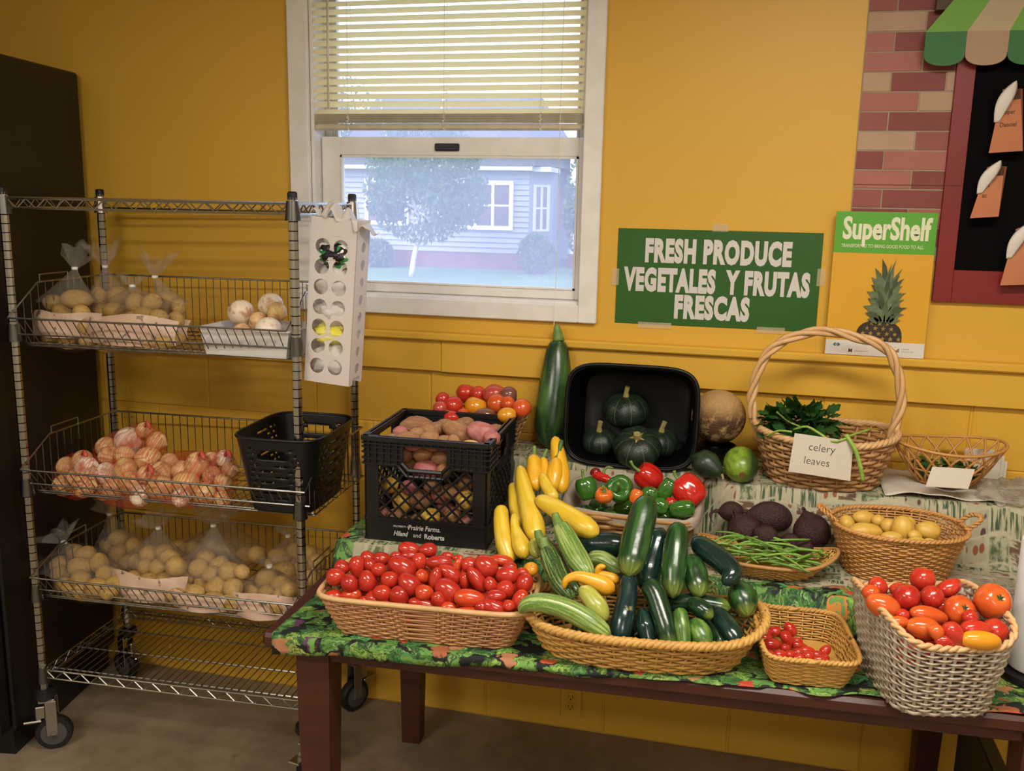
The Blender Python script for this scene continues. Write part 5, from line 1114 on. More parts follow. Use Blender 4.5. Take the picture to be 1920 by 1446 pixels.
# plum tomatoes in the tray
RO = [((-0.8744, -0.9419, 0.8754),0.0225,0.0215,(0.9703, 0.241, 0.0195)),
 ((-0.8725, -0.9092, 0.8862),0.0196,0.0182,(0.934, 0.1643, -0.3172)),
 ((-0.8371, -0.9013, 0.8862),0.0280,0.0210,(0.2324, -0.1371, -0.9629)),
 ((-0.8219, -0.87, 0.8979),0.0219,0.0184,(0.8728, 0.1178, -0.4737)),
 ((-0.787, -0.8758, 0.9041),0.0205,0.0183,(0.9703, 0.241, 0.0195)),
 ((-0.8067, -0.8983, 0.8955),0.0182,0.0147,(0.5414, -0.0369, -0.84)),
 ((-0.7801, -0.9124, 0.892),0.0188,0.0174,(0.9703, 0.241, 0.0195)),
 ((-0.8336, -0.9544, 0.8659),0.0240,0.0206,(0.5414, -0.0369, -0.84)),
 ((-0.7971, -0.9412, 0.8741),0.0254,0.0199,(0.2324, -0.1371, -0.9629)),
 ((-0.745, -0.9301, 0.8793),0.0213,0.0199,(0.9703, 0.241, 0.0195)),
 ((-0.7265, -0.9022, 0.9019),0.0355,0.0237,(0.8728, 0.1178, -0.4737)),
 ((-0.7353, -0.8237, 0.9129),0.0292,0.0196,(0.9541, 0.1857, -0.2351)),
 ((-0.6868, -0.8316, 0.9205),0.0227,0.0177,(0.9703, 0.241, 0.0195)),
 ((-0.6956, -0.871, 0.9048),0.0224,0.0192,(0.0649, -0.1817, -0.9812)),
 ((-0.6489, -0.8617, 0.9049),0.0321,0.0181,(0.9703, 0.241, 0.0195)),
 ((-0.7245, -0.8533, 0.9097),0.0219,0.0148,(0.9703, 0.241, 0.0195)),
 ((-0.6961, -0.9356, 0.8756),0.0300,0.0231,(0.732, 0.0419, -0.68)),
 ((-0.6733, -0.91, 0.8873),0.0172,0.0154,(0.732, 0.0419, -0.68),'o'),
 ((-0.6527, -0.9544, 0.8686),0.0209,0.0195,(0.9703, 0.241, 0.0195),'o'),
 ((-0.7127, -0.9502, 0.8491),0.0268,0.0248,(0.0649, -0.1817, -0.9812)),
 ((-0.7549, -0.9547, 0.8543),0.0223,0.0203,(0.9703, 0.241, 0.0195)),
 ((-0.7768, -0.9555, 0.8383),0.0201,0.0195,(0.9703, 0.241, 0.0195)),
 ((-0.8303, -0.9564, 0.8405),0.0250,0.0186,(0.9205, 0.2798, 0.2728),'o'),
 ((-0.8728, -0.9608, 0.8353),0.0223,0.0142,(0.9703, 0.241, 0.0195)),
 ((-0.7968, -0.9649, 0.8364),0.0107,0.0101,(0.9703, 0.241, 0.0195)),
 ((-0.7403, -0.9663, 0.8347),0.0127,0.0087,(0.9703, 0.241, 0.0195)),
 ((-0.6503, -0.9611, 0.8432),0.0371,0.0139,(0.9626, 0.1979, -0.1849)),
 ((-0.6019, -0.933, 0.8692),0.0360,0.0262,(0.785, 0.0678, -0.6157)),
 ((-0.6394, -0.9155, 0.8889),0.0260,0.0157,(0.1046, 0.2208, 0.9697)),
 ((-0.613, -0.8884, 0.892),0.0316,0.0185,(0.8321, 0.0932, -0.5468)),
 ((-0.6044, -0.8565, 0.9011),0.0250,0.0132,(0.2709, 0.2532, 0.9287),'o'),
 ((-0.572, -0.8634, 0.9093),0.0208,0.0194,(0.9703, 0.241, 0.0195)),
 ((-0.5311, -0.8717, 0.9139),0.0304,0.0242,(0.732, 0.0419, -0.68)),
 ((-0.505, -0.8324, 0.9154),0.0285,0.0153,(0.9723, 0.2242, -0.0661),'o'),
 ((-0.5435, -0.9033, 0.8921),0.0347,0.0163,(0.6097, -0.0107, -0.7926)),
 ((-0.5744, -0.8992, 0.884),0.0197,0.0129,(0.0649, -0.1817, -0.9812)),
 ((-0.5086, -0.9164, 0.8906),0.0182,0.0142,(0.3928, -0.0884, -0.9154)),
 ((-0.4768, -0.8832, 0.9035),0.0279,0.0204,(0.961, 0.2559, 0.105)),
 ((-0.4753, -0.913, 0.8816),0.0214,0.0201,(0.9703, 0.241, 0.0195)),
 ((-0.4862, -0.945, 0.8771),0.0219,0.0153,(0.9703, 0.241, 0.0195)),
 ((-0.4869, -0.9527, 0.8506),0.0350,0.0223,(0.9068, 0.1416, -0.397)),
 ((-0.5476, -0.9498, 0.8664),0.0356,0.0216,(0.9723, 0.2242, -0.0661),'o'),
 ((-0.5929, -0.9605, 0.8426),0.0191,0.0145,(0.9703, 0.241, 0.0195),'o'),
 ((-0.54, -0.9632, 0.84),0.0327,0.0118,(0.9723, 0.2242, -0.0661),'o'),
 ((-0.6166, -0.9584, 0.8564),0.0206,0.0166,(0.5414, -0.0369, -0.84)),
 ((-0.4343, -0.8963, 0.8931),0.0242,0.0195,(0.2709, 0.2532, 0.9287)),
 ((-0.4366, -0.9317, 0.8677),0.0257,0.0165,(0.429, 0.2779, 0.8595)),
 ((-0.4879, -0.9659, 0.8358),0.0149,0.0091,(0.9703, 0.241, 0.0195)),
 ((-0.4476, -0.8617, 0.9045),0.0150,0.0116,(0.9703, 0.241, 0.0195)),
 ((-0.7574, -0.8591, 0.9088),0.0141,0.0106,(0.9703, 0.241, 0.0195)),
 ((-0.6384, -0.8308, 0.911),0.0155,0.0105,(0.9703, 0.241, 0.0195)),
 ((-0.611, -0.8357, 0.9111),0.0133,0.0084,(0.9703, 0.241, 0.0195)),
 ((-0.4553, -0.9563, 0.8628),0.0144,0.0138,(0.9703, 0.241, 0.0195)),
 ((-0.5149, -0.9619, 0.8543),0.0164,0.0131,(0.8728, 0.1178, -0.4737)),
 ((-0.7206, -0.9651, 0.8258),0.0165,0.0099,(0.9703, 0.241, 0.0195)),
 ((-0.4796, -0.8529, 0.9109),0.0165,0.0124,(0.9703, 0.241, 0.0195))]
rl_ = row_labels([q[0] for q in RO], 'plum tomato in the rectangular tray', 10.)
for q, lb in zip(RO, rl_):
    m = M_romo if len(q) > 4 else (M_roma if random.random() < .85 else M_tred)
    place('plum_tomato', random.choice(RMs[m.name]), q[0], q[1], q[2], q[3], ('orange-red ' if len(q) > 4 else 'deep red ') + lb, 'tomato', 'plum tomatoes in the rectangular tray')
for ix in range(9):                                                # tomatoes underneath, showing in the gaps
    for iy in range(5):
        c = local_matrix(ROM) @ Vector((-.168 + ix * .042 + .006 * (iy % 2), -.066 + iy * .036, .060 + .004 * ((ix * 7 + iy * 3) % 4) + (iy - 2) * .010))
        place('plum_tomato', random.choice(RMs[M_roma.name]), c, .030, .0225, (random.uniform(-1, 1), random.uniform(-1, 1), .3), 'plum tomato underneath the heap in the rectangular wicker tray', 'tomato', 'plum tomatoes under the heap')
o = place('tomato', TMs[M_tyel.name][0], (-0.4402, -0.8, 0.8899), .017, .0185, (.1, -.3, 1), 'small yellow-orange tomato beside the striped zucchini', 'tomato')

# white basket tomatoes
WT = [((0.4105, -0.8207, 0.9748),0.0312,0.0264,(0.1046, 0.2208, 0.9697),'t'),
 ((0.3172, -0.8596, 0.9626),0.0242,0.0202,(0.5414, -0.0369, -0.84),'t'),
 ((0.3678, -0.8957, 0.9608),0.0304,0.0284,(0.8728, 0.1178, -0.4737),'t'),
 ((0.3004, -0.8904, 0.96),0.0217,0.0167,(0.9703, 0.241, 0.0195),'o'),
 ((0.3203, -0.9253, 0.9479),0.0365,0.0245,(0.9068, 0.1416, -0.397),'q'),
 ((0.4194, -0.8791, 0.9602),0.0270,0.0250,(0.785, 0.0678, -0.6157),'t'),
 ((0.4602, -0.8395, 0.9701),0.0267,0.0187,(0.8079, 0.2996, 0.5075),'p'),
 ((0.4075, -0.926, 0.94),0.0391,0.0180,(0.9669, 0.2058, -0.1512),'q'),
 ((0.4702, -0.896, 0.9456),0.0323,0.0310,(0.574, 0.2941, 0.7642),'c'),
 ((0.5355, -0.8705, 0.9624),0.0424,0.0365,(0.7016, 0.3014, 0.6457),'c'),
 ((0.3897, -0.9706, 0.9307),0.0340,0.0220,(0.9669, 0.2058, -0.1512),'q'),
 ((0.345, -0.9763, 0.94),0.0197,0.0127,(0.9703, 0.241, 0.0195),'q'),
 ((0.4074, -1.005, 0.9396),0.0163,0.0150,(0.5414, -0.0369, -0.84),'q'),
 ((0.439, -1.0013, 0.9391),0.0249,0.0187,(0.5414, -0.0369, -0.84),'p'),
 ((0.488, -0.9607, 0.9362),0.0307,0.0194,(0.9703, 0.241, 0.0195),'p'),
 ((0.5286, -0.9351, 0.9266),0.0287,0.0256,(0.5414, -0.0369, -0.84),'t'),
 ((0.4884, -0.9982, 0.9313),0.0395,0.0191,(0.9723, 0.2242, -0.0661),'y'),
 ((0.4258, -1.007, 0.926),0.0222,0.0130,(0.9703, 0.241, 0.0195),'p'),
 ((0.3545, -0.9481, 0.943),0.0161,0.0129,(0.9703, 0.241, 0.0195),'t'),
 ((0.3603, -0.8584, 0.9607),0.0241,0.0154,(0.9703, 0.241, 0.0195),'t'),
 ((0.4814, -0.9344, 0.9487),0.0191,0.0159,(0.9703, 0.241, 0.0195),'t')]
wl_ = ['red tomato topping the heap in the white basket', 'red tomato at the back left of the white basket', 'glossy red tomato left of centre in the white basket', 'small orange tomato at the left rim of the white basket', 'orange-red plum tomato lying along the left rim of the white basket', 'red tomato with a scar at the centre of the white basket', 'pointed red tomato at the back of the white basket', 'long orange plum tomato across the middle of the white basket', 'round orange tomato with a green calyx in the white basket', 'largest orange tomato with a green calyx, right side of the white basket', 'peach-orange tomato at the front rim of the white basket', 'orange tomato low at the left front of the white basket', 'small orange tomato tucked behind the front rim of the white basket', 'upright red plum tomato near the front of the white basket', 'red plum tomato behind the yellow one in the white basket', 'dark red tomato against the right rim of the white basket', 'yellow-orange plum tomato at the right front of the white basket', 'red plum tomato half sunk at the front of the white basket', 'small red tomato wedged in the left of the white basket', 'red tomato peeking out at the back of the white basket', 'red tomato mostly hidden between the two with calyxes']
bpy.context.view_layer.update()
for i, q in enumerate(WT):
    tg = q[4]; m = {'t': M_tred, 'o': M_tor, 'q': M_tor, 'p': M_tred, 'y': M_tyel, 'c': M_tor}[tg]
    me = random.choice(RMs[m.name]) if tg in 'qpy' else random.choice(TMs[m.name]); ax = q[3] if tg != 'c' else (.25, -.75, .62)
    o = place('tomato', me, q[0], q[1], q[2], ax, wl_[i], 'tomato', 'tomatoes in the white basket')
    if tg == 'c': bpy.context.view_layer.update(); calyx(o, Vector(q[0]) + Vector(ax).normalized() * q[1] * .66, ax, q[2] * .5)
for ix in range(4):
    for iy in range(5):
        c = local_matrix(WHI) @ Vector((-.080 + ix * .053, -.105 + iy * .053, .128 + .006 * ((ix + iy) % 2))); place('tomato', random.choice(TMs[M_tred.name]), c, .027, .029, (random.uniform(-1, 1), random.uniform(-1, 1), .5), 'red tomato underneath the heap in the white basket', 'tomato', 'tomatoes under the heap in the white basket')
# mixed tomatoes in the splint basket
MT = [((-0.8557, -0.2049, 1.1517),0.0263,0.0219,(0.9703, 0.241, 0.0195),'r'),
 ((-0.8073, -0.1223, 1.1589),0.0341,0.0308,(0.1046, 0.2208, 0.9697),'r'),
 ((-0.7615, -0.143, 1.1607),0.0296,0.0263,(0.9703, 0.241, 0.0195),'r'),
 ((-0.8148, -0.2288, 1.1401),0.0325,0.0303,(0.5414, -0.0369, -0.84),'r'),
 ((-0.8429, -0.2679, 1.1374),0.0259,0.0227,(0.9703, 0.241, 0.0195),'k'),
 ((-0.7448, -0.228, 1.1413),0.0356,0.0345,(0.2709, 0.2532, 0.9287),'y'),
 ((-0.706, -0.1598, 1.1668),0.0426,0.0317,(0.9703, 0.241, 0.0195),'k'),
 ((-0.6545, -0.1858, 1.1738),0.0316,0.0272,(0.9703, 0.241, 0.0195),'b'),
 ((-0.6813, -0.222, 1.1534),0.0345,0.0302,(0.5414, -0.0369, -0.84),'o'),
 ((-0.6421, -0.2446, 1.1608),0.0248,0.0237,(0.9703, 0.241, 0.0195),'o'),
 ((-0.5978, -0.2581, 1.1531),0.0331,0.0299,(0.6734, 0.0157, -0.7391),'u'),
 ((-0.704, -0.2703, 1.1262),0.0404,0.0234,(0.9703, 0.241, 0.0195),'b'),
 ((-0.6311, -0.2962, 1.1387),0.0339,0.0233,(0.9703, 0.241, 0.0195),'u'),
 ((-0.7732, -0.2639, 1.1212),0.0235,0.0213,(0.9703, 0.241, 0.0195),'o'),
 ((-0.796, -0.2994, 1.1206),0.0288,0.0192,(0.9703, 0.241, 0.0195),'r')]
mlab = ['red tomato at the back left of the splint basket', 'red tomato on top of the heap in the splint basket', 'red tomato behind the yellow one in the splint basket', 'bright red tomato at the left front of the splint basket', 'pinkish red tomato at the left rim of the splint basket', 'yellow tomato in the middle of the splint basket', 'broad pink-red tomato at the back of the splint basket', 'brown-green tomato at the back right of the splint basket', 'orange-red tomato right of the yellow one in the splint basket', 'small orange-red tomato behind the right one in the splint basket', 'yellow-orange tomato at the right rim of the splint basket', 'dusky brown-grey tomato at the front of the splint basket', 'yellow-orange tomato low at the right front of the splint basket', 'orange tomato tucked at the front of the splint basket', 'red tomato just above the front rim of the splint basket']
for i, q in enumerate(MT):
    m = {'r': M_tred, 'k': M_tpk, 'y': M_tyel, 'b': M_tbr, 'o': M_tor, 'u': M_tyel if i == 12 else M_tor}[q[4]]
    place('tomato', random.choice(TMs[m.name]), q[0], q[1], q[2], q[3], mlab[i], 'tomato', 'tomatoes in the splint basket')
for i in range(9):
    a = i * 2 * math.pi / 8; rr = .078 if i < 8 else 0.; place('tomato', random.choice(TMs[(M_tred, M_tor, M_tyel)[i % 3].name]), Vector((-.742, -.158, ZB + .108)) + Vector((rr * math.cos(a), rr * math.sin(a), 0)), .026, .028, (random.uniform(-1, 1), .2, .5), 'tomato underneath the heap in the splint basket', 'tomato', 'tomatoes under the heap in the splint basket')
# cherry tomatoes
CT = [((0.0928, -0.757, 0.7882),0.0118,0.0103,(0.5414, -0.0369, -0.84)),
 ((0.1229, -0.7554, 0.7861),0.0161,0.0125,(0.9703, 0.241, 0.0195)),
 ((0.1067, -0.7732, 0.7896),0.0117,0.0110,(0.9703, 0.241, 0.0195)),
 ((0.158, -0.7405, 0.7894),0.0184,0.0140,(0.5414, -0.0369, -0.84)),
 ((0.1164, -0.8216, 0.7856),0.0221,0.0150,(0.9703, 0.241, 0.0195)),
 ((0.1023, -0.7965, 0.7861),0.0166,0.0145,(0.9703, 0.241, 0.0195)),
 ((0.1513, -0.7902, 0.7855),0.0202,0.0130,(0.6734, 0.0157, -0.7391)),
 ((0.1472, -0.7683, 0.787),0.0124,0.0109,(0.9703, 0.241, 0.0195)),
 ((0.1735, -0.7764, 0.7791),0.0122,0.0093,(0.9703, 0.241, 0.0195)),
 ((0.1784, -0.8037, 0.7813),0.0185,0.0100,(0.934, 0.1643, -0.3172)),
 ((0.1087, -0.877, 0.7866),0.0140,0.0112,(0.9703, 0.241, 0.0195)),
 ((0.1326, -0.8674, 0.7853),0.0154,0.0119,(0.9703, 0.241, 0.0195)),
 ((0.1451, -0.8292, 0.7843),0.0121,0.0099,(0.9703, 0.241, 0.0195)),
 ((0.1543, -0.8558, 0.7827),0.0133,0.0112,(0.9703, 0.241, 0.0195)),
 ((0.1717, -0.8404, 0.7825),0.0141,0.0112,(0.9703, 0.241, 0.0195)),
 ((0.1718, -0.8678, 0.7834),0.0118,0.0097,(0.9703, 0.241, 0.0195)),
 ((0.1928, -0.8548, 0.7834),0.0139,0.0139,(0.9703, 0.241, 0.0195)),
 ((0.1908, -0.822, 0.7819),0.0177,0.0092,(0.9703, 0.241, 0.0195)),
 ((0.2113, -0.8367, 0.7814),0.0147,0.0098,(0.9703, 0.241, 0.0195)),
 ((0.23, -0.817, 0.785),0.0141,0.0113,(0.6403, 0.2989, 0.7076)),
 ((0.2165, -0.8702, 0.7876),0.0173,0.0090,(0.9703, 0.241, 0.0195)),
 ((0.1462, -0.8838, 0.7828),0.0145,0.0076,(0.9703, 0.241, 0.0195)),
 ((0.1215, -0.8925, 0.785),0.0146,0.0069,(0.9703, 0.241, 0.0195)),
 ((0.2257, -0.8508, 0.7834),0.0104,0.0097,(0.9703, 0.241, 0.0195))]
for q, lb in zip(CT, row_labels([q[0] for q in CT], 'cherry tomato in the small square tray', 5.)): place('cherry_tomato', random.choice(RMs[M_tred.name]), q[0], q[1], q[2], q[3], lb, 'tomato', 'cherry tomatoes in the small tray')
# yellow potatoes in the oval basket
OP = [((0.2934, -0.4634, 0.9643),0.0213,0.0194,(0.0649, -0.1817, -0.9812)),
 ((0.3411, -0.4028, 0.964),0.0290,0.0197,(0.9703, 0.241, 0.0195)),
 ((0.3347, -0.4975, 0.9602),0.0436,0.0227,(0.9723, 0.2242, -0.0661)),
 ((0.3737, -0.4228, 0.9658),0.0177,0.0167,(0.9703, 0.241, 0.0195)),
 ((0.3951, -0.4477, 0.9628),0.0220,0.0193,(0.9703, 0.241, 0.0195)),
 ((0.422, -0.4805, 0.968),0.0346,0.0273,(0.2324, -0.1371, -0.9629)),
 ((0.4421, -0.4267, 0.9688),0.0203,0.0176,(0.9703, 0.241, 0.0195)),
 ((0.483, -0.4601, 0.9647),0.0318,0.0245,(0.9703, 0.241, 0.0195)),
 ((0.3914, -0.5221, 0.9572),0.0277,0.0188,(0.9703, 0.241, 0.0195)),
 ((0.4448, -0.5122, 0.9661),0.0162,0.0144,(0.9703, 0.241, 0.0195)),
 ((0.4438, -0.5389, 0.9593),0.0230,0.0142,(0.9703, 0.241, 0.0195)),
 ((0.4775, -0.5202, 0.9545),0.0195,0.0115,(0.9703, 0.241, 0.0195))]
plab = ['small yellow potato at the left of the oval basket', 'yellow potato at the back left of the oval basket', 'long smooth yellow potato at the front left of the oval basket', 'small brownish potato at the back of the oval basket', 'yellow potato behind the tall one in the oval basket', 'tall yellow potato with dark eyes at the centre of the oval basket', 'yellow potato at the back centre of the oval basket', 'round yellow potato at the right of the oval basket', 'pale round potato at the front of the oval basket', 'small yellow potato tucked at the centre right of the oval basket', 'yellow potato half sunk at the front right of the oval basket', 'yellow potato lowest at the right front of the oval basket']
for i, q in enumerate(OP): place('potato', random.choice(PM[M_golden.name]), q[0], q[1], q[2], q[3], plab[i], 'potato', 'yellow potatoes in the oval basket')

for i in range(10):
    a = i * 2 * math.pi / 9; rr = .085 if i < 9 else 0.; c = local_matrix(OVA) @ Vector((rr * 1.15 * math.cos(a), rr * .85 * math.sin(a), .065)); place('potato', random.choice(PM[M_golden.name]), c, .032, .026, (random.uniform(-1, 1), random.uniform(-1, 1), .2), 'yellow potato underneath the others in the oval basket', 'potato', 'potatoes under the heap in the oval basket')
# ------------------------------------------------------------------ milk crate with potatoes
crate = thing('milk_crate', 'black plastic milk crate full of potatoes with white lettering', 'crate', (-.771, -.462, ZA + .001), math.radians(2)); KM = local_matrix(crate)
CW2, CH, TT = .1655, .283, .005
b = MB()
for i in range(6): b.box((-CW2 + .03 + i * .05, -CW2 + .008, 0), (-CW2 + .045 + i * .05, CW2 - .008, .006), KM); b.box((-CW2 + .008, -CW2 + .03 + i * .05, .0), (CW2 - .008, -CW2 + .045 + i * .05, .006), KM)
b.build('floor_grid', M_black, crate)
for f in range(4):
    F4 = KM @ Matrix.Rotation(f * math.pi / 2, 4, 'Z')
    def bx(b_, u0, u1, z0, z1, y0=0., y1=TT): b_.box((u0, -CW2 + y0, z0), (u1, -CW2 + y1, z1), F4)
    b = MB(); bx(b, -CW2, CW2, 0, .058); bx(b, -CW2, CW2, .055, .062, -.002, .012); bx(b, -CW2, CW2, .0, .006, -.002, .012)
    bx(b, -CW2, -.128, .058, .275); bx(b, .128, CW2, .058, .275)                                            # corner panels
    bx(b, -.128, -.064, .208, CH); bx(b, .064, .128, .208, CH); bx(b, -.064, .064, .262, CH)                  # upper band round the hand hole
    wlp = b.build('side_wall', M_black, crate)
    b = MB()
    for z in (.208, .222, .238, .252): bx(b, -CW2 - .003, -.064, z, z + .0035, -.007, 0); bx(b, .064, CW2 + .003, z, z + .0035, -.007, 0)
    bx(b, -CW2 - .004, CW2 + .004, CH - .012, CH, -.008, .010); bx(b, -CW2 - .003, CW2 + .003, .262, .2655, -.007, 0)
    for i in range(17):
        u = -.152 + i * .019
        if abs(u) > .066: bx(b, u - .0018, u + .0018, .210, .274, -.0055, 0)
        else: bx(b, u - .0018, u + .0018, .264, .274, -.0055, 0)
    b.build('ribs', M_black, wlp)
    b = MB(); P = [(-.064, .262), (-.064, .215), (-.045, .196), (.045, .196), (.064, .215), (.064, .262)]     # hand hole frame
    for (a, c) in zip(P[:-1], P[1:]): b.tube([F4 @ Vector((a[0], -CW2, a[1])), F4 @ Vector((c[0], -CW2, c[1]))], .006, 6)
    Q = [(-.128, .208), (-.075, .208), (-.05, .180), (.05, .180), (.075, .208), (.128, .208)]
    for (a, c) in zip(Q[:-1], Q[1:]): b.tube([F4 @ Vector((a[0], -CW2, a[1])), F4 @ Vector((c[0], -CW2, c[1]))], .0045, 6)
    for i in range(7): u = -.045 + i * .015; b.tube([F4 @ Vector((u, -CW2 - .002, .180)), F4 @ Vector((u, -CW2 - .002, .197))], .003, 5)
    b.build('hand_hole', M_black, wlp, smooth='auto')
    b = MB(); z0, z1 = .060, .206
    for sg in (-1, 1):
        c = -.40
        while c < .5:
            pts = []
            for z in np.linspace(z0, z1, 30):
                u = sg * (c + (z - z0))
                lim = z1 if abs(u) > .078 else (.182 if abs(u) < .05 else .182 + (abs(u) - .05) * .93)
                if abs(u) <= .128 and z <= lim: pts.append((u, z))
            if len(pts) > 2: b.tube([F4 @ Vector((pts[0][0], -CW2 + .002, pts[0][1])), F4 @ Vector((pts[-1][0], -CW2 + .002, pts[-1][1]))], .0032, 5)
            c += .0365
    b.build('lattice', M_black, wlp, kind='stuff')
M_print_w = mat('grey_print', '#b9b6b2', rough=.6); SY = Matrix.Translation((-.02, -CW2 - .0012, 0)); RX = Matrix.Rotation(math.pi / 2, 4, 'X')
def ctext(s, size, u, z, bold, xs, al='LEFT', sh=0.): text(s, size, None, M_print_w, crate, bold=bold, xs=xs, th=.0004, align=al, M=KM @ Matrix.Translation((u, -CW2 - .0026, z)) @ RX, shear=sh)
ctext('PROPERTY OF', .0075, -.086, .040, 0, 1.); ctext('Prairie Farms.', .0185, -.046, .0365, .012, .86, sh=.18)
ctext('Hiland', .0185, -.086, .0170, .022, .80, sh=.3); ctext('and', .0165, -.032, .0165, .0, .95); ctext('Roberts', .0185, -.0015, .0150, .028, .92)
CR = [((-0.8429, -0.4823, 1.1349),0.0438,0.0249,(0.9519, 0.2639, 0.1559)),
 ((-0.8643, -0.5434, 1.1276),0.0214,0.0166,(0.9703, 0.241, 0.0195),'k'),
 ((-0.873, -0.5875, 1.117),0.0248,0.0172,(0.9703, 0.241, 0.0195)),
 ((-0.822, -0.5929, 1.1234),0.0372,0.0210,(0.9669, 0.2058, -0.1512)),
 ((-0.7896, -0.5236, 1.1297),0.0292,0.0214,(0.934, 0.1643, -0.3172)),
 ((-0.7681, -0.586, 1.1261),0.0277,0.0219,(0.9703, 0.241, 0.0195)),
 ((-0.7832, -0.4853, 1.1307),0.0236,0.0207,(0.9703, 0.241, 0.0195)),
 ((-0.7711, -0.4482, 1.1298),0.0248,0.0218,(0.9703, 0.241, 0.0195)),
 ((-0.7175, -0.4902, 1.1285),0.0458,0.0273,(0.934, 0.1643, -0.3172)),
 ((-0.7173, -0.4326, 1.1409),0.0270,0.0160,(0.9703, 0.241, 0.0195)),
 ((-0.7266, -0.5846, 1.1218),0.0218,0.0199,(0.9703, 0.241, 0.0195)),
 ((-0.6992, -0.5952, 1.1221),0.0245,0.0198,(0.2324, -0.1371, -0.9629)),
 ((-0.6519, -0.5954, 1.117),0.0289,0.0196,(0.9669, 0.2058, -0.1512),'y'),
 ((-0.755, -0.5971, 1.1153),0.0254,0.0179,(0.9703, 0.241, 0.0195)),
 ((-0.808, -0.599, 1.1114),0.0273,0.0160,(0.9703, 0.241, 0.0195),'k'),
 ((-0.6479, -0.506, 1.1349),0.0427,0.0301,(0.9068, 0.1416, -0.397),'p'),
 ((-0.6101, -0.5412, 1.1306),0.0239,0.0210,(0.9703, 0.241, 0.0195),'p'),
 ((-0.6122, -0.5992, 1.1168),0.0195,0.0158,(0.9703, 0.241, 0.0195)),
 ((-0.814, -0.5561, 1.1327),0.0224,0.0165,(0.9703, 0.241, 0.0195)),
 ((-0.8504, -0.6018, 1.1095),0.0198,0.0132,(0.9703, 0.241, 0.0195),'k'),
 ((-0.897, -0.6018, 1.1061),0.0188,0.0132,(0.9703, 0.241, 0.0195),'k')]
crl = ['large russet potato at the back left of the milk crate', 'pale pink potato at the left rim of the milk crate', 'russet potato in the left front corner of the milk crate', 'long russet potato at the left front of the milk crate', 'russet potato in the centre of the milk crate', 'round russet potato at the centre front of the milk crate', 'small russet potato behind the centre of the milk crate', 'russet potato left of the largest one in the milk crate', 'largest russet potato on top of the milk crate', 'russet potato at the back of the milk crate', 'small tan potato left of the upright one in the milk crate', 'upright tan potato at the front of the milk crate', 'yellow potato with dark eyes at the front right of the milk crate', 'tan potato at the front middle of the milk crate', 'pale flat potato at the front left of the milk crate', 'knobbly pink potato on the right of the milk crate', 'pink potato bulging beside the right rim of the milk crate', 'small brown potato in the right front corner of the milk crate', 'tan potato sunk between the long russets in the milk crate', 'small pink potato at the left front edge of the milk crate', 'pinkish potato at the far left front edge of the milk crate']
for i, q in enumerate(CR):
    m = M_rus if len(q) < 5 else {'k': M_redpot, 'y': M_golden, 'p': M_redpot}[q[4]]
    place('potato', random.choice(PM[m.name]), q[0], q[1], q[2], q[3], crl[i], 'potato', 'potatoes on top of the milk crate')
for ix in range(6):
    for iy in range(5):
        c = KM @ Vector((-.125 + ix * .05, -.105 + iy * .055, .222 + .004 * ((ix + 2 * iy) % 3) + .004 * iy)); place('potato', random.choice(PM[M_rus.name]), c, .036, .026, (random.uniform(-1, 1), random.uniform(-1, 1), .2), 'russet potato underneath the top ones in the milk crate', 'potato', 'potatoes under the heap in the milk crate')
CI = [((-0.7763, -0.5821, 1.0432),0.0376,0.0270,(0.9703, 0.241, 0.0195),'r'),
 ((-0.7271, -0.5889, 1.0457),0.0192,0.0211,(0.9703, 0.241, 0.0195)),
 ((-0.8281, -0.5571, 1.042),0.0242,0.0213,(0.9703, 0.241, 0.0195)),
 ((-0.8846, -0.5681, 0.9855),0.0215,0.0225,(0.9703, 0.241, 0.0195),'y'),
 ((-0.8295, -0.5734, 0.9861),0.0224,0.0204,(0.9703, 0.241, 0.0195),'r'),
 ((-0.848, -0.5561, 0.9438),0.0352,0.0322,(0.785, 0.0678, -0.6157),'y'),
 ((-0.7964, -0.5759, 0.956),0.0272,0.0292,(0.0649, -0.1817, -0.9812)),
 ((-0.7423, -0.5328, 0.9238),0.0252,0.0223,(0.9703, 0.241, 0.0195),'r'),
 ((-0.7096, -0.5693, 0.9849),0.0289,0.0231,(0.9703, 0.241, 0.0195)),
 ((-0.668, -0.5793, 0.9687),0.0269,0.0307,(0.5414, -0.0369, -0.84),'y'),
 ((-0.7666, -0.5848, 0.9136),0.0302,0.0234,(0.9703, 0.241, 0.0195),'y'),
 ((-0.906, -0.5612, 0.9021),0.0207,0.0217,(0.9703, 0.241, 0.0195),'r'),
 ((-0.6702, -0.5694, 0.8994),0.0231,0.0241,(0.9703, 0.241, 0.0195),'r'),
 ((-0.8029, -0.567, 0.8953),0.0215,0.0205,(0.9703, 0.241, 0.0195)),
 ((-0.7501, -0.5463, 0.9646),0.0280,0.0251,(0.9703, 0.241, 0.0195),'r'),
 ((-0.7042, -0.5819, 0.9247),0.0242,0.0222,(0.9703, 0.241, 0.0195)),
 ((-0.8691, -0.5781, 0.9018),0.0246,0.0226,(0.9703, 0.241, 0.0195)),
 ((-0.8384, -0.5562, 0.8832),0.0225,0.0196,(0.9703, 0.241, 0.0195)),
 ((-0.7245, -0.5651, 0.8933),0.0242,0.0213,(0.9703, 0.241, 0.0195),'r'),
 ((-0.7665, -0.569, 0.9992),0.0242,0.0222,(0.9703, 0.241, 0.0195)),
 ((-0.6728, -0.5678, 1.0122),0.0220,0.0211,(0.9703, 0.241, 0.0195))]
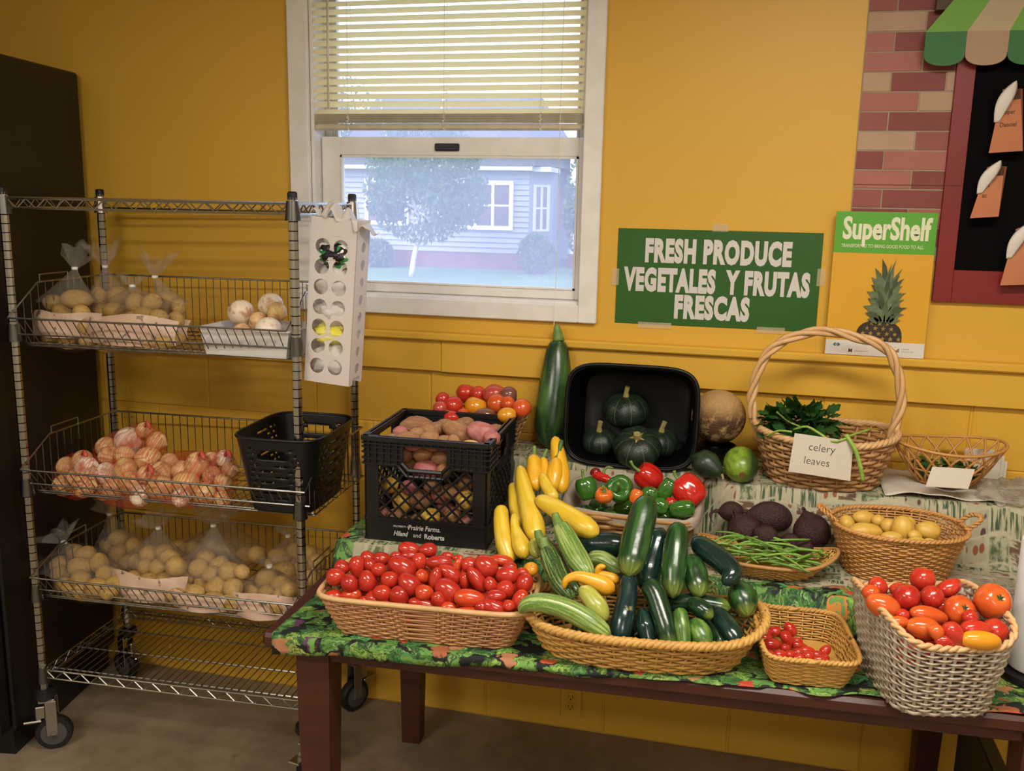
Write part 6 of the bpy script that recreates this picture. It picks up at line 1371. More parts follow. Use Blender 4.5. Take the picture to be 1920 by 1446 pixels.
for q, lb in zip(CI, row_labels([q[0] for q in CI], 'potato behind the milk crate lattice', 5.)):
    m = M_rus if len(q) < 5 else {'r': M_redpot, 'y': M_golden}[q[4]]
    place('potato', random.choice(PM[m.name]), q[0], q[1], q[2], q[3], lb, 'potato', 'potatoes inside the milk crate')

# ------------------------------------------------------------------ squash, zucchini, cucumber skins
def long_skin(nm, base, light, dark, stripe=13., sharp=(.48, .60), tip=None, rough=.3, flecks=True, tipat=.86, blot=None):
    k = N(nm); uv = k.co('UV'); s = k.n('ShaderNodeSeparateXYZ', {0: uv}).outputs; v = k.co('Object')
    st = k.ramp(k.noise(k.map(uv, (stripe, 1.3, 1.)), 1., 2), (sharp[0], 0.), (sharp[1], 1.)); c = k.mix(st, base, light)
    if flecks: c = k.mix(k.math('MULTIPLY', k.ramp(k.noise(v, 260., 2), (.56, 0.), (.66, 1.)), .45), c, light)
    c = k.mix(k.ramp(k.noise(v, 18., 3), (.5, 0.), (.75, .6)), c, dark)
    if blot: c = k.mix(k.ramp(k.noise(v, 26., 4), (.60, 0.), (.66, .8)), c, blot)
    if tip: c = k.mix(k.math('MULTIPLY', k.ramp(s[1], (tipat - .08, 0.), (1.02, 1.)), k.ramp(k.noise(k.map(uv, (16., 1., 1.)), 1., 2), (.35, .2), (.6, 1.))), c, tip)
    return k.out(k.bsdf(c, rough, 0., k.bump(k.noise(v, 90., 3), .12, .003), Coat_Weight=.15, Coat_Roughness=.2))
Z_light = long_skin('striped_pale_zucchini', '#5f8236', '#a3b468', '#557432', 24., (.46, .56)); Z_dark = long_skin('striped_dark_zucchini', '#2f4c24', '#8aa05c', '#28401e', 24., (.50, .60)); Z_pale = long_skin('pale_yellow_squash_green', '#a4a846', '#c2bf62', '#8a963c', 8.)
C_dark = long_skin('dark_cucumber', '#16301c', '#274a28', '#0f2216', 9., tip='#7f9a3c', rough=.22, flecks=False); C_mid = long_skin('green_cucumber', '#1c3a1c', '#345c28', '#142c14', 9., tip='#98a84a', rough=.25, flecks=False); C_lite = long_skin('light_cucumber', '#3c6428', '#6c8c3c', '#2c4c20', 9., tip='#b0ae58', flecks=True); Z_blk = long_skin('blackish_zucchini', '#142a24', '#1e3c30', '#0e1e1a', 9., rough=.18, flecks=False, blot=None); Z_scar = long_skin('scarred_zucchini', '#12282a', '#1c3832', '#0c1c1c', 9., rough=.2, flecks=False, blot='#a89c6a')
Z_big = long_skin('giant_zucchini', '#1f3a20', '#4c6e34', '#142a18', 7., (.50, .62), rough=.28)
Y_sq = long_skin('yellow_squash', '#dcb830', '#e6c850', '#d0a628', 6., rough=.32, flecks=False); Y_or = long_skin('orange_yellow_squash', '#e0a820', '#eab838', '#d0961c', 6., rough=.3, flecks=False); Y_cr = long_skin('crookneck_skin', '#dc9c1c', '#e6b034', '#c98a18', 7., rough=.35)
def stem(par, pts, r0, r1, m=None, name='stem'):
    b = MB(); P = catmull(pts, 8); b.tube(P, list(np.linspace(r0, r1, 8)), 7); o = b.build(name, m or M_stem, par, smooth=True); return o
def V(nm, path, m, label, cat, group, lob=0, ld=0., ends=(.35, .35)): return veg(nm, path, m, 22, 16, ends, lob, ld, label, cat, group)
G1 = 'long squash and cucumbers in the oval basket'
V('cucumber', [((-0.1792, -0.74, 1.0795),0.0248),((-0.1865, -0.77, 1.0406),0.0319),((-0.1947, -0.81, 0.9959),0.0351),((-0.1992, -0.85, 0.9594),0.0322),((-0.2016, -0.88, 0.9331),0.0212)], C_mid, 'large bumpy cucumber lying on top, highest in the oval basket', 'cucumber', G1)
V('cucumber', [((-0.1447, -0.72, 0.9956),0.0251),((-0.1573, -0.75, 0.9524),0.0286),((-0.1663, -0.79, 0.9143),0.0294),((-0.1662, -0.82, 0.8746),0.0243)], Z_blk, 'dark straight cucumber under the topmost one', 'cucumber', G1)
V('cucumber', [((-0.1674, -0.875, 0.9201),0.0212),((-0.1442, -0.89, 0.9066),0.0234),((-0.1236, -0.92, 0.8725),0.0231),((-0.1086, -0.945, 0.8428),0.0217),((-0.0961, -0.965, 0.8063),0.0170)], C_dark, 'dark bent cucumber with a pale yellow tip at the basket front', 'cucumber', G1)
V('cucumber', [((-0.1062, -0.74, 1.0195),0.0222),((-0.1075, -0.78, 0.9818),0.0280),((-0.108, -0.82, 0.933),0.0288),((-0.1047, -0.86, 0.8838),0.0201)], C_mid, 'glossy upright cucumber with a yellowish end, right of centre', 'cucumber', G1)
V('cucumber', [((-0.077, -0.76, 0.9521),0.0221),((-0.0616, -0.79, 0.9202),0.0291),((-0.0454, -0.84, 0.8878),0.0237)], C_mid, 'short green cucumber right of the upright glossy one', 'cucumber', G1)
V('cucumber', [((-0.0758, -0.72, 0.9767),0.0212),((-0.0397, -0.74, 0.9592),0.0271),((-0.0034, -0.77, 0.9488),0.0267),((0.0193, -0.8, 0.9338),0.0239),((0.0024, -0.83, 0.9173),0.0142)], Z_blk, 'dark hooked cucumber curling down at the upper right', 'cucumber', G1)
V('cucumber', [((0.0282, -0.76, 0.897),0.0244),((0.0463, -0.79, 0.8756),0.0337),((0.0597, -0.83, 0.8501),0.0260)], C_mid, 'fat green cucumber at the right end of the oval basket', 'cucumber', G1)
V('zucchini', [((-0.2027, -0.86, 0.9312),0.0179),((-0.2009, -0.9, 0.8913),0.0223),((-0.2038, -0.94, 0.8586),0.0243),((-0.2059, -0.97, 0.8105),0.0218)], Z_scar, 'dark blue-green zucchini with a tan scar near its tip', 'zucchini', G1)
V('cucumber', [((-0.1683, -0.9, 0.8704),0.0141),((-0.1557, -0.93, 0.8418),0.0208),((-0.1404, -0.96, 0.8025),0.0114)], Z_blk, 'dark pointed cucumber tip between the scarred and the bent ones', 'cucumber', G1)
V('cucumber', [((-0.0862, -0.91, 0.8853),0.0150),((-0.077, -0.94, 0.857),0.0171),((-0.067, -0.968, 0.8095),0.0147)], C_lite, 'small pale green cucumber at the front of the oval basket', 'cucumber', G1)
V('cucumber', [((-0.059, -0.9, 0.8572),0.0162),((-0.0411, -0.925, 0.8427),0.0252),((-0.0226, -0.955, 0.8167),0.0214)], C_lite, 'stubby light green cucumber at the front right', 'cucumber', G1)
V('cucumber', [((-0.0709, -0.86, 0.8843),0.0165),((-0.0405, -0.88, 0.8756),0.0210),((-0.0154, -0.9, 0.8679),0.0138)], C_dark, 'dark short cucumber lying crosswise above the stubby one', 'cucumber', G1)
V('cucumber', [((-0.0149, -0.84, 0.8639),0.0166),((0.0076, -0.87, 0.8487),0.0222),((0.027, -0.9, 0.8365),0.0241),((0.0458, -0.93, 0.8093),0.0170)], Z_blk, 'dark slanting cucumber at the right front of the oval basket', 'cucumber', G1)
V('cucumber', [((-0.036, -0.85, 0.8338),0.0142),((-0.0065, -0.88, 0.8226),0.0175),((0.0113, -0.91, 0.8045),0.0138)], C_dark, 'dark cucumber mostly hidden behind the stubby light one', 'cucumber', G1)
V('cucumber', [((-0.1434, -0.82, 0.8515),0.0194),((-0.0602, -0.82, 0.8621),0.0216),((0.022, -0.82, 0.8599),0.0191)], C_dark, 'dark cucumber lying across underneath the pile', 'cucumber', G1)
z = V('zucchini', [((-0.4226, -0.985, 0.8624),0.0081),((-0.4123, -0.985, 0.8811),0.0150),((-0.3888, -0.985, 0.8915),0.0196),((-0.3522, -0.98, 0.8891),0.0219),((-0.3121, -0.98, 0.8795),0.0229),((-0.2702, -0.985, 0.8628),0.0228),((-0.2221, -0.985, 0.835),0.0182)], Z_light, 'pale striped zucchini hanging over the left rim of the oval basket', 'zucchini', G1, 6, .045)
z = V('zucchini', [((-0.4096, -0.78, 0.9352),0.0189),((-0.3854, -0.82, 0.9134),0.0248),((-0.3549, -0.87, 0.8915),0.0242),((-0.3217, -0.9, 0.871),0.0167)], Z_dark, 'dark striped zucchini standing at the left of the oval basket', 'zucchini', G1, 6, .055, (.12, .35)); stem(z, [q[0] for q in [((-0.4202, -0.77, 0.9598),0.0063),((-0.4161, -0.775, 0.946),0.0063),((-0.4072, -0.785, 0.932),0.0063)]], .012, .014)
z = V('zucchini', [((-0.4313, -0.74, 0.9384),0.0167),((-0.4003, -0.76, 0.9154),0.0204),((-0.3631, -0.8, 0.8818),0.0200),((-0.3169, -0.85, 0.8619),0.0146)], Z_dark, 'striped zucchini behind the standing dark one', 'zucchini', G1, 6, .055, (.12, .35)); stem(z, [q[0] for q in [((-0.4419, -0.73, 0.9609),0.0065),((-0.438, -0.735, 0.9508),0.0064),((-0.4275, -0.745, 0.9366),0.0064)]], .009, .013)
z = V('zucchini', [((-0.3868, -0.74, 0.9836),0.0191),((-0.3636, -0.77, 0.9633),0.0252),((-0.3274, -0.81, 0.9294),0.0272),((-0.2876, -0.85, 0.9043),0.0182)], Z_light, 'light green striped zucchini leaning toward the back', 'zucchini', G1, 6, .055, (.12, .35)); stem(z, [q[0] for q in [((-0.4022, -0.725, 1.0079),0.0064),((-0.3969, -0.73, 0.9967),0.0064),((-0.3843, -0.745, 0.9789),0.0064)]], .008, .014)
V('summer_squash', [((-0.305, -0.92, 0.9093),0.0129),((-0.284, -0.93, 0.8998),0.0199),((-0.2598, -0.945, 0.8808),0.0232),((-0.2364, -0.955, 0.8561),0.0161)], Z_pale, 'pale yellow-green squash in the middle of the oval basket', 'squash', G1)
V('crookneck_squash', [((-0.3403, -0.915, 0.8978),0.0059),((-0.3359, -0.91, 0.919),0.0083),((-0.3139, -0.9, 0.9264),0.0119),((-0.2833, -0.895, 0.9192),0.0166),((-0.255, -0.89, 0.908),0.0213),((-0.2307, -0.89, 0.8959),0.0177)], Y_cr, 'yellow crookneck squash with its neck bent downward', 'squash', G1)
V('crookneck_squash', [((-0.2572, -0.85, 0.9374),0.0060),((-0.2716, -0.85, 0.9332),0.0072),((-0.2735, -0.85, 0.9176),0.0085),((-0.2514, -0.85, 0.9125),0.0121),((-0.2245, -0.85, 0.9055),0.0144)], Y_cr, 'smaller yellow crookneck squash curled behind the other', 'squash', G1)
V('zucchini', [((-0.3184, -0.74, 0.9105),0.0153),((-0.2798, -0.74, 0.9082),0.0216),((-0.2282, -0.76, 0.8925),0.0176)], Z_light, 'striped zucchini half hidden behind the small crookneck', 'zucchini', G1)
V('zucchini', [((-0.371, -0.665, 0.9111),0.0212),((-0.3177, -0.665, 0.9142),0.0316),((-0.2651, -0.665, 0.92),0.0314),((-0.2193, -0.665, 0.9209),0.0234)], Z_blk, 'blackish zucchini lying flat below the pepper basket', 'zucchini', None)
for i in range(9):                                                 # dark cucumbers filling the bottom of the basket
    x0 = -.135 + .034 * i; yy = .0 + .012 * math.sin(i * 2.1); P_ = [(tuple(CW_ @ Vector((x0 + dx, yy + dy, .036 + .010 * (i % 2)))), r_) for dx, dy, r_ in ((-.008, -.062, .015), (0, 0, .021), (.008, .062, .015))]
    V('cucumber', P_, (C_dark, Z_blk, C_mid)[i % 3], 'dark cucumber underneath the pile in the oval basket', 'cucumber', 'cucumbers under the pile in the oval basket')
# yellow squash leaning beside the crate
G2 = 'yellow squash leaning beside the milk crate'
V('yellow_squash', [((-0.5667, -0.6, 0.9706),0.0179),((-0.5557, -0.64, 0.9389),0.0204),((-0.5363, -0.68, 0.8983),0.0228),((-0.5115, -0.71, 0.8589),0.0185)], Y_sq, 'straight yellow squash standing nearest the milk crate', 'squash', G2)
V('yellow_squash', [((-0.5251, -0.63, 0.9644),0.0095),((-0.5156, -0.655, 0.9341),0.0121),((-0.4928, -0.69, 0.9067),0.0225),((-0.473, -0.72, 0.8839),0.0183)], Y_sq, 'pear-shaped yellow squash with a thin neck at the front', 'squash', G2)
V('yellow_squash', [((-0.549, -0.48, 1.0479),0.0129),((-0.5299, -0.52, 1.0122),0.0198),((-0.5029, -0.57, 0.9717),0.0249),((-0.4766, -0.62, 0.9333),0.0299),((-0.4559, -0.66, 0.9027),0.0227)], Y_sq, 'longest yellow squash standing in the middle of the pile', 'squash', G2)
V('yellow_squash', [((-0.5633, -0.49, 1.0003),0.0143),((-0.5442, -0.54, 0.9581),0.0183),((-0.5197, -0.59, 0.9142),0.0180)], Y_sq, 'yellow squash behind the longest one, next to the crate', 'squash', G2)
z = V('yellow_squash', [((-0.5203, -0.44, 1.0696),0.0174),((-0.5097, -0.47, 1.0293),0.0230),((-0.494, -0.51, 0.9905),0.0198)], Y_or, 'orange-yellow squash with a green stem at the back left', 'squash', G2); stem(z, [q[0] for q in [((-0.5212, -0.425, 1.0896),0.0058),((-0.5198, -0.43, 1.076),0.0058),((-0.5187, -0.44, 1.0637),0.0058)]], .005, .008)
V('yellow_squash', [((-0.4745, -0.38, 1.1095),0.0132),((-0.4584, -0.41, 1.07),0.0204),((-0.4403, -0.45, 1.0225),0.0244),((-0.4314, -0.49, 0.9831),0.0184)], Y_or, 'tallest orange-yellow squash at the back of the pile', 'squash', G2)
z = V('yellow_squash', [((-0.4572, -0.43, 1.0633),0.0159),((-0.454, -0.47, 1.0269),0.0228),((-0.4555, -0.5, 0.9882),0.0184)], Y_or, 'orange-yellow squash with a thick dark green stem', 'squash', G2); stem(z, [q[0] for q in [((-0.451, -0.4, 1.1042),0.0058),((-0.4534, -0.415, 1.0837),0.0058),((-0.4561, -0.435, 1.0588),0.0058)]], .006, .010, mat('dark_green_stem', '#3c5c2c', '#5a7a3c', 40., .4))
V('yellow_squash', [((-0.4849, -0.49, 1.0327),0.0099),((-0.4664, -0.52, 1.0108),0.0154),((-0.4337, -0.55, 0.9794),0.0180)], Y_sq, 'small yellow squash wedged in the middle right of the pile', 'squash', G2)
V('yellow_squash', [((-0.4814, -0.58, 0.9928),0.0165),((-0.4377, -0.6, 0.9834),0.0231),((-0.3875, -0.63, 0.9699),0.0281),((-0.3387, -0.66, 0.9572),0.0290),((-0.3008, -0.68, 0.949),0.0182)], Y_sq, 'large yellow squash lying across toward the pepper basket', 'squash', G2)
z = V('yellow_squash', [((-0.4976, -0.42, 1.0572),0.0117),((-0.4876, -0.45, 1.0332),0.0159),((-0.4778, -0.48, 1.0128),0.0128)], Y_or, 'little orange squash peeping out between the back ones', 'squash', G2); stem(z, [q[0] for q in [((-0.4894, -0.405, 1.0782),0.0058),((-0.494, -0.41, 1.067),0.0058),((-0.4964, -0.425, 1.0526),0.0058)]], .004, .007)
V('yellow_squash', [((-0.4606, -0.69, 0.9242),0.0119),((-0.4516, -0.71, 0.9047),0.0157),((-0.4402, -0.73, 0.8914),0.0104)], Z_pale, 'greenish squash end showing below the longest yellow one', 'squash', G2)
# giant zucchini against the wall
z = V('giant_zucchini', [((-0.5356, -0.05, 1.3317),0.0229),((-0.5362, -0.058, 1.2931),0.0360),((-0.5349, -0.072, 1.2292),0.0474),((-0.5356, -0.09, 1.1492),0.0555),((-0.538, -0.108, 1.0692),0.0555),((-0.5393, -0.125, 1.0027),0.0489)], Z_big, 'giant dark zucchini standing upright against the wall', 'zucchini', None, 9, .02, (.2, .45)); stem(z, [q[0] for q in [((-0.5431, -0.044, 1.375),0.0065),((-0.5404, -0.046, 1.354),0.0065),((-0.535, -0.052, 1.3254),0.0065)]], .008, .020)

# ------------------------------------------------------------------ black tote on its side with squash
def sup(a, A, B, n): c, s = math.cos(a), math.sin(a); return math.copysign(abs(c) ** (2 / n), c) * A, math.copysign(abs(s) ** (2 / n), s) * B
tote = thing('plastic_tote', 'black plastic tote tipped on its side holding dark green squash', 'tote', (-.285, -.245, ZB + .001)); tt_ = math.radians(7)
Uo = Vector((0, math.sin(tt_), math.cos(tt_))); In = Vector((0, math.cos(tt_), -math.sin(tt_))); TO = Vector((-.285, -.245, ZB + .006)) + Uo * .140
def tt(a, d, g=0.): x, z = sup(a, .180 - .028 * d / .2 + g, .138 - .026 * d / .2 + g, 5.); return TO + Vector((1, 0, 0)) * x + Uo * z + In * d
b = MB(); NA = 64
rings = [[tt(2 * math.pi * i / NA, d, g) for i in range(NA)] for d, g in ((.012, .010), (-.004, .010), (-.006, .006), (-.004, 0), (.02, 0), (.163, 0), (.170, -.012))]
rings2 = [[tt(2 * math.pi * i / NA, d, g) for i in range(NA)] for d, g in ((.175, -.012), (.167, .004), (.012, .004))]
R_ = rings + rings2; L = len(R_)
b.add([q for r_ in R_ for q in r_], [(i * NA + j, i * NA + (j + 1) % NA, (i + 1) * NA + (j + 1) % NA, (i + 1) * NA + j) for i in (0, 1, 2, 3, 4, 5) for j in range(NA)] + [tuple(6 * NA + j for j in range(NA))] + [(i * NA + j, i * NA + (j + 1) % NA, (i + 1) * NA + (j + 1) % NA, (i + 1) * NA + j) for i in (7, 8) for j in range(NA)] + [tuple(7 * NA + j for j in range(NA))[::-1]] + [(9 * NA + j, 9 * NA + (j + 1) % NA, (j + 1) % NA, j) for j in range(NA)])
M_tote = mat('black_tote_plastic', '#050506', '#08080a', 10., .4, spec=.3); b.build('shell', M_tote, tote, smooth='auto')
b = MB(); b.tube([tt(2 * math.pi * i / NA, -.003, .007) for i in range(NA)], .006, 7, closed=True); b.build('rim', M_tote, tote, smooth=True)
k = N('kabocha_skin'); v = k.co('Object'); uv = k.co('UV'); c = k.mix(k.noise(v, 2., 4), '#141f16', '#202e20'); c = k.mix(k.ramp(k.noise(v, 7., 4), (.60, 0.), (.72, .7)), c, '#3f4f38')
sx_ = k.n('ShaderNodeSeparateXYZ', {0: uv}).outputs; c = k.mix(k.math('MULTIPLY', k.ramp(k.n('ShaderNodeMath', {0: k.math('MULTIPLY', sx_[0], 8.)}, operation='FRACT').outputs[0], (.46, 0.), (.5, 1.), (.54, 0.)), .35), c, '#7d8a5a')
M_kab = k.out(k.bsdf(c, .38, 0., k.bump(k.noise(v, 16., 3), .15, .02)))
def kab(a, t):
    th = math.pi * t; r = math.sin(th) ** .85 * (1 + .035 * math.cos(8 * a)); z = -math.cos(th) * .74
    if t > .80: z -= .12 * ((t - .8) / .2) ** 2
    return (r * math.cos(a), r * math.sin(a), z)
KMe = ball_mesh('squash', M_kab, kab, 48, 18)
for (c, r, ax, lb, sm) in (((-0.2629, -0.215, 1.0518), .070, (.02, -.55, .82), 'dark green squash with a pale corky stem at the front of the tote', 0), ((-0.3819, -0.155, 1.0464), .052, (-.02, -.2, 1), 'small squash with a pale stripe at the left in the tote', 1), ((-0.207, -0.14, 1.0537), .054, (.15, -.1, 1), 'squash with a leaning stem at the right in the tote', 1), ((-0.3118, -0.125, 1.1395), .068, (0, -.1, 1), 'squash resting on top of the others at the back of the tote', 1)):
    o = place('squash', KMe, c, r, r, ax, lb, 'squash', 'dark squash in the black tote', 0.); bpy.context.view_layer.update()
    A_ = Vector(ax).normalized(); tp_ = Vector(c) + A_ * r * .60
    b = MB()
    if sm == 0: b.tube([tp_, tp_ + A_ * .010, tp_ + A_ * .018], [.013, .012, .010], 9); [b.tube([tp_ + A_ * .003, tp_ + A_ * .002 + (A_.orthogonal() @ Matrix.Rotation(i * 1.256, 3, A_)) * .024], [.006, .002], 5) for i in range(5)]
    else: b.tube([tp_, tp_ + A_ * .015, tp_ + A_ * .034 + Vector((.004, 0, 0))], [.010, .007, .0075], 8)
    s_ = b.build('stem', M_stemd); s_.data.transform(o.matrix_world.inverted()); s_.parent = o
# melon on a dark bowl
k = N('melon_rind'); v = k.co('Object'); c = k.mix(k.noise(v, 3., 4), '#b8925a', '#a8824c'); c = k.mix(k.ramp(k.n('ShaderNodeTexVoronoi', {'Vector': v, 'Scale': 16.}, feature='DISTANCE_TO_EDGE').outputs[0], (.02, .5), (.08, 0.)), c, '#d0b07c')
zz = k.n('ShaderNodeSeparateXYZ', {0: v}).outputs; rot = k.math('MULTIPLY', k.ramp(zz[2], (.0, 1.), (.62, 0.)), k.ramp(k.noise(v, 2.6, 5, .65), (.36, 0.), (.52, 1.))); c = k.mix(k.math('MULTIPLY', rot, .95), c, '#4a2c1c')
M_melon = k.out(k.bsdf(c, .7, 0., k.bump(k.noise(v, 18., 4), .5, .02)))
mel = ball_mesh('melon', M_melon, lambda a, t: (math.sin(math.pi * t) * math.cos(a), math.sin(math.pi * t) * math.sin(a), -math.cos(math.pi * t)), 32, 20)
cm = (-0.0419, -0.135, 1.1439); place('melon', mel, cm, .078, .078, (0, 0, 1), 'round tan melon with a dark rotting patch by the wall', 'melon', None, 1.1)
b = MB(); b.lathe((cm[0], cm[1], ZB + .001), [(.030, 0), (.034, .004), (.056, .060), (.053, .060), (.030, .008)], 26); o = b.build('bowl', M_tote, smooth='auto'); tag(o, 'small black bowl propping up the tan melon', 'bowl')
# two green squash in front of it
G_a = long_skin('dark_avocado_skin', '#1c2c1c', '#2f4426', '#141f14', 6., rough=.4); k = N('bright_green_squash'); v = k.co('Object'); c = k.mix(k.ramp(k.n('ShaderNodeSeparateXYZ', {0: v}).outputs[0], (-.0, 1.), (.55, 0.)), '#1f3a1a', '#7f9c30'); c = k.mix(k.ramp(k.noise(v, 3., 3), (.45, 0.), (.7, .7)), c, '#2f5420')
M_gsq = k.out(k.bsdf(c, .3))
o = V('pear_squash', [((-0.1066, -0.275, 1.0555),0.0238),((-0.0823, -0.285, 1.048),0.0414),((-0.0551, -0.3, 1.0392),0.0367),((-0.0311, -0.315, 1.0288),0.0189),((-0.0192, -0.322, 1.0228),0.0087)], G_a, 'dark pear-shaped green squash below the melon', 'squash', None, ends=(.45, .2)); stem(o, [q[0] for q in [((-0.0207, -0.322, 1.0242),0.0058),((-0.0175, -0.326, 1.0196),0.0058),((-0.0155, -0.33, 1.0119),0.0058)]], .004, .003, M_stemd)
gq = ball_mesh('round_squash', M_gsq, lambda a, t: (math.sin(math.pi * t) * math.cos(a), math.sin(math.pi * t) * math.sin(a), -math.cos(math.pi * t) * (1.0)), 28, 18)
cg = (0.0284, -0.285, 1.047); o = place('round_squash', gq, cg, .058, .0475, (.10, -.93, -.22), 'bright green oval squash with a brown end scar beside the willow basket', 'squash', None, 0.); bpy.context.view_layer.update()
b = MB(); A_ = Vector((.10, -.93, -.22)).normalized(); b.tube([Vector(cg) + A_ * .0555, Vector(cg) + A_ * .0595], [.010, .008], 12); s_ = b.build('end_scar', mat('brown_scar', '#7d5a30', '#5c4022', 60., .8)); s_.data.transform(o.matrix_world.inverted()); s_.parent = o

# ------------------------------------------------------------------ peppers
def gloss_skin(nm, a, b_, c_):
    k = N(nm); v = k.co('Object'); r = k.n('ShaderNodeObjectInfo').outputs['Random']; c = k.mix(k.noise(v, 1.6, 3), a, b_); c = k.mix(k.ramp(k.noise(v, 3.5, 3), (.6, 0.), (.8, .5)), c, c_); return k.out(k.bsdf(c, .16, 0., None, Coat_Weight=.5, Coat_Roughness=.1))
P_red = gloss_skin('red_pepper_skin', '#b81a16', '#c62a1e', '#961414'); P_grn = gloss_skin('green_pepper_skin', '#2c5c1c', '#3f7426', '#1f4618'); P_org = gloss_skin('orange_pepper_skin', '#d8641c', '#e0782a', '#c85018')
def bell(lob):
    def f(a, t):
        th = math.pi * t; e = math.sin(th) ** .62; r = e * (.92 + .16 * abs(math.cos(lob * a / 2)) ** .7 * (1 - .2 * t)) * (1.0 + .10 * (t - .5)); z = -math.cos(th) * .98
        if t > .80: z -= .42 * ((t - .8) / .2) ** 1.5
        if t < .18: z += .22 * ((.18 - t) / .18) ** 1.5
        return (r * math.cos(a), r * math.sin(a), z)
    return f
BM_ = {m.name: [ball_mesh('bell_pepper', m, bell(q), 40, 20) for q in (3, 4)] for m in (P_red, P_grn, P_org)}
def pepper(px, a, r, ax, m, lb, stemlen=.022, bend=(0, 0, .01)):
    a *= 1.2; r *= 1.22
    o = place('bell_pepper', random.choice(BM_[m.name]), px, a, r, ax, lb, 'pepper', 'peppers in the lined basket'); bpy.context.view_layer.update()
    if stemlen:
        A_ = Vector(ax).normalized(); p0 = Vector(px) + A_ * a * .52; b = MB(); b.tube(catmull([p0, p0 + A_ * (a * .45 + stemlen * .4), p0 + A_ * (a * .45 + stemlen) + Vector(bend)], 7), [.008, .0055, .0045, .004, .004, .0042, .005], 7); s_ = b.build('stem', M_stem, smooth=True); s_.data.transform(o.matrix_world.inverted()); s_.parent = o
    return o
pepper((-0.2154, -0.345, 1.0055), .034, .029, (-.75, -.1, .5), P_red, 'red bell pepper with its stem to the left in the lined basket')
pepper((-0.1037, -0.385, 0.9884), .041, .034, (-.6, .25, .55), P_red, 'largest red bell pepper at the right of the lined basket', .012)
pepper((-0.3772, -0.4, 0.9746), .030, .024, (-.3, .2, .8), P_grn, 'green bell pepper at the left end of the lined basket', .008)
pepper((-0.2881, -0.4, 0.9815), .028, .031, (.1, -.85, .35), P_grn, 'green bell pepper with its stem toward the viewer', .026, (-.004, 0, .010))
pepper((-0.3252, -0.432, 0.9696), .016, .020, (.1, -.35, .9), P_org, 'small orange pepper with a green stem at the basket front', .014, (-.008, 0, 0))
pepper((-0.2385, -0.425, 0.9728), .019, .014, (.3, .2, .9), P_org, 'small orange pepper without a visible stem at the front middle', 0)
pepper((-0.2045, -0.41, 0.9744), .022, .019, (.2, .1, .9), P_grn, 'small green pepper behind the tall cucumber', 0)
pepper((-0.1639, -0.395, 0.9887), .031, .018, (.45, .1, .85), P_grn, 'elongated green pepper between the two red ones', 0)
pepper((-0.1705, -0.45, 0.9606), .020, .017, (-.8, .1, .3), P_grn, 'green pepper low at the front rim of the lined basket', 0)
pepper((-0.1457, -0.43, 0.9641), .014, .013, (.2, .1, .9), P_red, 'small red pepper below the largest red one', 0)
pepper((-0.1145, -0.455, 0.9605), .030, .019, (.8, -.1, .2), P_grn, 'green pepper lying at the right front of the lined basket', 0)
for (u, w_) in ((-.10, .02), (-.03, .03), (.05, .02), (.11, .0), (-.06, -.04), (.02, -.045), (.09, -.045), (-.12, -.03)):
    c = PW_ @ Vector((u, w_, .042)); place('bell_pepper', random.choice(BM_[P_grn.name]), c, .030, .026, (random.uniform(-1, 1), random.uniform(-1, 1), .3), 'green pepper underneath the others in the lined basket', 'pepper', 'peppers under the heap in the lined basket')
o = V('chili_pepper', [((-0.3743, -0.33, 0.9929),0.0090),((-0.3554, -0.335, 0.9929),0.0134),((-0.3329, -0.345, 0.9901),0.0119),((-0.3134, -0.355, 0.9856),0.0059)], P_red, 'red chili pepper with a hooked green stem at the back of the lined basket', 'pepper', 'peppers in the lined basket'); stem(o, [q[0] for q in [((-0.342, -0.335, 0.9941),0.0060),((-0.3403, -0.33, 1.0099),0.0060),((-0.3302, -0.33, 1.0201),0.0060),((-0.3152, -0.33, 1.0183),0.0059)]], .005, .0025)
o = V('chili_pepper', [((-0.3835, -0.31, 0.9895),0.0106),((-0.367, -0.31, 0.9957),0.0136),((-0.3531, -0.31, 0.9907),0.0105)], gloss_skin('dark_red_pepper_skin', '#8a1a1c', '#761418', '#5c1014'), 'dark red pepper behind the chili in the lined basket', 'pepper', 'peppers in the lined basket')

# ------------------------------------------------------------------ beets and beans
k = N('beet_skin'); v = k.co('Object'); c = k.mix(k.noise(v, 2.5, 4), '#3c1a1a', '#260f0e'); c = k.mix(k.ramp(k.noise(v, 6., 4), (.55, 0.), (.75, .6)), c, '#4a2a26'); M_beet = k.out(k.bsdf(c, .55, 0., k.bump(k.noise(v, 12., 4), .4, .02)))
def beet(a, t):
    th = math.pi * t; r = math.sin(th) * (1 + .05 * math.sin(3 * a + 1)); z = -math.cos(th)
    if t < .2: z -= .25 * ((.2 - t) / .2) ** 2
    return (r * math.cos(a) + .05 * z * z, r * math.sin(a), z * .92)
BE = ball_mesh('beet', M_beet, beet, 20, 14)
BT = [((0.1131, -0.3876, 0.9403),0.0615,0.0404,(0.9669, 0.2058, -0.1512)),
 ((0.0486, -0.447, 0.9158),0.0460,0.0440,(0.5414, -0.0369, -0.84)),
 ((0.2167, -0.422, 0.9213),0.0510,0.0473,(0.3928, -0.0884, -0.9154)),
 ((0.0118, -0.4004, 0.9485),0.0350,0.0272,(0.9703, 0.241, 0.0195)),
 ((0.1617, -0.4567, 0.8941),0.0311,0.0282,(0.9703, 0.241, 0.0195)),
 ((0.0994, -0.4941, 0.9201),0.0332,0.0313,(0.8728, 0.1178, -0.4737)),
 ((0.1931, -0.4949, 0.8986),0.0262,0.0253,(0.9703, 0.241, 0.0195))]
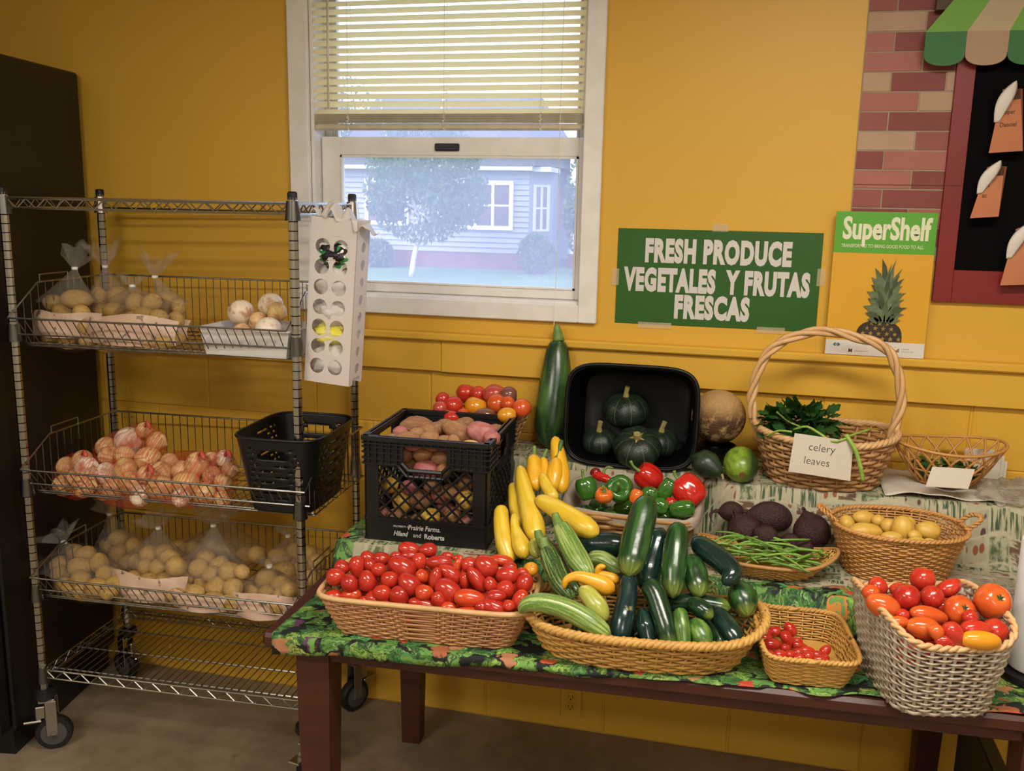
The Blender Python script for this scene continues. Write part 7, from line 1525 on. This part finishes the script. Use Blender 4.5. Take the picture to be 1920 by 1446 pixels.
bl = ['long beet lying on top of the pile behind the beans', 'round beet at the left of the pile behind the beans', 'largest round beet next to the potato basket', 'small beet at the upper left of the pile', 'beet tucked between the beans and the largest one', 'beet in the middle of the pile behind the beans', 'small beet low beside the potato basket']
for i, q in enumerate(BT):
    o = place('beet', BE, q[0], q[1], q[2], q[3], bl[i], 'beet', 'beets piled behind the beans'); bpy.context.view_layer.update()
    if i in (0, 1, 2, 3):
        A_ = -Vector(q[3]).normalized(); p0 = Vector(q[0]) + A_ * q[1]; b = MB(); b.tube(catmull([p0 - A_ * .008, p0 + A_ * .012, p0 + A_ * .022 + Vector((0, -.012, -.008)), p0 + A_ * .018 + Vector((.006, -.03, -.022))], 9), list(np.linspace(.006, .0008, 9)), 6); s_ = b.build('root', M_beet, smooth=True); s_.data.transform(o.matrix_world.inverted()); s_.parent = o
k = N('green_bean_skin'); v = k.co('Object'); r = k.n('ShaderNodeObjectInfo').outputs['Random']; M_bean = k.out(k.bsdf(k.mix(r, '#5f8a34', '#82a648'), .35))
BWm = local_matrix(BEA); rb = random.Random(4)
for i in range(62):
    x0, y0 = rb.gauss(0, .072), rb.gauss(-.008, .026); an = rb.gauss(.12, .38) + (math.pi if rb.random() < .5 else 0); L = rb.uniform(.075, .125); cv = rb.uniform(-.018, .018); zb = .030 + .042 * (i / 62) - abs(x0) * .03
    x0 = max(-.098, min(.098, x0)); d = Vector((math.cos(an), math.sin(an), 0)); nn_ = Vector((-d.y, d.x, 0)); z1_, z2_ = rb.uniform(-.008, .010), rb.uniform(-.008, .012)
    pts = [BWm @ (Vector((x0, y0, zb)) + d * (L * (s - .5)) + nn_ * cv * (1 - (2 * s - 1) ** 2) + Vector((0, 0, z1_ * (1 - s) + z2_ * s + .006 * math.sin(math.pi * s)))) for s in (0, .25, .5, .75, 1)]
    P_ = [(tuple(q), .0030 if j not in (0, 4) else .0014) for j, q in enumerate(pts)]
    veg('green_bean', P_, M_bean, 10, 6, (.4, .4), label='green bean in the boat-shaped basket', cat='bean', group='green beans in the boat-shaped basket')

# ------------------------------------------------------------------ celery leaves and herbs
k = N('celery_leaf'); lc = k.mix(k.n('ShaderNodeObjectInfo').outputs['Random'], '#183c18', '#2c5a26'); M_cel = k.out(k.n('ShaderNodeMixShader', {0: .15, 1: k.bsdf(lc, .4), 2: k.n('ShaderNodeBsdfTranslucent', {'Color': hexc('#4f8030')})}))
def leaf_mesh(nm, m, s):
    b = MB(); prof = [(0, .10), (.10, .42), (.20, .30), (.30, .62), (.42, .40), (.55, .55), (.66, .30), (.80, .34), (.90, .14), (1., .0)]
    L_ = [(-w_ * s * .62, t * s, -.14 * s * w_ + .10 * s * math.sin(t * 5)) for t, w_ in prof]; R2 = [(w_ * s * .62, t * s, -.14 * s * w_ + .10 * s * math.sin(t * 5 + .4)) for t, w_ in prof]; Md = [(0, t * s, .08 * s * math.sin(t * 5)) for t, w_ in prof]; n_ = len(prof)
    b.add(L_ + Md + R2, [(i, n_ + i, n_ + i + 1, i + 1) for i in range(n_ - 1)] + [(n_ + i, 2 * n_ + i, 2 * n_ + i + 1, n_ + i + 1) for i in range(n_ - 1)]); o = b.build(nm, m, smooth=True); me = o.data; bpy.data.objects.remove(o); return me
LM = leaf_mesh('leaf', M_cel, .054); LM2 = leaf_mesh('leaf', M_cel, .026)
cl = (0.1789, -0.22, 1.1609); t = thing('celery_leaves', 'bunch of dark green celery leaves in the willow basket', 'celery', (cl[0], cl[1], cl[2] - .03)); rl = random.Random(9); inv = local_matrix(t).inverted()
for i in range(190):
    q = Vector((rl.gauss(0, .45), rl.gauss(0, .45), rl.gauss(0, .5)))
    if q.length > 1: q.normalize()
    o = link('leaf', LM, t); pos = Vector(cl) + Vector((q.x * .096, q.y * .075, q.z * .048 - .006)); dirn = Vector((q.x, q.y - .5, q.z - .05)).normalized()
    o.matrix_local = inv @ Matrix.Translation(pos) @ dirn.to_track_quat('Y', 'Z').to_matrix().to_4x4() @ Matrix.Rotation(rl.uniform(-1.2, 1.2), 4, 'Y') @ Matrix.Scale(rl.uniform(.6, 1.15), 4)
for pts, r_ in (([((0.113, -0.26, 1.1962),0.0043),((0.1449, -0.27, 1.1741),0.0043),((0.1756, -0.28, 1.1639),0.0043)], .0026), ([((0.1585, -0.3, 1.1584),0.0043),((0.1889, -0.32, 1.1742),0.0042),((0.2188, -0.345, 1.1651),0.0042),((0.2544, -0.362, 1.1492),0.0041),((0.2875, -0.362, 1.1604),0.0041)], .0034), ([((0.2843, -0.36, 1.1696),0.0041),((0.3097, -0.372, 1.1322),0.0041),((0.3268, -0.372, 1.0841),0.0041),((0.3349, -0.37, 1.0529),0.0041)], .0058), ([((0.0885, -0.3, 1.1352),0.0043),((0.1191, -0.33, 1.1595),0.0042),((0.1524, -0.34, 1.1615),0.0042)], .003), ([((0.2842, -0.355, 1.1613),0.0041),((0.3226, -0.3, 1.1626),0.0042),((0.3575, -0.25, 1.1638),0.0043)], .003)):
    b = MB(); b.tube(catmull([q[0] for q in pts], 12), r_, 7); b.build('stalk', mat('celery_stalk', '#7fa23c', '#9cb858', 30., .4), t, smooth=True)
t = thing('dried_herbs', 'small green herb leaves lying in the lattice basket', 'herbs', (.585, -.178, 1.03)); inv = local_matrix(t).inverted()
for i in range(110):
    a = rl.uniform(0, 6.28); rr = math.sqrt(rl.random()); o = link('leaf', LM2, t); pos = LW @ Vector((.088 * rr * math.cos(a), .058 * rr * math.sin(a), .014 + .036 * rl.random())); o.matrix_local = inv @ Matrix.Translation(pos) @ Euler((rl.uniform(-.6, .8), rl.uniform(-.6, .6), rl.uniform(0, 6.3))).to_matrix().to_4x4() @ Matrix.Scale(rl.uniform(.7, 1.3), 4)

# ------------------------------------------------------------------ cards, papers, film
M_paper = mat('off_white_card', '#d8d0c0', '#d0c8b6', 6., .8); M_ink = mat('dark_ink', '#4a4644', rough=.6)
def quad_card(nm, label, cat, P4, th=.0008):
    c = sum((Vector(q) for q in P4), Vector()) / 4; t = thing(nm, label, cat, tuple(min((Vector(q) for q in P4), key=lambda q: q.z))); n_ = (Vector(P4[1]) - Vector(P4[0])).cross(Vector(P4[3]) - Vector(P4[0])).normalized()
    if n_.y > 0: n_ = -n_
    b = MB(); b.poly(P4, th, n_); b.build('sheet', M_paper, t); return t, n_
P4 = [(0.1577, -0.366, 1.1652), (0.304, -0.36, 1.1528), (0.3061, -0.352, 1.045), (0.1498, -0.358, 1.0586)]
t, n_ = quad_card('note_card', 'white card reading celery leaves on the willow basket', 'card', P4)
ex_ = (Vector(P4[1]) - Vector(P4[0])).normalized(); ez_ = n_; ey_ = ez_.cross(ex_).normalized(); C0 = Vector(P4[0]) + n_ * .0012
def ptext(s, size, u, w_, **kw): M = Matrix((ex_, ey_, ez_)).transposed().to_4x4(); M.translation = C0 + ex_ * u - ey_ * w_; text(s, size, None, M_ink, t, M=M, th=.0002, align='LEFT', **kw)
ptext('celery', .030, .040, .040, bold=-.012, xs=.92); ptext('leaves', .030, .034, .078, bold=-.012, xs=.92)
P4 = [(0.5063, -0.318, 1.0922), (0.6117, -0.3, 1.0894), (0.599, -0.308, 1.0378), (0.4933, -0.326, 1.0404)]
quad_card('note_card', 'blank white card leaning on the lattice basket', 'card', P4)
t = thing('paper_sheet', 'crumpled white paper sheet spread under the lattice basket', 'paper', (.58, -.22, ZB + .003))
b = MB(); b.grid(lambda u, v: Vector((.40 + .30 * u, -.315 + .27 * v + .02 * u, ZB + .004 + .006 * math.sin(9 * u + 4 * v) ** 2 + .010 * (1 - v) * math.sin(5 * u) ** 2 * (u < .7))), 24, 16); o = b.build('sheet', mat('grey_white_paper', '#c9c2b4', '#b9b2a4', 5., .8), t, smooth=True); md = o.modifiers.new('thickness', 'SOLIDIFY'); md.thickness = .0008
t = thing('paper_note', 'pointed white paper corner hanging off the rear step', 'paper', (0.6588, -0.2178, 0.96)); b = MB(); A3 = [(0.5679, -0.2001, 1.004), (0.69, -0.1866, 1.004), (0.6563, -0.2387, 0.965)]; b.poly(A3, .0008, (0, -.5, .87)); b.build('sheet', M_paper, t)
t = thing('napkin_stack', 'white paper napkins standing behind the lattice basket', 'paper', (.69, -.09, ZB))
for i in range(3): b = MB(); b.bbox((.640 + .012 * i, -.055 + .012 * i, ZB + .002), (.735 + .012 * i, -.047 + .012 * i, ZB + .085 - .018 * i), .001); b.build('napkin', M_paper, t)
M_film2 = film('loose_bag_film', '#e6e2d8', .16, .35, 16., .2)
def crumple(label, cx, cy, wx, wy, amp, seed, zoff=.006, hump=.03):
    t = thing('plastic_bag', label, 'plastic bag', (cx, cy, cloth_h(cx, cy))); b = MB()
    def fn(u, v):
        x, y = cx + (u - .5) * wx * (1 + .1 * math.sin(7 * v)), cy + (v - .5) * wy * (1 + .12 * math.sin(5 * u)); e = math.sin(math.pi * u) * math.sin(math.pi * v)
        return Vector((x, y, cloth_h(x, y) + zoff + hump * e + amp * abs(vnoise((u * 9, v * 9, seed), seed)) + amp * .6 * abs(vnoise((u * 21, v * 17, seed), seed + 2))))
    b.grid(fn, 30, 30); b.build('film', M_film2, t, smooth=True)
crumple('crumpled clear plastic bag at the right by the wall', .735, -.235, .20, .15, .02, 3, .006, .035)
crumple('loose clear plastic bag between the potato basket and the paper roll', .62, -.55, .20, .17, .012, 5, .006, .022)
# paper roll on its stand
t = thing('paper_roll', 'white paper roll on a black stand at the right edge', 'paper roll', (.676, -.745, .755)); RC = Vector((.676, -.745, .755))
b = MB(); b.lathe(RC, [(.086, 0), (.088, .006), (.084, .016), (.03, .020)], 32); b.build('stand', M_black, t, smooth='auto')
b = MB(); b.lathe(RC, [(.021, .022), (.062, .022), (.063, .026), (.063, .300), (.061, .304), (.021, .304), (.021, .022)], 36, cap=False); b.build('roll', mat('white_tissue', '#e6e2e0', '#dedad8', 30., .85), t, smooth='auto')
b = MB(); b.lathe(RC, [(.008, .02), (.008, .32), (.012, .325), (.012, .335), (.004, .34)], 12); b.build('spindle', M_black, t, smooth='auto')

# ------------------------------------------------------------------ green sign
M_sgn = mat('sign_green', '#2b5e1c', '#275618', 3., .35); M_sgw = mat('sign_white', '#d2cdc8', rough=.5)
t = thing('produce_sign', 'green laminated sign with white capitals about fresh produce', 'sign', (-.077, 0, 1.386))
b = MB(); b.bbox((-.371, -.003, 1.386), (.217, -.0005, 1.671), .0005); b.build('board', M_sgn, t)
for s, x, z, size, xs in (('FRESH PRODUCE', -.078, 1.577, .090, .560), ('VEGETALES  Y FRUTAS', -.078, 1.490, .090, .535), ('FRESCAS', -.085, 1.412, .090, .575)): text(s, size, (x, -.0032, z), M_sgw, t, bold=.060, xs=xs, th=.0004, space=1.12)
k = N('clear_tape'); M_tape = k.out(k.n('ShaderNodeMixShader', {0: .25, 1: k.n('ShaderNodeBsdfTransparent'), 2: k.bsdf('#e8dcb8', .2)}))
for (x, z, w_, h_) in ((-.095, 1.668, .045, .022), (-.386, 1.50, .022, .05), (.208, 1.52, .022, .05), (-.30, 1.374, .10, .018), (.05, 1.376, .08, .018)): b = MB(); b.box((x, -.0042, z), (x + w_, -.0034, z + h_)); b.build('tape', M_tape, t)
# ------------------------------------------------------------------ pineapple poster on the sill
PX0, PX1, PZ0, PZ1, PY = .244, .509, 1.3295, 1.734, -.033
t = thing('pineapple_poster', 'yellow poster with a pineapple and green header standing on the sill', 'poster', (.376, PY, PZ0))
M_py = mat('poster_yellow', '#dda62a', '#d79e26', 3., .4); M_pg = mat('poster_green', '#57a32c', rough=.4); M_pw = mat('poster_white', '#d9d3c9', rough=.5); M_pc = mat('poster_cream', '#dfe0c0', rough=.5)
def pl(x0, x1, z0, z1, d, m, nm): b = MB(); b.box((x0, PY - d, z0), (x1, PY - d + .0006, z1)); return b.build(nm, m, t)
b = MB(); b.box((PX0, PY, PZ0), (PX1, PY + .004, PZ1)); b.build('board', M_py, t)
pl(PX0, PX1, 1.620, PZ1, .0007, M_pg, 'header'); pl(PX0, PX1, PZ0, 1.3715, .0007, M_pw, 'footer')
text('SuperShelf', .084, ((PX0 + PX1) / 2 + .002, PY - .0012, 1.660), M_pc, t, bold=.034, xs=.64, th=.0004)
text('TRANSFORMED TO BRING GOOD FOOD TO ALL.', .0135, ((PX0 + PX1) / 2 - .004, PY - .0012, 1.635), M_pc, t, bold=.004, xs=.72, th=.0003)
cx = .385; M_pd = mat('pineapple_dark', '#2a2418', '#3a3020', 60., .5); M_pe = mat('pineapple_eye', '#b08a4c', '#8a6a38', 80., .5)
b = MB(); b.poly([(cx + .062 * math.copysign(abs(math.cos(a)) ** .8, math.cos(a)), PY - .0008, 1.3715 + .060 * math.sin(a) ** .62) for a in np.linspace(0.001, math.pi - .001, 24)], .0004); body = b.build('pineapple_print', M_pd, t)
b = MB(); rp = random.Random(2)
for r_ in range(4):
    for i in range(6):
        ex_x = cx - .054 + .0215 * i + (.0107 if r_ % 2 else 0); ez = 1.380 + .0145 * r_
        if ((ex_x - cx) / .060) ** 2 + ((ez - 1.3715) / .060) ** 2 > .95: continue
        pts = []
        for q in range(10): a = q * math.pi / 5 + math.pi / 2; rr = (.0072 if q % 2 == 0 else .0030) * rp.uniform(.8, 1.2); pts.append((ex_x + rr * math.cos(a), PY - .0014, ez + rr * math.sin(a)))
        b.poly(pts, .0003)
b.build('eyes', M_pe, body)
M_lf = [mat('crown_a', '#4a5a38', '#5c6c48', 50., .5), mat('crown_b', '#333f28', '#475536', 50., .5), mat('crown_c', '#6c7a58', '#586646', 50., .5)]
lv = []
for r_ in range(9):
    z0 = 1.430 + .0125 * r_; sp = 1.05 - .075 * r_
    for i in range(5 if r_ % 2 else 6):
        n5 = 4 if r_ % 2 else 5; s_ = (i - n5 / 2) / (n5 / 2); lv.append((cx + .010 + s_ * .016, z0, s_ * sp * 1.05, .036 + .050 * (1 - abs(s_)) * (.5 + r_ / 9) + .012 * (r_ % 3), r_, i))
for n9, (lx, lz, an, L, r_, i) in enumerate(lv):
    L *= .80; lz = 1.428 + (lz - 1.430) * .86
    d = Vector((math.sin(an), 0, math.cos(an))); e = Vector((d.z, 0, -d.x)); p0 = Vector((lx, PY - .0020 - .0004 * (9 - r_), lz)); wd = .0085
    b = MB(); b.poly([p0 - e * wd * .7, p0 + d * L * .4 - e * wd, p0 + d * L * .8 - e * wd * .4 + e * .004 * math.copysign(1, an), p0 + d * L + e * .007 * math.copysign(1, an), p0 + d * L * .75 + e * wd * .5, p0 + d * L * .35 + e * wd, p0 + e * wd * .7], .0003); b.build('crown_leaf', M_lf[(r_ + i) % 3], body)
def mk(pts, c, nm='logo'): b = MB(); b.poly([(x, PY - .0010, z) for x, z in pts], .0004); return b.build(nm, mat('logo_' + c.strip('#'), c, rough=.5), t)
lx, lz = .274, 1.3585; mk([(lx - .010, lz), (lx - .004, lz + .0055), (lx - .001, lz + .0030), (lx - .004, lz), (lx - .001, lz - .0030), (lx - .004, lz - .0055)], '#2f7a4a'); mk([(lx + .010, lz), (lx + .004, lz + .0055), (lx + .001, lz + .0030), (lx + .004, lz), (lx + .001, lz - .0030), (lx + .004, lz - .0055)], '#2a5a8a'); mk([(lx - .002, lz), (lx, lz + .002), (lx + .002, lz), (lx, lz - .002)], '#203a60')
text('M', .013, (.3125, PY - .0012, 1.3385), mat('logo_maroon', '#6c1a24', rough=.5), t, name='logo', bold=.05, th=.0003)
b = MB(); b.box((.324, PY - .0012, 1.3415), (.362, PY - .0007, 1.3435)); b.build('logo_line', mat('logo_pink', '#c9a8a4', rough=.5), t)
mk([(.385, 1.360), (.390, 1.366), (.394, 1.361), (.397, 1.366), (.399, 1.359), (.394, 1.356)], '#c07848'); mk([(.397, 1.355), (.401, 1.358), (.402, 1.352)], '#3a4a6a')
mk([(.428, 1.344), (.428, 1.353), (.434, 1.349), (.443, 1.356), (.443, 1.344)], '#9c6a44'); mk([(.431, 1.358), (.433, 1.360), (.434, 1.358)], '#556070')
for z, x1 in ((1.352, .470), (1.345, .482)): b = MB(); b.box((.449, PY - .0012, z), (x1, PY - .0007, z + .003)); b.build('logo_line', mat('logo_grey', '#b9b9be', rough=.5), t)

# ------------------------------------------------------------------ market stall mural
mu = thing('stall_mural', 'brick and awning market stall cutout mounted on the yellow wall', 'mural', (.80, 0, 1.49))
b = MB(); b.box((.284, -.004, 1.60), (1.35, -.0005, 2.62)); b.build('mortar_board', mat('mural_mortar', '#a3937a', '#97876e', 8., .7), mu)
MBK = {c: mat('mural_brick_' + c, h, h2, 5., .6) for c, h, h2 in (('d', '#86403a', '#7c3832'), ('m', '#a8665a', '#a05e50'), ('b', '#b8977a', '#ae8c6e'), ('r', '#94504a', '#8c4842'))}
rowsB = ['r70 d160', 'b146 d80', 'm70 d140', 'm146 d80', 'b70 d136 b60', 'm146 b90', 'r72 d165', 'b146 r90', 'd70 m160', 'm146 d90', 'r74 d156', 'd146 m90', 'r70 d160']
zrow = 2.3175; hrow = .0521
for kx, row in enumerate(['m146 d90', 'd70 b146 m60', 'r146 d90', 'm70 d146', 'b146 d90', 'm80 r160'] [::-1] + rowsB):
    ztop = zrow + 6 * hrow - kx * hrow - hrow + hrow; x = .2865
    for it in row.split():
        w_ = int(it[1:]) / 1000.; x1 = min(x + w_, .531)
        if x1 - x > .006: b = MB(); b.bbox((x, -.0055, ztop - hrow + .002), (x1, -.0042, ztop - .002), .0006); b.build('brick', MBK[it[0]], mu)
        x = x1 + .004
M_rf = mat('mural_red_frame', '#7e1816', '#741412', 4., .45); b = MB()
b.bbox((.519, -.018, 1.491), (.567, -.004, 2.60), .001); b.bbox((.567, -.018, 1.491), (1.40, -.004, 1.580), .001); b.bbox((1.352, -.018, 1.580), (1.40, -.004, 2.60), .001); b.build('frame', M_rf, mu)
b = MB(); b.box((.567, -.008, 1.580), (1.352, -.004, 2.60)); b.build('chalkboard', mat('mural_black', '#060506', '#090809', 5., .8, spec=.08), mu)
b = MB(); b.box((.285, -.0065, 1.8075), (.519, -.0058, 1.809)); b.box((.519, -.0190, 1.8075), (.567, -.0182, 1.809)); b.build('seam', mat('mural_seam', '#4a2420', rough=.7), mu)
M_ag = [mat('awning_light_green', '#6aa036', rough=.6), mat('awning_beige', '#b3a07e', rough=.6)]; M_as = [mat('awning_dark_green', '#2f6b36', rough=.6), mat('awning_tan', '#a8896a', rough=.6)]
aw = .1015; x0 = .428; n9 = 10
for i in range(n9):
    xa, xb = x0 + i * aw, x0 + (i + 1) * aw; zt, zb = 2.60, 2.203; sl = lambda x: x + (.31 if x < .93 else 0) * 0 + (.9355 - x) * .60
    b = MB(); b.poly([(xa, -.046, zb), (xb, -.046, zb), (sl(xb), -.030, zt), (sl(xa), -.030, zt)], .004); b.build('awning_stripe', M_ag[i % 2], mu)
    pts = [(xa, -.046, zb)] + [(xa + aw * (.5 - .5 * math.cos(q)), -.046, zb - .052 - .034 * math.sin(q) ** .7) for q in np.linspace(.0, math.pi, 14)] + [(xb, -.046, zb)]
    b = MB(); b.poly(pts, .004); b.build('awning_scallop', M_as[i % 2], mu)
b = MB(); b.box((.45, -.040, 2.26), (1.40, -.008, 2.29)); b.box((.50, -.034, 2.40), (1.36, -.008, 2.43)); b.build('spacer', mat('mural_spacer', '#5a4a3a', rough=.8), mu)
# paper bag pockets on the black board
M_bagp = mat('orange_paper', '#c07a52', '#b46e48', 6., .75); M_white_p = mat('white_paper', '#dcd6cc', '#d2ccc2', 5., .8); M_brn = mat('dark_brown_strip', '#4a2a1c', rough=.8)
def paper_bag(label, x0, z0, w0, w1, h, dx, words, dpt=.05):
    t = thing('paper_bag', label, 'paper bag', (x0 + w0 / 2, -.009, z0)); yb, yf = -.0085, -.0085 - dpt
    F_ = [Vector((x0, yf, z0)), Vector((x0 + w0, yf, z0 + .006)), Vector((x0 + dx + w1, yf + .025, z0 + h)), Vector((x0 + dx, yf + .025, z0 + h))]; B_ = [Vector((q.x + .012, yb, q.z + .004)) for q in F_]
    b = MB(); b.add(F_ + B_, [(0, 1, 2, 3), (1, 5, 6, 2), (4, 0, 3, 7), (0, 4, 5, 1), (4, 7, 6, 5), (3, 2, 6, 7)]); b.build('bag', M_bagp, t)
    n_ = (F_[1] - F_[0]).cross(F_[3] - F_[0]).normalized(); b = MB(); b.poly([F_[3] + (F_[0] - F_[3]) * .02 + n_ * .0004, F_[2] + n_ * .0004, F_[2] + (F_[1] - F_[2]) * .16 + n_ * .0004, F_[3] + (F_[0] - F_[3]) * .18 + n_ * .0004], .0004, n_); b.build('top_strip', M_brn, t)
    ex = (F_[1] - F_[0]).normalized(); ey = n_.cross(ex).normalized()
    for i, s in enumerate(words): M = Matrix((ex, ey, n_)).transposed().to_4x4(); M.translation = F_[0] + (F_[3] - F_[0]) * (.60 - .20 * i) + ex * .012 + n_ * .0008; text(s, .017, None, M_ink2, t, M=M, th=.0002, align='LEFT', xs=.8, shear=.1)
    b = MB()                                                        # white curled paper slip over the left edge
    def fn(u, v):
        wd = .003 + .023 * math.sin(math.pi * min(1, .10 + .9 * u)) ** .8 * (.35 + .65 * u); c = F_[0].lerp(F_[3], .48 + .60 * u) + n_ * (.002 + .014 * math.sin(u * 2.2)) + ex * (.022 * u * u + .002); return c + ex * ((v - .5) * 2 * wd) + n_ * (.010 * (1 - (2 * v - 1) ** 2)) * u
    b.grid(fn, 16, 6); o = b.build('curled_slip', M_white_p, t, smooth=True); md = o.modifiers.new('thickness', 'SOLIDIFY'); md.thickness = .0008
M_ink2 = mat('brown_marker', '#3c2620', rough=.7)
paper_bag('upper orange paper bag with handwriting on the black board', .612, 1.893, .082, .042, .165, .022, ('Super', 'Danciel'))
paper_bag('middle orange paper bag pinned on the black board', .584, 1.722, .070, .042, .135, .034, ('N', 'ac'))
paper_bag('lower orange paper bag cut off by the right edge', .678, 1.545, .085, .045, .150, .028, ())
